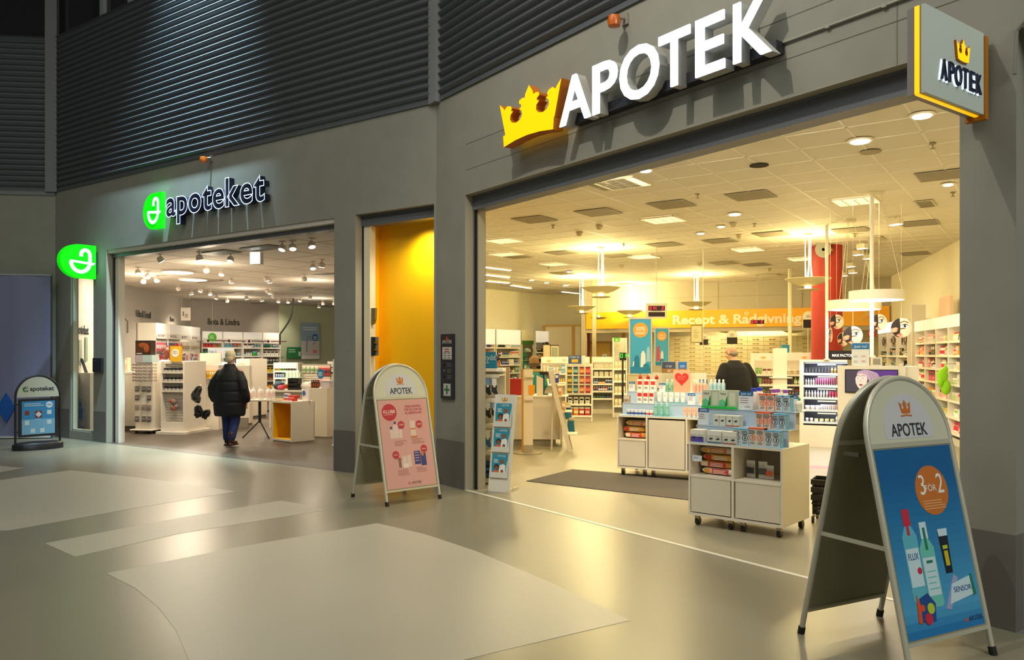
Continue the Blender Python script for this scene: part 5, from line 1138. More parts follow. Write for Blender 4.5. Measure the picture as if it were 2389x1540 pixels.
# ---- mid gondola with small screens
FM = F(2.25, 13.3, -14)
shelving('mid_gondola', 'white shop gondola with two small screens on its top', FM, .0, 0, .98, 1.32, .42, (.62, .92), base=.1)
for i, (px0, px1, py0, py1) in enumerate([(1543, 1577, 827, 855), (1581, 1603, 827, 855)]):
    x0, z1 = FM.hit(px0, py0, .02); x1, z0 = FM.hit(px1, py1, .02)
    t = thing('tabletop_screen', ['wide small screen showing 17:50 on mid gondola', 'narrow small screen right of the wider one'][i], 'screen', FM, x0, .05, 1.32)
    b = MB(); W_ = x1-x0; H_ = .20; b.box(0, W_, 0, .02, 0, H_, 0); b.box(.008, W_-.008, -.002, 0, .01, H_-.01, 1); b.box(.008, W_-.008, -.003, -.002, .01, H_*.38, 2); b.text('17:50' if i == 0 else '20%', W_/2, H_*.5, H_*.24, -.003, 3); b.box(W_*.4, W_*.6, -.004, -.003, .02, H_*.3, 0); b.build('panel', [mat('b8b8b0', .4), mat(('3c4a64', '2a6ab0')[i], .4, emit=.25), mat('b07a3c', .5), mat('e8ecf0', .5)], t)
price_card(FM, 0, -.02, .92, .16, .30, 'price sign with blue heading on mid gondola shelf', X=.92, txt='3 för 2')
price_card(FM, 0, -.03, .92, .14, .07, 'small orange price strip on mid gondola shelf', X=.74, head='e08a2c')
randrow(FM, .05, .6, .1, .92, .2, 'upper shelf of mid gondola', 'goods on mid gondola'); randrow(FM, .05, .9, .1, .62, .2, 'lower shelf of mid gondola', 'goods on mid gondola')
t = thing('column_display', 'blank white free standing panel display right of dark coated customer', 'display', F(Wx(1805, 13.2), 13.2, -8))
b = MB(); b.box(0, .215, 0, .10, 0, 1.74); b.build('column', mat('e0dac4', .5), t)
for zz in (1.05, 1.24): b = MB(); b.box(-.05, .29, -.05, .12, zz, zz+.015); b.build('shelf', mat('ece6d2', .4), t)
# ---- shelf behind the customer
FB2 = F(Wx(1758, 17.2), 17.2, -8)
shelving('header_gondola', 'long white gondola with crown headers behind the customer', FB2, 0, 0, 1.42, 1.66, .42, (.45, .75, .98, 1.20), header=.16)
b = MB(); 
for q in (.2, 1.05): b.prism(crown(.06, q, 1.54, 1.8), -.024, -.02, 0); b.text('Bättre' if q < .5 else 'Blad', q+.28, 1.545, .075, -.024, 1)
b.build('header_print', [mat('e8b02c', .5), mat('a89c84', .5)], bpy.data.objects[[q.name for q in COL.objects if q.name.startswith('header_gondola')][-1]])
for zz, l_ in ((1.2, 'top'), (.98, 'second'), (.75, 'third'), (.45, 'lowest')): randrow(FB2, .05, 1.37, .08, zz, .17, l_ + ' shelf of crown header gondola', 'goods on crown header gondola', pal=['d8d0b8', 'e8e4d0', '3c3430', '4a6a8c', '7ab04a', '8a3a3c', 'c8b04a', 'b8ccd0', '5a4a44'])
o = MB().box(-.35, .35, 0, .1, 0, .012).build('top_board', mat('e8e4d0', .5), None, FB2.w(.95, .1, 1.66), FB2.r); tag(o, 'plain white board lying on top of long gondola', 'board')
o = MB().box(0, .16, 0, .06, 0, .18).build('blue_carton', mat('1c7a9c', .5), None, FB2.w(.62, .15, 1.66), FB2.r); tag(o, 'teal carton standing on top of the long gondola', 'carton')
# ---- make-up unit
FMk = F(5.12, 14.12, -24)
t = thing('makeup_unit', 'white cosmetics unit with black lit shelves left of the screen', 'cosmetics unit', FMk)
w_ = .78; Mk = mat('e2dcd2', .4); b = MB(); b.box(0, w_, .30, .5, 0, 1.54); b.box(0, w_, 0, .3, 0, .38); b.box(0, .06, 0, .3, .38, 1.50); b.box(0, w_, 0, .3, 1.50, 1.54); b.build('carcass', Mk, t)
b = MB(); b.box(.06, w_, .29, .3, .38, 1.50); b.build('black_back', mat('14161c', .4), t)
for k in range(5):
    zz = .44 + k*.215; b = MB(); b.box(.06, w_, .02, .29, zz-.015, zz, 0); b.box(.06, w_, .012, .02, zz-.03, zz+.008, 1); b.build('shelf', [mat('1a1c22', .4), mat('c4d4ea', .5)], t)
    b = MB(); b.box(.08, w_, .24, .285, zz+.175, zz+.185); b.build('shelf_light', mat('dce8ff', .5, emit=5), t); light('AREA', 'cosmetics_shelf_lamp', FMk.w(.42, .10, zz+.17), 3.2, (.78, .87, 1), .6, size_y=.05)
    b = MB(); b.box(.3, .6, .006, .02, zz+.145, zz+.165, 0); b.build('brand_strip', mat('e4e8ee', .4), t)
MK = [[('jar', (.05, .06, .05), ('c8c4c0', 'e8e4e0', 'b8a89c'), 2), ('jar', (.065, .05, .05), ('d8ccb0', 'c8b870', 'd8c89a'), 4), ('bottle', (.04, .1, .04), ('dfe2e8', 'c8ccd4', 'b0b4bc'), 3)],
      [('jar', (.08, .07, .05), ('d8dce4', 'e8ecf2', 'c8a898'), 3), ('tube', (.025, .09, .025), ('d8c0b8', 'e8e4e4', 'a86a6a'), 9), ('tube', (.025, .1, .025), ('b85a78', '4a2a34', 'd88aa0'), 5)],
      [('bottle', (.035, .12, .035), ('c8c4c0', 'dfe2e8', 'a89c94'), 8), ('tube', (.035, .11, .03), ('c83a5c', 'e8c8d0', 'a82a4a'), 6)],
      [('bottle', (.03, .12, .03), ('d8dce0', 'b8bcc4', 'a8a49c'), 4), ('tube', (.025, .13, .025), ('b8607c', 'd8d8e0', 'c85a7c'), 14)],
      [('bottle', (.035, .1, .035), ('1e1a1c', '2c2628', '444044'), 8), ('bottle', (.035, .1, .035), ('b89a4a', 'c8a85a', '8a6a2a'), 5)]]
for k, sp in enumerate(MK): row(FMk, .08, w_-.01, .14, .44 + k*.215, sp, ['lowest', 'second', 'third', 'fourth', 'top'][k] + ' black cosmetics shelf', 'cosmetics on %s black shelf' % ['lowest', 'second', 'third', 'fourth', 'top'][k])
light('AREA', 'cosmetics_shelf_lamp', FMk.w(.42, .02, 1.47), 5, (.75, .85, 1), .6, size_y=.06)
x0, z1 = FMk.hit(1922, 822, .1); x1, z0 = FMk.hit(2000, 842, .1)
t = thing('brand_sign', 'black sign box with white lettering on top of the cosmetics unit', 'sign', FMk, x0, .05, 1.54)
b = MB(); b.box(.08, x1-x0, 0, .2, 0, .16, 0); b.box(0, .08, 0, .2, 0, .16, 1); b.text('MAX FACTOR', .08+(x1-x0)*.42, .055, .065, -.003, 2, bold=.015, width=(x1-x0)*.62); b.build('sign_box', [mat('120e10', .3), mat('7a1410', .4), mat('f0ecec', .5, emit=.5)], t)
for i, (px, Yq, zb_) in enumerate([(1929, 13.6, 1.54), (2034, 10.75, 1.60)]):
    p = at(px, 0, Yq); t = thing('ceiling_pole', 'slim white pole rising to ceiling, ' + ['left one above black sign', 'right one above the screen unit'][i], 'pole', (p.x, p.y + (0.3 if i == 0 else .3), zb_)); 
    yy = Yq + .3; t.location = ((px - CX)/FPX*yy, yy, zb_)
    b = MB(); b.lathe([(.026, 0), (.026, ZR - zb_)], n=14); b.build('tube', mat('ece6d8', .4), t, smooth=True); b = MB(); b.lathe([(.05, 0), (.05, .02)], n=16); b.build('foot', mat('d8d0c0', .4), t)
# ---- screen unit
FSc = F(Wx(1958, 10.6), 10.6, -20)
t = thing('screen_unit', 'white end unit holding the portrait screen behind the large board', 'display unit', FSc)
w_ = .80; b = MB(); b.box(0, w_, 0, .04, 0, 1.49); b.box(0, w_+.16, .04, .55, 0, 1.48); b.build('carcass', mat('dcd6ca', .45), t)
t = thing('flat_screen', 'screen showing pale face with dark lips and lilac hair wrap', 'screen', FSc, .07, -.02, 1.16)
SW, SH = .64, .27; SH = FSc.hit(1970, 862)[1] - FSc.hit(1970, 916)[1]; t.location = FSc.w(.07, -.02, FSc.hit(1970, 916)[1])
b = MB(); b.box(0, SW, 0, .02, 0, SH, 0); bz = b.build('bezel', mat('0e0e12', .3), t)
b = MB(); b.box(.012, SW-.012, -.002, 0, .012, SH-.012, 0); b.prism([(SW*.6, .012), (SW-.012, .012), (SW-.012, SH-.012), (SW*.52, SH-.012)], -.0025, -.002, 1)
fx, fz = SW*.30, SH*.52
b.prism([(fx + .095*math.cos(a)*1.0 + .02*math.sin(a), fz + .125*math.sin(a)) for a in [2*math.pi*i/28 for i in range(28)]], -.004, -.002, 2) if 0 else b.prism([(fx-.065, fz+.03), (fx-.06, fz-.03), (fx-.035, fz-.085), (fx-.005, fz-.115), (fx+.03, fz-.10), (fx+.065, fz-.05), (fx+.08, fz+.02), (fx+.07, fz+.085), (fx+.02, fz+.115), (fx-.035, fz+.10)], -.004, -.002, 2)
b.prism([(fx-.05, fz+.085), (fx-.03, fz+.125), (fx+.04, fz+.145), (fx+.10, fz+.14), (fx+.20, fz+.10), (fx+.25, fz), (fx+.20, fz-.09), (fx+.13, fz-.05), (fx+.09, fz+.02), (fx+.065, fz+.075), (fx+.01, fz+.095)], -.005, -.002, 3)
for k in range(4): b.ribbon([(fx+.10+.03*k, fz+.115-.01*k), (fx+.13+.03*k, fz+.03), (fx+.11+.03*k, fz-.05)], .006, -.0055, -.005, 4)
b.prism([(fx-.02, fz-.13), (fx+.09, fz-.11), (fx+.13, fz-.145), (fx-.01, fz-.145)], -.0035, -.002, 2)
for q in (-.034, .028): b.prism([(fx+q-.018, fz+.035), (fx+q, fz+.05), (fx+q+.022, fz+.035), (fx+q, fz+.026)], -.005, -.004, 5); b.disc(fx+q, fz+.037, .008, -.006, -.005, 6, 10); b.ribbon([(fx+q-.026, fz+.06), (fx+q, fz+.072), (fx+q+.026, fz+.06)], .007, -.005, -.004, 7)
b.ribbon([(fx+.004, fz+.03), (fx-.008, fz-.015), (fx+.006, fz-.02)], .005, -.005, -.004, 8); b.prism([(fx-.025, fz-.055), (fx-.006, fz-.044), (fx, fz-.048), (fx+.008, fz-.044), (fx+.028, fz-.055), (fx, fz-.072)], -.005, -.004, 9)
b.build('picture', [mat(c, .4, emit=e) for c, e in (('3a3848', .5), ('4a2a78', .6), ('e0b8b4', .6), ('a08aa8', .5), ('6a5878', .5), ('f0eef4', .5), ('3a5a8c', .4), ('5a4038', .4), ('b88a88', .5), ('7a1438', .5))], bz)
x0, z1 = FSc.hit(1987, 799, .06); x1, z0 = FSc.hit(2028, 851, .06)
t = thing('price_sign', 'price sign reading Just nu with 129 and 189 above the screen', 'price sign', FSc, x0, .06, 1.49)
w_ = x1-x0; h_ = z1 - 1.49; b = MB(); b.box(0, w_, 0, .006, 0, h_, 0); b.box(0, w_, -.002, 0, h_*.70, h_*.96, 1); b.text('Just nu!', w_/2, h_*.77, h_*.16, -.004, 0, width=w_*.74); b.text('129:-', w_*.7, h_*.36, h_*.11, -.003, 2); b.text('189:-', w_*.7, h_*.14, h_*.11, -.003, 2); b.lines(w_*.1, w_*.35, h_*.42, 2, .015, .005, -.002, 3); b.lines(w_*.1, w_*.35, h_*.2, 2, .015, .005, -.002, 3)
b.build('card', [mat('cfd4d6', .4), mat('1a6aa8', .5), mat('b8283c', .5), mat('70788a', .5)], t); b = MB(); b.box(.03, w_-.03, -.02, .03, 0, .012); b.build('foot', mat('d8e0e4', .3), t)
t = thing('tester_box', 'small silver box on the screen unit below the right pole', 'box', FSc, FSc.hit(2033, 850, .2)[0], .2, 1.48)
b = MB(); b.box(0, .13, 0, .12, 0, .12); b.build('box_body', mat('c8c4b4', .4, .2), t); b = MB(); b.box(.02, .11, -.003, 0, .02, .10); b.build('front', mat('8a867a', .3), t)
# ---- round eye picture discs
for i, (px, py, r, Yq, ry) in enumerate(sorted([(1952, 751, 17, 12.6, 10), (1938, 782, 17, 12.2, 62), (1990, 783, 22, 11.4, 0), (1967, 792, 16, 12.9, 25), (2051, 752, 19, 11.6, 8), (2103, 765, 23, 11.2, 0)])):
    p = at(px, py, Yq); r = r / FPX * Yq
    t = thing('picture_disc', 'round hanging disc picturing an eye being made up, ' + nth(i), 'picture disc', p, rot=ry - 8)
    b = MB(); b.disc(0, 0, r, 0, .006, 0, 32)
    b.prism([(r*math.cos(a), r*math.sin(a)) for a in [R(100 + i_*8) for i_ in range(21)]] + [(-r*.15, -r*.9), (-r*.1, .2*r)], -.001, 0, 1)
    b.prism([(-r*.98, -r*.1), (-r*.55, r*.05), (-r*.3, -r*.05), (-r*.45, -r*.4), (-r*.85, -r*.5)], -.002, -.001, 2); b.prism([(-r*.5, -r*.75), (-r*.05, -r*.5), (r*.2, -r*.9), (-r*.1, -r*.98)], -.002, -.001, 2)
    b.prism([(-r*.05, r*.12), (r*.15, r*.32), (r*.45, r*.34), (r*.72, r*.15), (r*.4, 0), (r*.1, 0)], -.002, 0, 3); b.disc(r*.33, r*.16, r*.13, -.003, -.002, 1, 14); b.prism([(-r*.08, r*.14), (r*.15, r*.36), (r*.45, r*.40), (r*.78, r*.15), (r*.45, r*.30), (r*.15, r*.27)], -.0035, -.002, 1)
    b.ribbon([(-r*.1, r*.52), (r*.25, r*.68), (r*.68, r*.5)], r*.09, -.002, 0, 4); b.ribbon([(-r*.4, -r*.15), (r*.35, -r*.02)], r*.07, -.004, -.003, 1); b.disc(-r*.38, -r*.22, r*.07, -.003, -.002, 5, 10); b.disc(-r*.12, -r*.66, r*.08, -.003, -.002, 5, 10)
    b.build('disc_print', [mat('d8b49c', .45), mat('1c1210', .5), mat('c88468', .5), mat('f0e8e4', .5), mat('5a3a2c', .5), mat('c82a34', .5)], t)
    b = MB(); b.tube([(0, .003, r), (0, .003, ZR - p.z)], .0015, n=4); b.build('wire', mat('cfc6a8', .5), t)
# ---- shelving on the right wall
def rw(px): return FRW.hit(px, 700)[0]
RW = F(*FRW.o[:2], math.degrees(FRW.r))
PINK = ['f4f1ea', 'e8d8d0', 'f0b8b0', 'e86a6a', 'fafafa', 'c8d8a0', '8ac43a', 'd82a4a', 'e8e4dc', 'f0c8a8', 'b8d8dc', '4a3a34', 'e8a05a']
for bi, (x0, w_) in enumerate([(5.95, .98), (6.95, .98), (7.95, .98), (8.95, 1.3)]):
    fs = shelving('shelf_bay', 'tall white wall shelf at right of shop, ' + ['farthest bay', 'second bay', 'third bay', 'nearest bay'][bi], RW, x0, -.47, w_, 2.35, .46, (.22, .50, .80, 1.10, 1.36, 1.62, 1.88), header=.22, lit=.25)
    for k, zz in enumerate((.22, .50, .80, 1.10, 1.36, 1.62, 1.88)):
        randrow(fs, .04, w_-.04, .10, zz, .20, '%s level of %s right wall bay' % (['bottom', 'second', 'third', 'fourth', 'fifth', 'sixth', 'top'][k], ['far', 'second', 'third', 'near'][bi]), 'goods in right wall bay', pal=PINK, wr=(.08, .15))
o = MB().box(0, .9, 0, .06, 0, .42).build('peach_board', mat('e8c8b0', .5), None, RW.w(7.4, -.30, 2.35), RW.r); tag(o, 'plain peach header panel above the near right wall shelf', 'panel')
t = thing('shelf_divider', 'tall grey white end panel between right wall shelf bays', 'panel', RW, 5.86, -.75, 0)
b = MB(); b.box(0, .06, .22, .50, 0, 2.73); b.build('panel', mat('dcd4c4', .5), t)
HOS = ['1c1a18', '2a2624', '1c1a18', 'c8a83a', '8ab0c8', 'd8ccc4', 'e0a030', 'b89084', 'e8e4dc', '3a3430']
for bi, (x0, w_) in enumerate([(1.2, 1.35), (2.6, 1.35), (4.0, 1.35)]):
    fs = shelving('hosiery_shelf', 'white shelf with dark hanging goods along rear right wall, ' + ['farthest', 'middle', 'nearest'][bi], RW, x0, -.52, w_, 2.45, .5, (.3, .62, .94, 1.28, 1.60), header=.25, lit=.9)
    for k, zz in enumerate((.62, .94, 1.28, 1.60)):
        randrow(fs, .04, w_-.04, .10, zz, .24 if k < 3 else .2, '%s level of %s hosiery shelf' % (['low', 'second', 'third', 'upper'][k], ['far', 'middle', 'near'][bi]), 'goods on hosiery shelves', pal=HOS, wr=(.06, .13))
    for j in range(7): put('pouch', (.11, .30, .04), [('1c1a18', 'a8847c', 'e8e0d8'), ('c89a8c', '3a2c2a', 'e8e0d8'), ('3a3432', 'c8b8b0', 'e8e0d8')][(j*2+bi) % 3], fs, .12 + j*.18, .10, 1.86, 'hanging hosiery pack on %s hosiery shelf, %s' % (['far', 'middle', 'near'][bi], nth(j)), 'hosiery packs', cat='hosiery pack', name='hosiery_pack')
p = at(2203, 888, 14.3); t = thing('frog_bag', 'bright lime green plush bag hanging on the right wall shelf', 'plush bag', p)
b = MB(); b.ell((-.03, 0, .08), (.10, .06, .13)); b.ell((.03, 0, -.12), (.09, .06, .14)); b.ell((-.08, -.02, -.02), (.05, .04, .10)); b.ell((.02, 0, .20), (.05, .03, .06)); b.build('plush_body', mat('8cd21c', .85), t, smooth=True)
b = MB(); b.tube([(.05, .0, .22), (.05, .0, .30), (.3, .1, .31)], .006); b.build('hook', mat('c8c0b0', .4, .5), t)
# exit sign (red and white) small
p = at(2025, 786, 22.2); o = MB().box(0, .22, 0, .03, 0, .16, 0).box(.03, .09, -.003, 0, .03, .13, 1).build('fire_sign', [mat('c82a20', .5), mat('f0e8e0', .5)], None, p); tag(o, 'small red fire safety sign seen between the picture discs', 'sign')
# rear middle shelves seen between discs
FRm = F(Wx(2060, 19.5), 19.5, -10)
# ---- shelves along the back left wall
for bi, (x0, w_) in enumerate([(-1.15, 1.45), (.35, 1.40)]):
    fs = shelving('medicine_shelf', 'white wall shelf with lit header at back left, ' + ['leftmost bay', 'second bay'][bi], FLW, x0, -.52, w_, 2.48, .5, (.7, .98, 1.26, 1.54, 1.86), header=.52, lit=.35)
    for k, zz in enumerate((.7, .98, 1.26, 1.54, 1.86)):
        randrow(fs, .05, w_-.05, .10, zz, .2, '%s level of back left shelf bay %s' % (['lowest', 'second', 'third', 'fourth', 'top'][k], 'one' if bi == 0 else 'two'), 'goods on back left shelves', pal=['f0ece0', 'd84a3a', '3a3a9c', 'e8e4d8', '4a9a3c', 'b8d0d8', 'e8a05a', '2c2a2a', 'f4f0e4'])
t = thing('perfume_tower', 'narrow cabinet with green header and dark shelves at back left', 'cabinet', FLW, 1.90, -.55, 0)
b = MB(); b.box(0, .7, .1, .5, 0, 2.5, 0); b.box(.05, .65, .09, .1, .3, 2.05, 1); b.box(.02, .68, .07, .1, 1.98, 2.12, 2); b.box(.05, .30, .08, .09, .6, 1.7, 3); b.build('cabinet_body', [mat('e4dcc0', .5), mat('5a5848', .3), mat('2f6a24', .5), mat('2c7a5c', .4)], t)
for k in range(5): b = MB(); b.box(.05, .65, -.02, .1, .5+k*.3, .51+k*.3); b.build('shelf', mat('c8c8b0', .2), t)
for k in range(5): randrow(F(*FLW.w(1.95, -.55)[:2], math.degrees(FLW.r)), .02, .55, .04, .51 + k*.3, .16, '%s shelf of the green topped cabinet' % ['lowest', 'second', 'third', 'fourth', 'top'][k], 'goods in green topped cabinet', pal=['2a2a28', '3c8a5c', 'd8d8c4', '6aa0a0'])
fs = shelving('medicine_shelf', 'white wall shelf with red and blue hanging packs at back left', FLW, 2.65, -.52, 1.35, 2.48, .5, (.7, .98, 1.26, 1.50, 1.70), header=.42, lit=.35)
for k, zz in enumerate((.7, .98, 1.26, 1.50, 1.70)):
    randrow(fs, .05, .8 if k > 2 else 1.3, .10, zz, .17, '%s level of back left shelf bay three' % ['lowest', 'second', 'third', 'fourth', 'top'][k], 'goods on back left shelves', pal=['2c2824', 'd84a3a', '8a9a3c', 'f0ece0', '3a3430'])
for j in range(9): put('pouch', (.09, .30, .04), [('c8303a', 'e8e4e0', '3a3c5a'), ('3a4a6c', 'd85a4a', 'e8e8e8'), ('e8e4e4', 'c82a34', 'c8c8c8')][j % 3], fs, .45 + j*.095, -.04, 1.76, 'hanging red or blue pack on third back left bay, upper row, ' + nth(j), 'hanging packs back left', cat='pack')
for j in range(4): put('pouch', (.11, .28, .04), ('e06a6a', 'f0e8e4', 'd83a34'), fs, .84 + j*.12, -.04, 1.34, 'hanging pink pack on third back left bay, lower row, ' + nth(j), 'hanging packs back left', cat='pack')
# two cabinets before the wood panelled partition
for i, (px0, px1, py) in enumerate([(1268, 1284, 805), (1285, 1304, 807)]):
    p0 = Wx(px0, 26); p1 = Wx(px1, 26); zt_ = EYE + (HY-py)/FPX*26
    t = thing('side_cabinet', ['narrow cream cabinet with dark ornament on top', 'glass fronted cabinet with dark top edge'][i], 'cabinet', (p0, 26, 0))
    b = MB(); b.box(0, p1-p0-.01, 0, .35, 0, zt_); b.build('cabinet_body', mat('e0d4b0', .5), t); b = MB(); b.box(-.01, p1-p0, -.01, .36, zt_, zt_+.03); b.build('top', mat('2a241c', .5), t)
    if i: b = MB(); b.box(.03, p1-p0-.04, -.01, 0, .9, zt_-.05); b.build('glass_door', mat('a8b0a0', .1), t)
    else: b = MB(); b.ell((.11, .15, zt_+.07), (.07, .05, .04)); b.build('ornament', mat('2a241c', .5), t, smooth=True)
o = MB().box(0, .16, 0, .01, 0, .28, 0).box(.03, .13, -.002, 0, .04, .22, 1).build('notice', [mat('e8f0f0', .5), mat('7ab0c4', .5)], None, FWP.w(2.05, -.05, 1.35), FWP.r); tag(o, 'small pale notice stuck on the wooden door', 'notice')
# ================================================================ LEFT SHOP
def lwx(px): return FLL.hit(px, 780, -.5)[0]
BABY = ['e86a8a', 'd84a5a', '5a6a9c', 'f4f1ea', 'd8d2c8', 'e8a8b8', '3a3a4a', 'c8d8e6', 'e8c84a', '7a5a9c']
hz = FLL.hit(330, 752, -.5)[1]
x0 = .9
for bi in range(4):
    fs = shelving('shelf_bay', 'tall white wall shelf on left wall of left shop, ' + ['nearest bay', 'second bay', 'third bay', 'farthest bay'][bi], FLL, x0 + bi*1.09, -.52, 1.08, 2.52, .5, (.4, .75, 1.1, 1.42), header=.30, lit=.12)
    o = MB().box(.03, 1.05, -.03, -.012, 2.08, 2.24, 0).disc(.15, 2.16, .04, -.032, -.03, 1, 14).lines(.24, .70, 2.19, 2, .035, .015, -.031, 1).build('category_strip', [mat('efece4', .5), mat('5a3040', .5)], LAST)
    for k, zz in enumerate((.4, .75, 1.1, 1.42)): randrow(fs, .04, 1.04, .10, zz, .26, '%s level of %s on left wall' % (['low', 'second', 'third', 'fourth'][k], ['nearest bay', 'second bay', 'third bay', 'far bay'][bi]), 'goods on left wall shelves', pal=BABY)
    for j in range(7):
        c = [('e85a7a', 'f0e0e4', 'e8e4e0'), ('4a5a8c', 'd86a5a', 'e8e4e0'), ('f02c2c', 'e84a4a', 'e8e4e0'), ('e8e0d0', 'c8b89c', 'e8e4e0')][min(3, (j + bi*8) // 6)]
        put('pouch', (.12, .30, .05), c, fs, .10 + j*.145, .02, 1.72, 'hanging %s pack in upper %s on left wall, %s' % (cname(c[0]), ['nearest bay', 'second bay', 'third bay', 'far bay'][bi], nth(j)), 'hanging packs left wall', cat='pack')
def walltext(s, fr, px0, px1, pyb, pyt, name_label, nm='lettering'):
    a = fr.hit(px0, pyb, -.02)[0]; c = fr.hit(px1, pyb, -.02)[0]; zb = fr.hit((px0+px1)/2, pyb, -.02)[1]; zt = fr.hit((px0+px1)/2, pyt, -.02)[1]
    b = MB(); b.text(s, (a+c)/2, zb, (zt-zb)/.73, -.02, 0, .01, .005, width=c-a); o = b.build(nm, mat('2a2624', .5), None, fr.o, fr.r); tag(o, name_label, 'lettering')
walltext('Hälsa & Livsstil', FLL, 318, 352, 741, 724, 'dark lettering Hälsa & Livsstil on grey wall at left of shop')
walltext('Barn', FLL, 397, 406, 750, 739, 'dark lettering Barn on grey wall beside the square sign')
walltext('Bota & Lindra', FLB, 485, 559, 758, 743, 'dark lettering Bota & Lindra on the grey rear wall')
p = at(422, 748, 23.5); q = at(444, 718, 23.5)
t = thing('hanging_sign', 'white square sign hanging before the corner of grey walls', 'sign', p); b = MB(); W_ = q.x-p.x; H_ = q.z-p.z
b.box(0, W_, 0, .02, 0, H_, 0); b.box(W_*.2, W_*.3, -.003, 0, H_*.35, H_*.7, 1); b.lines(W_*.4, W_*.8, H_*.5, 3, .04, .015, -.003, 1); b.build('panel', [mat('e8e2d8', .5), mat('4a4440', .5)], t)
b = MB(); b.tube([(.03, .01, H_), (.03, .01, ZL-p.z)], .004); b.tube([(W_-.03, .01, H_), (W_-.03, .01, ZL-p.z)], .004); b.build('wire', mat('c8c0b4', .5), t)
# rear wall shelving
xa = FLB.hit(470, 800, -.5)[0]; xb = FLB.hit(655, 800, -.5)[0]; nb = 4; bw = (xb-xa)/nb
zh = FLB.hit(560, 775, -.5)[1]; print('REAR', xa, xb, zh)
MED = ['3aa83a', 'e8e4dc', 'f4f1ea', '3a6ab0', 'e8902a', 'd83a2a', '6ab0c8', '2c6a3c', 'f0d23a', 'd8e0e4', '4a3a34']
for bi in range(nb):
    nm = ['leftmost bay', 'second bay', 'third bay', 'rightmost bay'][bi]
    fs = shelving('shelf_bay', 'tall white shelf along the rear grey wall, ' + nm, FLB, xa + bi*bw, -.52, bw-.01, zh, .5, (.35, .66, .96, 1.26, 1.56, 1.86), header=.30, lit=.25)
    o = MB().box(.04, bw-.05, -.03, -.012, zh-.40, zh-.24, 0).disc(.22, zh-.32, .05, -.032, -.03, 1, 14).lines(.32, 1.0, zh-.30, 1, .035, .03, -.031, 1).build('category_strip', [mat('efece4', .5), mat('5a1040', .5)], LAST)
    for k, zz in enumerate((.35, .66, .96, 1.26, 1.56, 1.86)): randrow(fs, .05, bw-.06, .12, zz, .22, '%s level of rear wall shelf, %s' % (['lowest', 'second', 'third', 'fourth', 'fifth', 'top'][k], nm), 'goods on rear wall shelves', pal=MED, wr=(.08, .2))
p = at(495, 797, 25.5); t = thing('round_sign', 'round green sign hanging over rear wall shelf', 'sign', p); b = MB(); b.disc(0, .14, .14, 0, .01, 0); b.lines(-.08, .08, .19, 3, .04, .015, -.003, 1); b.build('panel', [mat('4ab034', .5), mat('d8f0c8', .5)], t)
b = MB(); b.tube([(0, .02, .25), (0, .02, ZL - p.z)], .003); b.build('wire', mat('c8c0b4', .5), t)
# posters on the green wall
for (px0, py0, px1, py1, kind) in ((703, 753, 745, 838, 0), (670, 810, 703, 836, 1)):
    a, zt = FLB.hit(px0, py0, -.2); c, zb = FLB.hit(px1, py1, -.2)
    t = thing('poster_board', ['tall pale blue winter poster before the green rear wall', 'small dark green poster left of tall pale poster'][kind], 'poster', FLB, a, -.2, zb)
    b = MB(); W_ = c-a; H_ = zt-zb; b.box(0, W_, 0, .012, 0, H_, 0)
    if kind == 0: b.box(0, W_, -.002, 0, 0, H_*.5, 1); b.box(0, W_, -.003, 0, 0, H_*.1, 4); b.disc(W_*.76, H_*.60, .14, -.004, 0, 2); b.lines(W_*.65, W_*.87, H_*.63, 3, .05, .02, -.006, 4); b.ribbon([(W_*.3, H_*.2), (W_*.3, H_*.55), (W_*.42, H_*.64), (W_*.55, H_*.62)], .05, -.005, 0, 3); b.prism([(W_*.5, H_*.38), (W_*.7, H_*.42), (W_*.8, H_*.48), (W_*.6, H_*.40)], -.005, 0, 5); b.lines(W_*.1, W_*.9, H_*.88, 2, .08, .03, -.003, 4); b.box(W_*.65, W_*.85, -.006, -.003, H_*.17, H_*.25, 6)
    else: b.lines(W_*.1, W_*.6, H_*.8, 2, .08, .03, -.003, 4); b.box(W_*.8, W_*.95, -.003, 0, H_*.2, H_*.6, 4)
    b.build('sheet', [mat(c_, .5) for c_ in (('8cacc8', 'c8ccd4', '1c6aa8', '8a8f98', 'e8ecf0', '3a2c20', 'e87a5a') if kind == 0 else ('2c7a4a', 'c8ccd4', '1c6aa8', '8a8f98', 'b8d8c0', '3a2c20', 'e87a5a'))], t)
# drooping dark hose from ceiling
P0 = at(684, 706, 26.5); P1 = at(653, 780, 26.5); P0.z = ZL
b = MB(); pts = []
for i in range(13): s_ = i/12; pts.append((P0.x + (P1.x-P0.x)*(s_**1.25) + .12*math.sin(s_*math.pi), P0.y, P0.z + (P1.z-P0.z)*s_))
pts.append((P1.x, P1.y, P1.z - .35)); b.tube(pts, .03); tag(b.build('hose', mat('3c3834', .6), None, smooth=True), 'dark flexible hose drooping from ceiling at rear of left shop', 'hose')
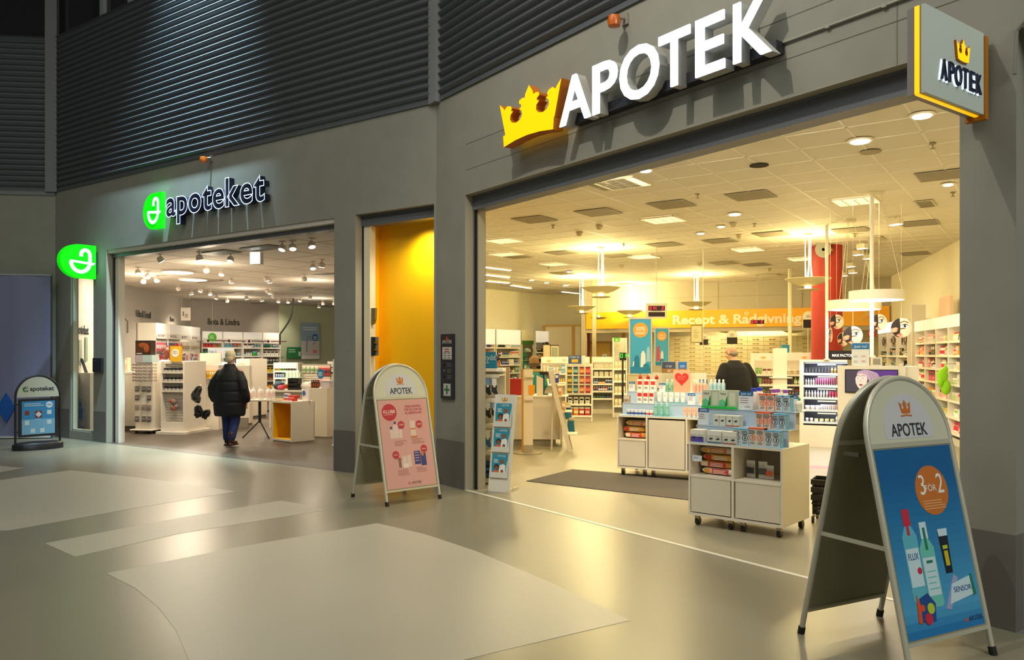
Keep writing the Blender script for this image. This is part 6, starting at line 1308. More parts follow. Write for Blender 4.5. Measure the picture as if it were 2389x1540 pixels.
# ---- spectacle stand
FGs = F(-7.83, 16.45, -12)
t = thing('spectacle_stand', 'white tower of reading glasses and hanging pouches', 'display stand', FGs)
b = MB(); b.bev(-.03, .48, -.12, .38, .06, .09, .01); b.build('base_plate', mat('ddd5c6', .5), t)
for q in ((.05, 0), (.4, 0), (.22, .3)): b = MB(); b.lathe([(.03, 0), (.03, .06)], cx=q[0], cy=q[1], n=12); b.build('caster', mat('2a2420', .5), t)
b = MB(); b.prism([(.02, .09), (.20, .09), (.20, 1.47), (.02, 1.47)], 0, .02); b.box(.20, .42, .0, .02, .09, 1.47); b.box(.02, .04, .02, .22, .09, 1.47); b.box(.40, .42, .02, .22, .09, 1.47); b.box(.02, .42, .22, .24, .09, 1.47); b.build('column', mat('dcd4c6', .45), t)
b = MB(); b.box(.02, .21, -.02, .2, 1.47, 1.62, 0); b.box(.21, .42, -.02, .2, 1.47, 1.62, 1); b.build('mirror_head', [mat('b8b0bc', .3), mat('b4ccd0', .15)], t)
def glasses(): 
    b = MB()
    for s_ in (-1, 1): b.tube([(s_*.035 + .024*math.cos(a), 0, .016*math.sin(a)) for a in [2*math.pi*i/10 for i in range(10)]], .003, n=5, closed=True); b.tube([(s_*.06, 0, .006), (s_*.065, .06, .008), (s_*.062, .12, -.01)], .003, n=5)
    b.tube([(-.012, 0, .004), (.012, 0, .004)], .003, n=5); return b.mesh('spectacles', mat('4a1c14', .4))
gm = glasses()
for r_ in range(6):
    for c_, x in enumerate((-.03, .10, .24, .36, .46)):
        o = bpy.data.objects.new('spectacles', gm); COL.objects.link(o); o.location = FGs.w(x, -.13 if 0 < c_ < 4 else -.02, 1.42 - r_*.065); o.rotation_euler = (R(-8), 0, FGs.r + R((-50, -12, 0, 12, 50)[c_]))
        tag(o, 'brown framed spectacles in %s row of stand, %s' % (['top', 'second', 'third', 'fourth', 'fifth', 'lowest'][r_], nth(c_)), 'spectacles', 'spectacles on the stand')
for r_, zz in enumerate((.86, .68, .48, .24)):
    for c_, x in enumerate((.08, .24, .36) if r_ != 1 else (.08, .36)):
        put('pouch', (.10, .14, .03), (('6a6460', 'a88a84')[r_ == 2], '8a8480', 'e0d8cc'), FGs, x, -.03, zz, 'clear accessory pack in %s row below spectacles, %s' % (['upper', 'second', 'third', 'lowest'][r_], nth(c_)), 'packs below spectacles', cat='pack')
t = thing('display_card', 'dark brown display picture box on top of spectacle stand', 'display card', FGs, 0, 0, 1.62)
b = MB(); b.box(.02, .38, 0, .16, 0, .30, 0); b.box(.03, .37, -.003, 0, .04, .27, 1); b.ell((.2, -.002, .2), (.11, .01, .05), 2); b.ell((.28, -.004, .14), (.06, .01, .09), 2); b.box(.05, .18, -.006, -.003, .02, .04, 3); b.build('picture_box', [mat('2c1810', .5), mat('4a2412', .5), mat('a05018', .5), mat('d8c8b8', .5)], t)
# counter behind and partition pieces
t = thing('sales_counter', 'white sales counter behind the spectacle stand', 'counter', F(-8.78, 17.05, -8))
b = MB(); b.box(0, 1.55, 0, .6, .1, 1.22); b.build('body', mat('d6cec0', .5), t); b = MB(); b.box(-.03, 1.58, -.03, .63, 1.22, 1.26); b.build('worktop', mat('e4ddd0', .4), t); b = MB(); b.box(.03, 1.5, .04, .6, 0, .1); b.build('plinth', mat('6a625a', .6), t)
for i, (x, h, c) in enumerate([(.15, .34, 'd8c4b0'), (.32, .30, 'd0b8a0'), (.10, .12, 'f0ece4')]): put('box', (.15, h, .12), (c, 'e8e0d4', 'b8a898'), F(-8.75, 16.85, -8), x, .4 if i < 2 else .15, 1.26, ['tall beige carton at left on sales counter', 'beige carton beside tall one on sales counter', 'small white box at front of sales counter'][i], None)
t = thing('card_terminal_arm', 'dark bent lamp arm on wall left of grey wall lettering', 'arm', F(-10.35, 20.6)); p = at(284, 742, 20.4)
b = MB(); b.tube([(-.05, .3, p.z-.0), (.3, .0, p.z - .02), (.36, 0, p.z-.08), (.36, 0, p.z-.38)], .02); b.build('arm', mat('2c2824', .5), t)
p = at(268, 862, 16.7); q = at(286, 746, 16.7)
t = thing('roll_banner', 'pale blue banner just inside the left shop entrance', 'banner', (p.x, 16.7, 0)); b = MB(); b.box(0, q.x-p.x, 0, .02, .02, q.z, 0); b.box(0, q.x-p.x, -.003, 0, q.z*.4, q.z, 1); b.box(-.01, q.x-p.x+.01, -.05, .05, 0, .05, 2); b.build('sheet', [mat('e4e0dc', .5), mat('9ab4cc', .5), mat('b8b4ac', .5)], t)
# ---- slatwall stand
FSl = F(-7.22, 16.3, -10)
t = thing('slatwall_stand', 'white slatted gondola end with packed jars and hanging toy', 'display stand', FSl)
b = MB(); b.prism([(-.05, .0), (.60, .0), (.60, .05), (-.05, .05)], -.10, .9); b.build('base_plate', mat('ddd5c6', .5), t)
b = MB(); b.box(0, .03, 0, .8, .05, 1.49); b.box(.50, .53, 0, .8, .05, 1.49); b.box(.03, .5, .1, .8, 1.44, 1.49); b.box(.03, .5, .0, .03, .05, .25); b.box(.03, .5, .15, .18, .05, 1.44); b.build('frame', mat('e0d8ca', .5), t)
b = MB()
for i in range(21): b.box(.03, .5, .135, .15, .26 + i*.056, .30 + i*.056)
b.build('slat_panel', mat('cdc4b4', .5), t)
for k, zz in enumerate((1.27, 1.08, .89)):
    b = MB(); b.box(.03, .5, .0, .14, zz-.02, zz-.005); b.box(.03, .5, -.004, .0, zz-.03, zz+.01); b.build('shelf', mat('cfc6b6', .4), t)
    row(FSl, .04, .49, .06, zz-.005, [('jar', (.085, .09, .08), ('3c3a38', '2a2826', 'b8b4ac'), 5)], ['top', 'middle', 'lower'][k] + ' shelf of slatted stand', 'dark jars on slatted stand')
t = thing('plush_toy', 'small red and grey stuffed toy hanging on the slats', 'toy', FSl, .25, .06, .60)
b = MB(); b.ell((0, 0, .06), (.07, .05, .07)); b.ell((-.03, 0, -.05), (.05, .04, .06)); b.ell((.06, 0, -.04), (.05, .04, .05)); b.build('toy_body', mat('8a7468', .8), t, smooth=True); b = MB(); b.ell((-.07, -.03, .08), (.03, .02, .03)); b.ell((.03, -.04, -.08), (.03, .02, .03)); b.build('red_patches', mat('c04a34', .8), t, smooth=True)
t = thing('offer_sign', 'yellow box sign with white disc on top of slatted stand', 'sign', FSl, .20, .02, 1.49)
b = MB(); b.box(0, .235, 0, .06, 0, .31, 0); b.disc(.117, .17, .085, -.004, 0, 1); b.text('3 för 2', .117, .155, .042, -.006, 2); b.lines(.06, .175, .21, 1, .02, .008, -.006, 2); b.build('panel', [mat('d8a818', .5), mat('e4dcd0', .5), mat('3a3428', .5)], t)
# side hanging black supports
for i, (px, py, s_) in enumerate([(455, 912, .16), (465, 922, .17), (456, 955, .17), (466, 950, .2), (477, 958, .16)]):
    p = at(px, py, 16.05); o = goods('dark', s_*.8, .30 if i < 2 else .22, .14, '1c1a1a', 'd8d0c4'); q = bpy.data.objects.new('support_brace', o); COL.objects.link(q); q.location = (p.x, p.y, p.z - .15); q.rotation_euler = (R(random.uniform(-12, 12)), R((20, -35, 50, -15, 30)[i]), R(random.uniform(-40, 40))); tag(q, 'black hanging fabric support right of slatted stand, ' + nth(i), 'brace')
t = thing('side_gondola', 'white gondola behind slatted stand carrying the black supports', 'gondola', F(-6.66, 17.1, -10))
b = MB(); b.box(0, .30, .1, .8, 0, 1.40, 0); b.box(0, .7, .7, .8, .1, 1.38, 0); b.box(.02, .68, .65, .7, 0, .22, 1); b.build('body', [mat('dcd4c4', .5), mat('8a8070', .6)], t)
for i in range(5): put('box', (.05, .16, .05), ('e0b030', 'e8e0c8', 'a87a1c'), F(-6.66, 17.1, -10), .04 + i*.058, .04, 1.12, 'small yellow pack on gondola behind slatted stand, ' + nth(i), 'yellow packs')
o = MB().box(0, .30, 0, .1, 0, .012).build('ledge', mat('dcd4c4', .5), None, F(-6.66, 17.1, -10).w(0, 0, 1.108), F(0, 0, -10).r); tag(o, 'thin white ledge under the small yellow packs', 'ledge')
for i, (px, y_) in enumerate([(463, 0), (474, 0), (468, 1)]):
    p = at(px, 888, 17.9); o = goods('dark', .18, .36 - .05*i, .12, '2c2628', '3c3438'); q = bpy.data.objects.new('support_brace', o); COL.objects.link(q); q.location = (p.x, p.y + .14*y_ + .5, 1.02); tag(q, 'dark boxed brace on display left of walking man, ' + nth(i), 'brace')
t = thing('promo_table', 'white display table with pale sign boards left of walking man', 'display table', F(-7.25, 18.15, -6))
b = MB(); b.box(0, 1.15, 0, .5, .08, 1.02, 0); b.box(.1, .6, .02, .04, 1.40, 1.66, 0); b.box(.12, .15, .02, .04, 1.02, 1.40, 0); b.box(.55, .58, .02, .04, 1.02, 1.4, 0); b.box(.02, 1.13, .02, .5, 0, .08, 1); b.build('table_body', [mat('dcd4c6', .5), mat('6a6258', .6)], t)
t = thing('offer_sign', 'wide grey sign reading 20% above walking man shoulder', 'sign', at(485, 836, 19.5), rot=-4); b = MB(); b.box(0, .66, 0, .02, -.0, .25, 0); b.text('20%', .53, .1, .12, -.003, 1); b.text('Köp 2', .12, .14, .08, -.003, 1)
for k in range(4): b.box(.26 + k*.035, .275 + k*.035, -.004, 0, .05, .17, 2)
b.build('panel', [mat('9ca8b4', .5), mat('2c3440', .5), mat('e0a898', .5)], t); b = MB(); b.box(.05, .07, .02, .04, -1.5, .0); b.box(.58, .60, .02, .04, -1.5, .0); b.build('legs', mat('c8c0b4', .5), t)
t = thing('centre_gondola', 'long white gondola end panel right of walking man', 'gondola', F(-6.92, 19.9, -14))
b = MB(); b.box(-.75, 0, .1, .5, 0, 1.30, 0); b.box(0, .38, 0, .8, .08, 1.52, 0); b.box(.02, .36, .03, .78, 0, .08, 1); b.build('body', [mat('dcd4c8', .5), mat('6a6258', .6)], t)
randrow(F(-6.92, 19.9, -14), -.72, -.02, .3, 1.30, .22, 'top of centre gondola behind walking man', 'goods on centre gondola', pal=['e8b8b0', 'b8d8d8', 'f0ece4', 'd8c8b8'], wr=(.05, .08), kinds=('box', 'bottle', 'pump'))
# green basket on yellow open box
FYb = F(-5.98, 20.6, -6)
t = thing('open_podium', 'white podium with yellow inside under the green basket', 'podium', FYb)
def podium(t, w, d, h, yel=True, th=.03):
    b = MB(); b.box(0, w, 0, d, h-th, h); b.box(0, w, 0, d, 0.02, .02+th); b.box(0, th, 0, d, .02+th, h-th); b.box(w-th, w, 0, d, .02+th, h-th); b.box(0, w, d-.02, d, .02+th, h-th); b.box(.02, w-.02, .02, d-.02, 0, .02); b.build('box_body', mat('d9d0be', .5), t)
    b = MB(); e = .003; b.box(th, th+e, .01, d-.02, .02+th, h-th); b.box(w-th-e, w-th, .01, d-.02, .02+th, h-th); b.box(th, w-th, d-.03, d-.02, .02+th, h-th); b.box(th, w-th, .01, d-.02, .02+th, .02+th+e); b.box(th, w-th, .01, d-.02, h-th-e, h-th); b.build('yellow_lining', mat('f0b800', .5), t)
podium(t, .5, .4, .88)
t = thing('wire_basket', 'pale green wire basket full of packs on podium', 'basket', FYb, .02, 0, .88)
b = MB()
for zz in (0, .14, .28): b.tube([(0, 0, zz), (.42, 0, zz), (.42, .32, zz), (0, .32, zz)], .006, closed=True, n=5)
for i in range(8): b.tube([(i*.06, 0, 0), (i*.06, 0, .28)], .004, n=5); b.tube([(i*.06, .32, 0), (i*.06, .32, .28)], .004, n=5)
b.build('wire_frame', mat('8ac0a0', .5), t); row(FYb, .05, .42, .14, .885, [('box', (.07, .32, .05), ('e0e4d8', 'c8d8c8', 'a8b8a8'), 4)], 'basket on yellow podium', 'packs in wire basket', jit=0)
# ---- bar table with pump bottles
pt = (-4.93, 15.50)
t = thing('bar_table', 'round white bar table on black tripod leg with pump bottles', 'table', (pt[0], pt[1], 0))
ztb = EYE - 108*15.25/FPX
b = MB(); b.lathe([(.30, ztb-.03), (.32, ztb-.02), (.32, ztb)], n=36); b.build('tabletop', mat('e0d8ca', .4), t, smooth=True)
b = MB(); b.tube([(0, 0, .30), (0, 0, ztb-.03)], .03); b.build('pole', mat('1c1a18', .4), t)
for a in (200, 320, 80): b = MB(); b.tube([(0, 0, .34), (.32*math.cos(R(a)), .32*math.sin(R(a)), .012)], .014); b.build('leg', mat('1c1a18', .4), t)
k = 0
for i in range(11):
    a = R(180 + i*18); x = .25*math.cos(a); y = .14*math.sin(a) + .02
    put('pump', (.07, .24, .07), ('e8e4dc', 'f0eee8', 'e0c8c0'), F(pt[0], pt[1], 0), x, y + (.12 if i % 2 else 0), ztb, 'white pump bottle on round bar table, ' + nth(sorted(range(11), key=lambda j: math.cos(R(180+j*18))).index(i)), 'pump bottles on the bar table')
# ---- yellow lined podium and tall podium
FYp = F(-4.55, 15.02, -41)
t = thing('open_podium', 'large white podium with bright yellow inside at front', 'podium', FYp); podium(t, .66, .50, .76, th=.035)
hp = .76
for i, (x, y, w_, c, l_) in enumerate([(.40, .15, .26, 'c8281c', 'lower'), (.40, .22, .20, 'c8281c', 'upper')]):
    o = MB().box(-w_/2, w_/2, -.06, .06, 0, .05, 0).box(-w_/2, w_/2, -.061, -.06, 0, .025, 1)
    for k in range(8): o.box(-w_/2+.01+k*w_/8.5, -w_/2+.02+k*w_/8.5, -.062, -.061, .0, .025, 0)
    o = o.build('red_tray', [mat(c, .5), mat('e8dcd4', .5)], None, FYp.w(x, y, hp + i*.05), FYp.r); tag(o, 'red and white product tray on yellow podium, %s one' % l_, 'tray')
put('box', (.14, .13, .05), ('e8e4e0', '4a6ab8', '4a6ab8'), FYp, .18, .22, hp, 'white box with blue mark on yellow podium', None); put('box', (.18, .03, .12), ('d8b878', 'e8d8a8', 'c8a868'), FYp, .12, .10, hp, 'flat tan leaflet pack at left of yellow podium', None)
t = thing('brochure_holder', 'white brochure holder with blue emblem behind red trays', 'holder', FYp, .46, .36, hp)
b = MB(); b.prism([(0, 0), (.22, 0), (.22, .26), (0, .20)], 0, .02, 0); b.disc(.06, .14, .05, -.004, 0, 1); b.build('holder_body', [mat('ece8e2', .5), mat('3a6ab0', .5)], t)
FTp = F(-4.02, 15.65, -18)
t = thing('tall_podium', 'tall plain white podium behind the yellow podium', 'podium', FTp); b = MB(); b.box(0, .42, 0, .5, .02, .97); b.box(.02, .40, .02, .48, 0, .02); b.build('box_body', mat('d6cdb8', .5), t)
for i in range(7): put('bottle', (.042, .16, .042), ('4a2414', '1c1210', '8a4a24'), FTp, .02 + (i % 4)*.046 - .0, .10 + .06*(i//4), .97, 'small brown glass bottle on tall podium, %s row, %s' % ('front' if i < 4 else 'rear', nth(i % 4)), 'brown bottles on the podium')
t = thing('storage_box', 'white lidded tub on right of tall podium', 'tub', FTp, .23, .1, .97); b = MB(); b.box(0, .18, 0, .2, 0, .13); b.build('tub_body', mat('c8bcc0', .5), t); b = MB(); b.box(-.01, .19, -.01, .21, .13, .15); b.build('lid', mat('dcd4d4', .4), t)
t = thing('oval_sign', 'blue oval sign standing up from the brown bottles', 'sign', FTp, .05, .3, .97); b = MB(); b.disc(.04, .27, .10, 0, .008, 0, 28, .75); b.box(.035, .045, 0, .008, 0, .2, 1); b.lines(-.015, .095, .30, 3, .03, .014, -.002, 1); b.text('kr', .04, .29, .04, -.002, 1); b.build('panel', [mat('1c80b4', .5), mat('e0eef4', .5)], t)
# black crates and goods table behind
FCr = F(-5.42, 17.6, -8)
t = thing('goods_table', 'white low table behind bottles with crates and textiles', 'table', FCr); b = MB(); b.box(0, 1.1, 0, .6, .80, .84); b.box(.02, .06, .02, .06, 0, .8); b.box(1.04, 1.08, .02, .06, 0, .8); b.box(.02, .06, .54, .58, 0, .8); b.box(1.04, 1.08, .54, .58, 0, .8); b.box(.04, 1.06, .1, .12, .3, .8); b.build('table_body', mat('d4ccbc', .5), t)
t = thing('crate', 'black slotted crate on the goods table', 'crate', FCr, .42, .1, .84); b = MB(); b.box(0, .24, 0, .2, 0, .02); b.box(0, .02, 0, .2, 0, .26); b.box(.22, .24, 0, .2, 0, .26); b.box(0, .24, .18, .2, 0, .26)
for q in (0, .09, .18): b.box(0, .24, 0, .02, q, q+.06)
b.build('crate_body', mat('14120f', .5), t)
for i, (x, c, s_) in enumerate([(.14, '2a3c4a', .14), (.27, 'c84a5a', .10), (.82, 'e0dcd4', .16), (.95, 'd8d4d0', .12)]):
    o = MB().ell((0, 0, s_*.55), (s_, s_*.8, s_*.55)).ell((s_*.5, -.02, s_*.9), (s_*.5, s_*.5, s_*.25)).build('folded_textile', mat(c, .85), None, FCr.w(x, .25 if i != 1 else .12, .84), smooth=True); tag(o, ['dark teal cloth heap at left of crate', 'red cloth heap just left of crate', 'large white cloth heap right of crate', 'small white cloth heap far right of crate'][i], 'textile')
MB().box(0, .32, -.1, .0, 0, .775).build('rack_box', mat('d8d0c0', .5), tag(bpy.data.objects.new('box_rack', None), 'plain white rack under tall cream slim boxes', 'rack'), None) if 0 else None
# ear care gondola with slat panel, leftover goods
FE = F(-6.62, 22.0, -6)
fs = shelving('slat_gondola', 'white gondola with shelves left and slat wall right', FE, 0, 0, .70, 1.40, .4, (.5, .78, .98, 1.17), header=.16)
for k, zz in enumerate((.5, .78, .98, 1.17)): randrow(fs, .04, .64, .08, zz, .13, '%s shelf of slat wall gondola' % ['lowest', 'second', 'third', 'top'][k], 'goods on slat wall gondola', pal=MED, wr=(.04, .08))
t = thing('slat_panel_stand', 'grey slatted panel with hanging red and green packs', 'slat panel', FE, .72, .1, 0)
b = MB(); b.box(0, .85, .1, .14, 0, 1.36, 0)
for i in range(20): b.box(.01, .84, .085, .1, .1 + i*.062, .145 + i*.062, 1)
b.build('slat_board', [mat('8a8272', .6), mat('c4baa8', .5)], t)
for i in range(4): put('pouch', (.10, .18, .03), ('b0bc9c', '6a8a5c', 'd8d8c8'), FE, .82 + i*.12, .15, 1.12, 'pale green pack in top row of slatted panel, ' + nth(i), 'green packs on slat panel', cat='pack')
for i in range(6): put('pouch', (.11, .26, .04), ('a82830', '4a2a28', 'd8a8a0'), FE, 1.30 + (i % 3)*.11, .14, (1.04, .70)[i//3], 'dark red pack in %s row of slatted panel, %s' % (['upper', 'lower'][i//3], nth(i % 3)), 'red packs on slat panel', cat='pack')
t = thing('box_rack', 'plain white rack under tall cream slim boxes', 'rack', FE, .52, -.12, 0); MB().box(0, .31, 0, .11, 0, .78).build('rack_body', mat('d8d0c0', .5), t)
for i in range(4): put('box', (.05, .34, .03), ('d8d0a8', 'e8e0c0', 'a89c74'), FE, .56 + i*.07, -.06, .78, 'tall cream slim box before slat wall gondola, ' + nth(i), 'cream slim boxes')
t = thing('far_gondola', 'far white gondola seen at right edge of left shop', 'gondola', F(-5.35, 23.6, -6)); fs = shelving('far_shelf', 'narrow far shelf with yellow goods near right pillar', F(-5.45, 23.4, -6), 0, 0, .62, 1.42, .4, (.35, .65, .92, 1.15), header=.16)
bpy.data.objects.remove(t)
for k, zz in enumerate((.35, .65, .92, 1.15)): randrow(fs, .04, .58, .08, zz, .14, '%s shelf of far narrow shelf' % ['lowest', 'second', 'third', 'top'][k], 'goods on far narrow shelf', pal=['e8c02a', 'd8d8c8', 'e8902a', '4a8a6a', 'f0ece4'], wr=(.05, .1))
t = thing('slat_end_panel', 'white slatted end panel next to the right pillar', 'slat panel', F(-4.62, 22.2, -6)); b = MB(); b.box(0, .06, 0, .3, 0, 1.42, 0); b.box(.06, .45, .04, .08, 0, 1.42, 1)
for i in range(12): b.box(.07, .44, .03, .04, .12 + i*.1, .20 + i*.1, 0)
b.build('slat_board', [mat('d4cbb8', .5), mat('948a78', .5)], t)
p = at(779, 838, 14.2); t = thing('entrance_screen', 'thin white panel standing behind the right pillar edge', 'panel', (p.x - .02, 14.2, 0)); b = MB(); b.box(0, .5, 0, .04, .02, EYE - 13*14.2/FPX); b.box(0, .5, -.1, .14, 0, .02); b.build('panel', mat('e0d8c8', .5), t)
# ---- things seen through the narrow window
FNw = F(lw0[0], lw0[1], math.degrees(math.atan2(lw1[1]-lw0[1], lw1[0]-lw0[0])))
a = FNw.hit(175, 780, -.02)[0]; c = FNw.hit(207, 780, -.02)[0]; zb = FNw.hit(190, 779, -.02)[1]
b = MB(); b.text('apoteket', (a+c)/2, zb, .26, -.02, 0, .01, .01, width=c-a); tag(b.build('lettering', mat('2a2624', .5), None, FNw.o, FNw.r), 'dark lettering on pale wall seen through narrow window', 'lettering')
fr = F(-8.98, 16.2, -34.7)
t = thing('window_counter', 'white counter behind the narrow window', 'counter', fr, -.35, -.03, 0); zc = EYE - 45*16/FPX; b = MB(); b.box(0, 1.1, 0, .35, 0, zc); b.build('body', mat('d4ccbc', .5), t)
t = thing('tilted_tablet', 'black tilted tablet on a stand in narrow window', 'tablet', fr, .24, .03, zc); b = MB(); b.prism([(.0, .29), (.06, .29), (.26, 0), (.18, 0)], 0, .03); b.build('tablet_body', mat('1c1e28', .3), t); b = MB(); b.tube([(.02, .02, .27), (-.06, .02, .005)], .008); b.build('prop', mat('b8b4a8', .4), t)
t = thing('window_poster', 'pale poster with blue emblem low in the narrow window', 'poster', fr, .27, -.06, .20); b = MB(); b.box(0, .30, 0, .012, 0, .55, 0)
for q in ((.15, .42), (.08, .30), (.22, .30), (.10, .18), (.20, .18), (.15, .28)): b.disc(q[0], q[1], .06, -.003, 0, 1, 18)
b.build('sheet', [mat('b4b4ac', .5), mat('3a86c8', .5)], t)
o = MB().ell((0, 0, .2), (.04, .03, .2)).ell((.03, 0, .36), (.03, .03, .06)).build('red_ornament', mat('a8382a', .6), None, fr.w(.16, -.08, .16), smooth=True); tag(o, 'slim red ornament left of poster in narrow window', 'ornament')
for i, (px, py) in enumerate([(202, 815), (188, 822)]):
    a_, z_ = FNw.hit(px, py, -.02); o = MB().box(-.12, .12, -.0, .01, -.25, .25).build('card', mat(('9aac90', 'b4b8a8')[i], .5), None, FNw.w(a_, -.02, z_), FNw.r); tag(o, ['green tall card on wall inside narrow window', 'grey tall card on wall inside narrow window'][i], 'card')
light('AREA', 'window_nook_lamp', fr.w(.1, .9, 3.3), 12, WHITE, .4)
# ================================================================ PAVEMENT BOARDS
def aboard(name, label, cx, cy, rot, poster, W=.70, D=.74, H=1.53):
    fr = F(cx, cy, rot); t = thing(name, label, 'pavement sign', fr)
    th = math.atan2(D/2 - .03, H - .02); L = (H - .01)/math.cos(th); P0 = L - W/2*1.0
    al = mat('c4c1ae', .38, .3); r = .016
    for side in (0, 1):
        T = (Matrix.Translation((0, -D/2, 0)) @ Matrix.Rotation(-th, 4, 'X')) if side == 0 else (Matrix.Translation((0, D/2, 0)) @ Matrix.Rotation(R(180), 4, 'Z') @ Matrix.Rotation(-th, 4, 'X'))
        pts = [(-W/2, 0, .03)] + [(-W/2*math.cos(math.pi*i/24), 0, L - W/2 + W/2*math.sin(math.pi*i/24)) for i in range(25)] + [(W/2, 0, .03)]
        b = MB(T); b.tube(pts, r, n=10); ft = b.build('frame_tube', al, t, smooth=True)
        for s_ in (-1, 1): b = MB(T); b.tube([(s_*W/2, 0, 0), (s_*W/2, 0, .045)], .021, n=10); b.build('rubber_foot', mat('151310', .6), ft)
        zb, zt_ = .16, L - W/2 - .04
        back = mat('8e8a70', .55); cream = mat('c9c8b2', .45)
        b = MB(T); n = 22; hp = [(-W/2+.012, zt_+.02)] + [(-(W/2-.012)*math.cos(math.pi*i/n), L - W/2 + (W/2-.012)*math.sin(math.pi*i/n)) for i in range(n+1)] + [(W/2-.012, zt_+.02)]
        b.prism(hp, -.006, .006, 0); hb = b
        b = MB(T); b.box(-W/2+.012, W/2-.012, -.006, .008, zb, zt_); b.box(-W/2+.01, W/2-.01, .008, .014, zb, zb+.01); b.build('back_panel', back, t)
        MB(T).box(-W/2, W/2, -.010, .010, zt_-.005, zt_+.022).build('crossbar', al, t); MB(T).box(-W/2, W/2, -.010, .012, zb-.02, zb).build('crossbar', al, t)
        if side == 0:
            zc = L - W/2
            hb.prism([(.20*math.cos(math.pi*(-.08+1.16*i/30)), zt_ + .03 + .06 + .20*math.sin(math.pi*(-.08+1.16*i/30))) for i in range(31)], -.0075, -.006, 1)
            b = hb; b.prism(crown(.075, 0, zc + .14, 1.25), -.010, -.0076, 2); b.ribbon([(-.045, zc+.125), (0, zc+.13), (.045, zc+.125)], .008, -.010, -.0076, 2)
            b.text('APOTEK', 0, zc + .015, .098, -.009, 3, bold=.012, width=.30)
            hb.build('header_panel', [cream, mat('c6c6c8', .5), mat('c46a24', .5), mat('2c3038', .5)], t)
            poster(T, t, W - .05, zb + .01, zt_ - .012)
        else: hb.build('header_panel', back, t)
    b = MB(); zb_ = .62; yb = D/2*(1 - zb_/H); b.box(-W/2-.004, -W/2+.006, -yb, yb, zb_-.01, zb_+.012).build('brace', al, t); MB().box(W/2-.006, W/2+.004, -yb, yb, zb_-.01, zb_+.012).build('brace', al, t)
    for s_ in (-1, 1): MB().box(s_*W/2-.008, s_*W/2+.008, -.05, .05, H - W/2*.98 - .10, H - W/2*.98 - .08).build('hinge', mat('6a6858', .4, .4), t)
    return t
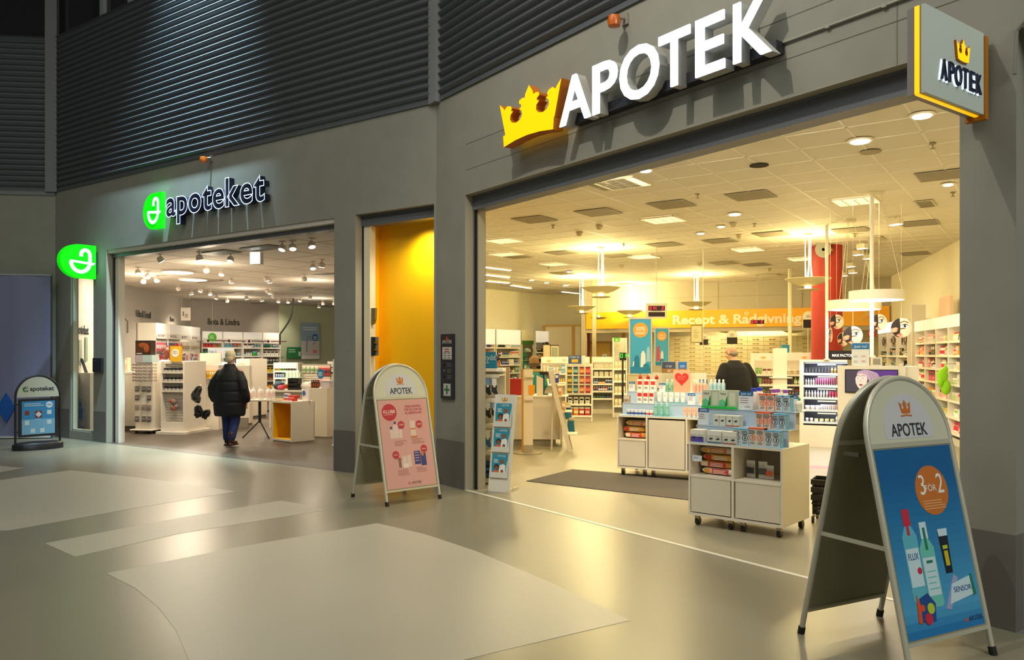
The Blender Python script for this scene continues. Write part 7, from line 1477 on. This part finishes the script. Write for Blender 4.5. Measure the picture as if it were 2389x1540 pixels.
def poster_blue(T, t, W, z0, z1):
    H = z1 - z0; b = MB(T); y = -.0075; n = 24
    for i in range(n):      # printed gradient: deep blue at the top, lighter in the middle
        b.box(-W/2, W/2, y, -.006, z0 + H*i/n, z0 + H*(i+1)/n, i)
    def mixc(a, c, f): return '%02x%02x%02x' % tuple(int(int(a[k:k+2], 16)*(1-f) + int(c[k:k+2], 16)*f) for k in (0, 2, 4))
    ms = []
    for i in range(n):
        f = (i + .5)/n; c = mixc('1a6fb0', '4a9cc8', min(1, f/.12)) if f < .12 else mixc('4ea0cc', '0c5c96', min(1, max(0, (f-.12)/.75)))
        ms.append(mat(c, .22))
    P = b; b = MB(T); Y = -.009
    b.disc(.09, z0 + H*.755, .135, Y, y, 0, 36); b.text('3', .015, z0 + H*.735, .155, Y-.001, 1, xs=.8); b.text('FÖR', .082, z0 + H*.750, .05, Y-.001, 1); b.text('2', .165, z0 + H*.735, .155, Y-.001, 1, xs=.8)
    b.lines(.0, .18, z0 + H*.70, 4, .014, .005, Y-.001, 2, .15); P.merge(b, len(ms)); ms += [mat('c4702c', .4), mat('e8e8e0', .5), mat('e0a878', .5)]
    b = MB(T)
    # tall bottle with red cap, green bottle, dark tube, boxes and toy
    def bot(x, z, w, h, m, capm, caph, nw=.5):
        b.prism([(x-w/2, z+h*.04), (x-w*.4, z), (x+w*.4, z), (x+w/2, z+h*.04), (x+w/2, z+h*.86), (x+w*.32, z+h*.95), (x+w*.2, z+h), (x-w*.2, z+h), (x-w*.32, z+h*.95), (x-w/2, z+h*.86)], Y, y, m)
        b.prism([(x-w*nw/2, z+h), (x+w*nw/2, z+h), (x+w*nw/2*.95, z+h+caph), (x-w*nw/2*.95, z+h+caph)], Y, y, capm)
    bot(-.165, z0+H*.18, .115, H*.40, 0, 1, H*.09); b.box(-.178, -.158, Y-.001, Y, z0+H*.53, z0+H*.60, 1); b.box(-.215, -.115, Y-.001, Y, z0+H*.26, z0+H*.46, 2); b.text('FLUX', -.165, z0+H*.40, .05, Y-.002, 6, width=.08); b.disc(-.135, z0+H*.34, .018, Y-.002, Y-.001, 1, 16)
    bot(-.045, z0+H*.14, .115, H*.36, 3, 2, H*.09); b.box(-.055, -.035, Y-.001, Y, z0+H*.44, z0+H*.56, 4); b.box(-.095, .005, Y-.001, Y, z0+H*.20, z0+H*.40, 2); b.box(-.07, -.02, Y-.002, Y-.001, z0+H*.37, z0+H*.385, 4); b.lines(-.08, .0, z0+H*.33, 4, .03, .006, Y-.002, 3)
    b.prism([(.075, z0+H*.30), (.13, z0+H*.30), (.145, z0+H*.54), (.065, z0+H*.54)], Y, y, 5); b.prism([(.07, z0+H*.50), (.14, z0+H*.50), (.145, z0+H*.54), (.065, z0+H*.54)], Y-.001, Y, 2); b.box(.088, .12, Y-.001, Y, z0+H*.34, z0+H*.42, 7); b.box(.085, .125, Y-.001, Y, z0+H*.43, z0+H*.45, 8)
    b.prism([(.02, z0+H*.12), (.06, z0+H*.11), (.16, z0+H*.27), (.13, z0+H*.29)], Y-.001, y, 9); b.prism([(.06, z0+H*.14), (.28, z0+H*.17), (.27, z0+H*.27), (.10, z0+H*.24)], Y-.002, y, 2); b.text('SENSOR', .18, z0+H*.195, .04, Y-.003, 6, width=.15); b.prism([(.26, z0+H*.16), (.285, z0+H*.165), (.275, z0+H*.28), (.255, z0+H*.27)], Y-.003, y, 4)
    b.prism([(-.20, z0+H*.08), (-.08, z0+H*.07), (-.06, z0+H*.16), (-.11, z0+H*.22), (-.18, z0+H*.20)], Y-.002, y, 6); b.prism([(-.215, z0+H*.08), (-.19, z0+H*.07), (-.18, z0+H*.17), (-.20, z0+H*.22)], Y-.003, y, 10); b.disc(-.17, z0+H*.15, .018, Y-.004, Y-.002, 10, 12); b.disc(-.105, z0+H*.14, .028, Y-.004, Y-.002, 8, 14); b.disc(-.135, z0+H*.09, .03, Y-.004, Y-.002, 1, 12)
    P.merge(b, len(ms)); ms += [mat(c, .35) for c in ('5cb0c4', 'c22c44', 'c4dce4', '6cc0b4', '1c7a5c', '14202c', '1c4a8c', 'c8b82a', 'b8c83a', '9aa0c8', 'd8542c')]
    b = MB(T); b.text('APOTEK', .245, z0 + .03, .036, Y, 1, width=.12); b.prism(crown(.02, .165, z0+.032, 1.6), Y, y, 0); P.merge(b, len(ms)); ms += [mat('b85a3c', .5), mat('17385c', .5)]; P.build('poster', ms, t)
def poster_pink(T, t, W, z0, z1):
    H = z1 - z0; b = MB(T); y = -.0075; Y = -.009; b.box(-W/2, W/2, y, -.006, z0, z1, 0); P = b; ms = [mat('cf9c96', .35)]
    b = MB(T); b.disc(-.19, z0 + H*.86, .095, Y, y, 0, 32); b.text('KLUBB', -.19, z0 + H*.85, .052, Y-.001, 1, bold=.01, width=.15); b.lines(-.26, -.12, z0+H*.835, 1, .01, .004, Y-.001, 1)
    for i, s_ in enumerate(('ERBJUDANDEN', 'FÖR DIG SOM ÄR', 'KLUBBMEDLEM!')): b.text(s_, .13, z0 + H*(.905 - i*.038), .038, Y, 0, width=(.21, .235, .22)[i])
    for x, z, s_ in ((-.055, .71, '25%'), (.185, .705, '20%'), (-.17, .375, '3 för 2'), (.21, .42, 'Jusnu pris')): b.disc(x, z0 + H*z, .043, Y-.002, y, 0, 24); b.text(s_, x, z0+H*z-.008, .026, Y-.003, 1, width=.058)
    P.merge(b, len(ms)); ms += [mat('b8303c', .45), mat('ecd8d0', .5)]
    b = MB(T)
    for x, h, w in ((-.19, .105, .045), (-.075, .105, .045), (-.135, .16, .065)): b.prism([(x-w/2, z0+H*.56), (x+w/2, z0+H*.56), (x+w/2, z0+H*.56+h*.85), (x+w*.2, z0+H*.56+h), (x-w*.2, z0+H*.56+h), (x-w/2, z0+H*.56+h*.85)], Y, y, 0); b.box(x-.012, x+.012, Y-.0005, y, z0+H*.56+h, z0+H*.56+h+.03, 1)
    b.box(.06, .13, Y, y, z0+H*.565, z0+H*.75, 0); b.box(.06, .13, Y-.001, Y, z0+H*.65, z0+H*.665, 2); b.box(.055, .14, Y-.001, Y, z0+H*.555, z0+H*.575, 2)
    for x, h in ((-.12, .07), (-.06, .12), (-.0, .13)): b.box(x-.03, x+.025, Y, y, z0+H*.23, z0+H*.23+h, 0)
    b.box(-.145, -.11, Y-.001, y, z0+H*.23, z0+H*.34, 3); b.box(-.09, -.02, Y-.002, y, z0+H*.22, z0+H*.27, 4)
    b.box(.07, .15, Y, y, z0+H*.25, z0+H*.40, 1); b.lines(.08, .14, z0+H*.385, 4, .03, .006, Y-.001, 4); b.box(.155, .225, Y, y, z0+H*.23, z0+H*.37, 1); b.box(.165, .195, Y-.001, Y, z0+H*.34, z0+H*.40, 2)
    for x, z in ((-.17, .53), (.06, .54), (-.17, .20), (.08, .215)): b.lines(x, x+.17, z0+H*z, 4, .016, .005, Y, 5, .5)
    P.merge(b, len(ms)); ms += [mat(c, .45) for c in ('d8c0b4', '3a3c78', 'c8783c', '8a5a5a', 'e0d0c8', 'a86a68')]
    b = MB(T); b.text('APOTEK', .06, z0 + .035, .038, Y, 1, width=.13); b.prism(crown(.024, -.035, z0+.037, 1.6), Y, y, 0); P.merge(b, len(ms)); ms += [mat('c8682c', .5), mat('5a3c40', .5)]; P.build('poster', ms, t)
aboard('pavement_sign', 'large folding pavement board with blue 3 för 2 poster at right', 2.17, 4.51, 27, poster_blue, W=.68, D=.72, H=1.52)
aboard('pavement_sign', 'folding pavement board with pink club poster before yellow door', -1.325, 9.07, 41, poster_pink)
# black swivel stand sign at far left
fr = F(-8.2, 13.72, 50)
t = thing('swivel_sign', 'black framed stand sign with rounded top and small blue poster', 'pavement sign', fr)
Wd, Hh = .70, 1.27; blk = mat('1a1a1e', .4)
b = MB(); b.lathe([(.40, 0), (.40, .09), (.36, .12), (.30, .125)], n=36, sy=.55); b.build('weighted_base', blk, t, smooth=True)
b = MB(); b.tube([(-Wd/2, 0, .10)] + [(-Wd/2*math.cos(math.pi*i/20), 0, Hh - .36 + .36*math.sin(math.pi*i/20)) for i in range(21)] + [(Wd/2, 0, .10)], .017, n=10); b.build('arch_tube', blk, t, smooth=True)
b = MB(); b.prism([(-Wd/2+.015, .90)] + [(-(Wd/2-.02)*math.cos(math.pi*i/20), Hh - .36 + (.34)*math.sin(math.pi*i/20)) for i in range(21)] + [(Wd/2-.015, .90)], -.008, .008, 0)
b.text('apoteket', .06, 1.01, .105, -.010, 1, bold=.02, width=.38); logo(b, -.20, 1.04, .085, -.012, 2, 3, .004); b.build('header_panel', [mat('b0ae9c', .5), mat('1a2430', .5), mat('2a5a34', .5), mat('c8d8c0', .5)], t)
b = MB(); b.box(-.30, .30, -.02, .02, .22, .87, 0); b.build('poster_frame', blk, t)
b = MB(); b.box(-.26, .26, -.022, -.02, .26, .83, 0); b.box(-.26, .26, -.0225, -.022, .26, .52, 1); b.lines(-.22, .1, .79, 2, .03, .012, -.024, 2); b.disc(.17, .76, .055, -.024, -.022, 3, 20); b.text('20%', .17, .745, .045, -.026, 4)
for x, z in ((-.18, .63), (0, .60), (.17, .63), (-.18, .46), (.17, .46), (-.09, .32), (.06, .32)):
    s_ = .055 if x == 0 else .035; b.box(x-s_, x+s_, -.024, -.022, z-s_, z+s_*1.1, 5 if z > .55 and x <= 0 else 2)
b.prism([(-.05, .6), (.0, .55), (.05, .60), (0, .65)], -.0255, -.024, 2); b.lines(-.05, .05, .52, 1, .03, .01, -.024, 2); b.build('poster', [mat(c, .4) for c in ('2f7aa8', '6a9cb8', 'b8c4c4', 'c4ccd0', '2c6a9c', '7a3028')], t)
b = MB()
for s_ in (-1, 1):
    for z in (.78, .31): b.box(s_*.325-.03, s_*.325+.03, -.01, .01, z-.01, z+.01)
b.build('hinge_pin', blk, t)

# ================================================================ PEOPLE
def remesh(name, mb, m, parent, vox=.014, smooth=4):
    me = mb.mesh(name, m); o = bpy.data.objects.new(name, me); COL.objects.link(o)
    r = o.modifiers.new('r', 'REMESH'); r.mode = 'VOXEL'; r.voxel_size = vox
    s_ = o.modifiers.new('s', 'SMOOTH'); s_.factor = .6; s_.iterations = smooth
    bpy.context.view_layer.update(); dg = bpy.context.evaluated_depsgraph_get()
    me2 = bpy.data.meshes.new_from_object(o.evaluated_get(dg)); o.modifiers.clear(); o.data = me2; bpy.data.meshes.remove(me)
    me2.materials.clear(); me2.materials.append(m); me2.name = name
    me2.polygons.foreach_set('use_smooth', [True]*len(me2.polygons)); o.parent = parent; return o
def cap(b, pts, rs):
    """rounded limb through points"""
    b.tube(pts, rs, n=12)
    for p, r in ((pts[0], rs[0]), (pts[-1], rs[-1])): b.ell(p, (r, r, r), n=12, k=8)
    for p, r in zip(pts[1:-1], rs[1:-1]): b.ell(p, (r, r, r), n=12, k=8)
def sec(b, secs, n=20):
    """body from level slices (z, half width, half depth, y shift, x shift)"""
    V = []
    for z, w, d, y, x in secs: V += [(x + w*math.cos(2*math.pi*j/n), y + d*math.sin(2*math.pi*j/n), z) for j in range(n)]
    k = len(secs); b.add(V, [(i*n+j, i*n+(j+1) % n, (i+1)*n+(j+1) % n, (i+1)*n+j) for i in range(k-1) for j in range(n)] + [tuple(range(n))[::-1], tuple(range((k-1)*n, k*n))])
def head(b, c, yaw=0, pitch=0, s=1):
    """skull, jaw, nose, ears; face towards -y before turning"""
    q = Matrix.Translation(c) @ Matrix.Rotation(R(yaw), 4, 'Z') @ Matrix.Rotation(R(pitch), 4, 'X') @ Matrix.Scale(s, 4)
    old = b.T; b.T = q
    b.ell((0, .012, .045), (.076, .096, .085)); b.ell((0, -.025, -.03), (.060, .068, .078)); b.ell((0, -.055, -.085), (.032, .028, .022))
    b.tube([(0, -.092, .025), (0, -.118, -.018), (0, -.096, -.03)], [.009, .016, .012], n=8)
    for s_ in (-1, 1): b.ell((s_*.078, .012, -.002), (.012, .022, .032)); b.ell((s_*.03, -.083, .030), (.018, .012, .007))
    b.ell((0, -.090, -.052), (.024, .012, .007)); b.T = old; return q
def hand(b, w, d, s=1, side=1):
    """palm with five bent fingers; w wrist point, d direction of the hand"""
    w = Vector(w); d = Vector(d).normalized(); u = Vector((0, -1, 0)); sd = d.cross(u).normalized(); f = sd.cross(d).normalized()
    b.ell(w + d*.045, (.020, .040, .048)); b.tube([w, w + d*.09], [.026, .028], n=10)
    for i, L in enumerate((.075, .084, .078, .06)):
        o = w + d*.085 + f*(.030 - i*.020); b.tube([o, o + d*L*.5 + sd*side*.006, o + d*L*.9 + sd*side*.026], [.0095, .009, .0075], n=7)
    o = w + d*.03 + f*.03; b.tube([o, o + d*.03 + f*.022, o + d*.062 + f*.022 + sd*side*.012], [.012, .011, .009], n=7)
SKIN = mat('c8917a', .55); 
# --- man walking into the left shop, seen from behind
yaw = 180 - 10; X_, Y_ = fl(536, 1041)
t = thing('person', 'white haired person in black puffer coat walking into left shop', 'person', (X_, Y_, 0), rot=yaw)
b = MB()
sec(b, [(.84, .15, .11, .01, 0), (.98, .165, .12, .01, 0), (1.15, .16, .115, 0, 0), (1.32, .18, .12, .005, 0), (1.40, .12, .09, .01, 0), (1.44, .055, .055, .01, 0)])
cap(b, [(0, .01, 1.38), (0, -.02, 1.49)], [.055, .052]); head(b, Vector((0, -.035, 1.565)), 0, 6)
for s_ in (-1, 1):
    ank = (s_*.115, (.15 if s_ < 0 else -.12), .10 if s_ > 0 else .13); kn = (s_*.115, (.01 if s_ < 0 else -.10), .47); cap(b, [(s_*.09, 0, .86), kn, ank], [.082, .055, .038])
    b.ell((ank[0], ank[1]-.06, ank[2]-.06), (.04, .12, .035)); sh = Vector((s_*.19, 0, 1.33)); el = Vector((s_*.27, .05, 1.06)); wr = Vector((s_*.275, -.05, .82)); cap(b, [sh, el, wr], [.055, .042, .03]); hand(b, wr, (0, -.1, -1), side=-s_)
remesh('body', b, SKIN, t, .010, 3)
b = MB()
secs = []
for i, (z, w, d) in enumerate([(.54, .27, .19), (.58, .285, .21), (.76, .30, .225), (.79, .285, .205), (.82, .305, .225), (.95, .30, .22), (.98, .28, .20), (1.01, .295, .215), (1.12, .275, .205), (1.15, .255, .185), (1.18, .265, .195), (1.27, .235, .17), (1.35, .18, .13), (1.41, .115, .10), (1.47, .09, .09)]): secs.append((z, w, d, .0, 0))
sec(b, secs, 24)
for s_ in (-1, 1): cap(b, [(s_*.17, 0, 1.28), (s_*.26, .04, 1.14), (s_*.30, .06, 1.03), (s_*.315, .02, .91), (s_*.31, -.02, .84)], [.095, .095, .085, .082, .07])
remesh('puffer_coat', b, mat('08090b', .75, bump=.15, nscale=8), t, .012, 3)
b = MB()
for s_ in (-1, 1):
    ank = (s_*.115, (.14 if s_ < 0 else -.11), .14 if s_ > 0 else .17); kn = (s_*.115, (.01 if s_ < 0 else -.10), .47); cap(b, [(s_*.095, 0, .86), kn, ank], [.115, .085, .07])
b.ell((0, 0, .88), (.17, .13, .1)); remesh('jeans', b, mat('1c2c5c', .8, noise=.08, nscale=20), t, .012, 3)
for s_ in (-1, 1):
    ax, ay = s_*.115, (.15 if s_ < 0 else -.12); z0 = 0 if s_ > 0 else .03; b = MB()
    cap(b, [(ax, ay, z0+.20), (ax, ay+.005, z0+.07)], [.052, .050]); b.ell((ax, ay-.07, z0+.045), (.05, .12, .042)); b.box(ax-.045, ax+.045, ay-.17, ay+.055, z0, z0+.022); o = remesh('boot', b, mat('3c1c14' if s_ < 0 else '1c1412', .4), t, .010, 2)
b = MB(Matrix.Translation((0, -.035, 1.565)) @ Matrix.Rotation(R(6), 4, 'X')); b.ell((0, .020, .055), (.092, .105, .098)); b.ell((0, .060, -.01), (.078, .062, .075)); remesh('hair', b, mat('c9bb98', .8, noise=.12, bump=.4, nscale=40), t, .010, 2)
# --- customer in dark jacket with his back to us
Yc_ = 13.0; X_ = (1718 - CX)/FPX*Yc_
t = thing('person', 'bald person in black jacket seen from behind at the islands', 'person', (X_, Yc_, 0), rot=180 + 22)
b = MB(); S = 1.03
sec(b, [(.84, .16, .12, .01, 0), (1.0, .18, .14, .0, 0), (1.2, .18, .13, -.01, 0), (1.40, .20, .13, -.03, 0), (1.48, .12, .09, -.05, 0), (1.52, .06, .06, -.06, 0)])
cap(b, [(0, -.05, 1.46), (.0, -.10, 1.57)], [.062, .058]); head(b, Vector((.0, -.13, 1.655)), 12, 22, 1.05)
for s_ in (-1, 1):
    cap(b, [(s_*.09, 0, .88), (s_*.10, -.01, .48), (s_*.10, .02, .09)], [.09, .06, .04]); b.ell((s_*.10, -.06, .045), (.042, .13, .04)); sh = Vector((s_*.21, -.03, 1.42)); el = Vector((s_*.30, .02, 1.12)); wr = Vector((s_*.20, -.22, .98)); cap(b, [sh, el, wr], [.06, .045, .032]); hand(b, wr, (-s_*.3, -1, -.1), side=s_)
remesh('body', b, mat('c99a78', .5), t, .010, 3)
b = MB(); sec(b, [(.74, .29, .18, 0, 0), (.95, .285, .185, 0, 0), (1.15, .28, .18, 0, 0), (1.32, .27, .17, -.02, 0), (1.42, .235, .15, -.035, 0), (1.50, .13, .11, -.05, 0), (1.54, .085, .085, -.06, 0)], 24)
for s_ in (-1, 1): cap(b, [(s_*.21, -.03, 1.41), (s_*.30, .0, 1.25), (s_*.335, .02, 1.12), (s_*.28, -.11, 1.03), (s_*.22, -.20, .99)], [.095, .095, .088, .075, .06])
remesh('jacket', b, mat('060505', .9), t, .012, 3)
b = MB()
for s_ in (-1, 1): cap(b, [(s_*.09, 0, .88), (s_*.10, -.01, .48), (s_*.10, .02, .12)], [.115, .085, .07])
remesh('trousers', b, mat('1a1a22', .8), t, .014, 2)
for s_ in (-1, 1): b = MB(); b.ell((s_*.10, -.05, .05), (.052, .14, .05)); b.box(s_*.10-.045, s_*.10+.045, -.16, .07, 0, .02); remesh('shoe', b, mat('14100e', .4), t, .012, 1)
b = MB(Matrix.Translation((0, -.13, 1.655)) @ Matrix.Rotation(R(12), 4, 'Z') @ Matrix.Rotation(R(22), 4, 'X')); b.ell((0, .055, -.03), (.079, .055, .05)); remesh('hair', b, mat('8a7866', .8), t, .010, 2)
# --- pharmacist in white coat, in profile
Yp = 18.2; p = at(384, 835, Yp)
t = thing('person', 'person in white coat standing in profile behind slatted stand', 'person', (p.x, Yp, 0), rot=75)
b = MB(); sec(b, [(.84, .15, .12, .01, 0), (1.0, .16, .13, .0, 0), (1.2, .17, .13, 0, 0), (1.42, .19, .12, .0, 0), (1.49, .1, .08, 0, 0)])
cap(b, [(0, .0, 1.46), (0, -.03, 1.57)], [.056, .054]); head(b, Vector((0, -.04, 1.66)), 0, 12, 1.04)
for s_ in (-1, 1): cap(b, [(s_*.09, 0, .88), (s_*.10, -.01, .48), (s_*.10, .02, .09)], [.09, .06, .04]); b.ell((s_*.10, -.06, .045), (.042, .13, .04)); wr = Vector((s_*.16, -.28, 1.02)); cap(b, [(s_*.20, 0, 1.40), (s_*.25, .02, 1.13), wr], [.06, .045, .032]); hand(b, wr, (0, -1, 0), side=s_)
remesh('body', b, mat('6c3626', .5), t, .011, 3)
b = MB(); sec(b, [(.70, .22, .17, 0, 0), (1.0, .215, .165, 0, 0), (1.3, .22, .155, 0, 0), (1.43, .20, .13, 0, 0), (1.51, .09, .08, -.01, 0)], 22)
for s_ in (-1, 1): cap(b, [(s_*.20, 0, 1.40), (s_*.26, .02, 1.15), (s_*.19, -.20, 1.05)], [.08, .07, .055])
remesh('white_coat', b, mat('dcd4d0', .7), t, .013, 3)
b = MB()
for s_ in (-1, 1): cap(b, [(s_*.09, 0, .88), (s_*.10, -.01, .48), (s_*.10, .02, .06)], [.11, .08, .06])
remesh('trousers', b, mat('2c2c30', .8), t, .014, 2)
b = MB(Matrix.Translation((0, -.04, 1.66)) @ Matrix.Rotation(R(12), 4, 'X')); b.ell((0, .03, .06), (.082, .09, .083)); remesh('hair', b, mat('5a2c20', .8), t, .010, 2)
# --- two customers by the service counter at left of the right shop
Y4 = 16.0; p = at(1153, 848, Y4)
t = thing('person', 'person in dark beanie and glasses behind beige partition panel', 'person', (p.x, Y4, 0), rot=62)
b = MB(); sec(b, [(.80, .16, .12, 0, 0), (1.1, .17, .13, 0, 0), (1.24, .18, .12, 0, 0), (1.30, .1, .08, 0, 0)]); cap(b, [(0, 0, 1.27), (0, -.02, 1.38)], [.055, .053]); head(b, Vector((0, -.035, 1.47)), 0, 5)
for s_ in (-1, 1): cap(b, [(s_*.09, 0, .82), (s_*.10, -.01, .44), (s_*.10, .02, .08)], [.085, .058, .04]); b.ell((s_*.10, -.06, .045), (.042, .12, .04)); wr = Vector((s_*.16, -.2, .86)); cap(b, [(s_*.19, 0, 1.22), (s_*.23, .02, .98), wr], [.055, .042, .03]); hand(b, wr, (0, -1, 0), side=s_)
remesh('body', b, mat('c07850', .5), t, .011, 3)
b = MB(Matrix.Translation((0, -.035, 1.47)) @ Matrix.Rotation(R(5), 4, 'X')); b.ell((0, .020, .07), (.092, .108, .085)); b.ell((0, .07, .01), (.07, .05, .07)); b.ell((0, .075, .13), (.05, .05, .045)); remesh('beanie', b, mat('2a1c16', .9), t, .010, 2)
b = MB(Matrix.Translation((0, -.035, 1.47)) @ Matrix.Rotation(R(5), 4, 'X'))
for s_ in (-1, 1): b.tube([(s_*.034 + .026*math.cos(a), -.108, .028 + .02*math.sin(a)) for a in [2*math.pi*i/10 for i in range(10)]], .004, n=5, closed=True); b.tube([(s_*.06, -.1, .032), (s_*.082, 0, .03)], .004, n=5)
b.build('spectacles', mat('1c120c', .4), t)
b = MB(); sec(b, [(.62, .21, .16, 0, 0), (.9, .21, .16, 0, 0), (1.15, .22, .155, 0, 0), (1.25, .19, .13, 0, 0), (1.32, .09, .08, 0, 0)], 20)
for s_ in (-1, 1): cap(b, [(s_*.19, 0, 1.21), (s_*.25, .02, .98), (s_*.18, -.15, .88)], [.075, .068, .055])
remesh('jacket', b, mat('3a3430', .8), t, .014, 3)
b = MB()
for s_ in (-1, 1): cap(b, [(s_*.09, 0, .8), (s_*.10, -.01, .44), (s_*.10, .02, .06)], [.11, .08, .06])
remesh('trousers', b, mat('22242c', .8), t, .014, 2)
Y5 = 17.2; p = at(1246, 850, Y5)
t = thing('person', 'person in brown brimmed hat and teal coat facing the counter', 'person', (p.x, Y5, 0), rot=170)
b = MB(); sec(b, [(.78, .15, .12, 0, 0), (1.05, .16, .13, 0, 0), (1.20, .17, .12, 0, 0), (1.27, .1, .08, 0, 0)]); cap(b, [(0, 0, 1.24), (0, -.02, 1.34)], [.052, .05]); head(b, Vector((0, -.035, 1.43)), 0, 8, .96)
for s_ in (-1, 1): cap(b, [(s_*.09, 0, .80), (s_*.10, -.01, .43), (s_*.10, .02, .08)], [.08, .055, .04]); b.ell((s_*.10, -.06, .045), (.04, .12, .04)); wr = Vector((s_*.16, -.2, .86)); cap(b, [(s_*.18, 0, 1.18), (s_*.22, .02, .96), wr], [.052, .04, .03]); hand(b, wr, (0, -1, 0), side=s_)
remesh('body', b, mat('c9957a', .5), t, .011, 3)
b = MB(Matrix.Translation((0, -.02, 1.44))); b.lathe([(.15, -.06), (.135, -.05), (.108, .03), (.10, .08), (.075, .14), (.03, .165)], n=22); b.build('hat', mat('7a5a34', .9, noise=.1), t, smooth=True)
b = MB(Matrix.Translation((0, -.02, 1.44))); b.lathe([(.152, -.062), (.14, -.045), (.119, .0), (.116, .006)], n=22); b.build('hat_band', mat('3a2c20', .9), t, smooth=True)
b = MB(); sec(b, [(.55, .22, .17, 0, 0), (.8, .21, .16, 0, 0), (1.08, .21, .155, 0, 0), (1.20, .20, .14, 0, 0), (1.27, .10, .10, 0, 0)], 20)
for s_ in (-1, 1): cap(b, [(s_*.18, 0, 1.17), (s_*.24, .02, .97), (s_*.18, -.15, .88)], [.078, .068, .055])
remesh('coat', b, mat('1c7a78', .8), t, .014, 3)
b = MB(); b.ell((0, 0, 1.27), (.17, .13, .06)); remesh('fur_collar', b, mat('9a8c54', .95, bump=.6, nscale=60), t, .012, 1)
b = MB()
for s_ in (-1, 1): cap(b, [(s_*.09, 0, .8), (s_*.10, -.01, .44), (s_*.10, .02, .06)], [.10, .075, .055])
remesh('trousers', b, mat('22242c', .8), t, .014, 2)

# let nothing share a face with what it stands on
for o in list(COL.objects):
    if o.parent is None and o.type in ('MESH', 'EMPTY') and o.get('kind') != 'structure' and o.location.z > .05: o.location.z += .0012 if o.location.z < 3.2 else -.0055
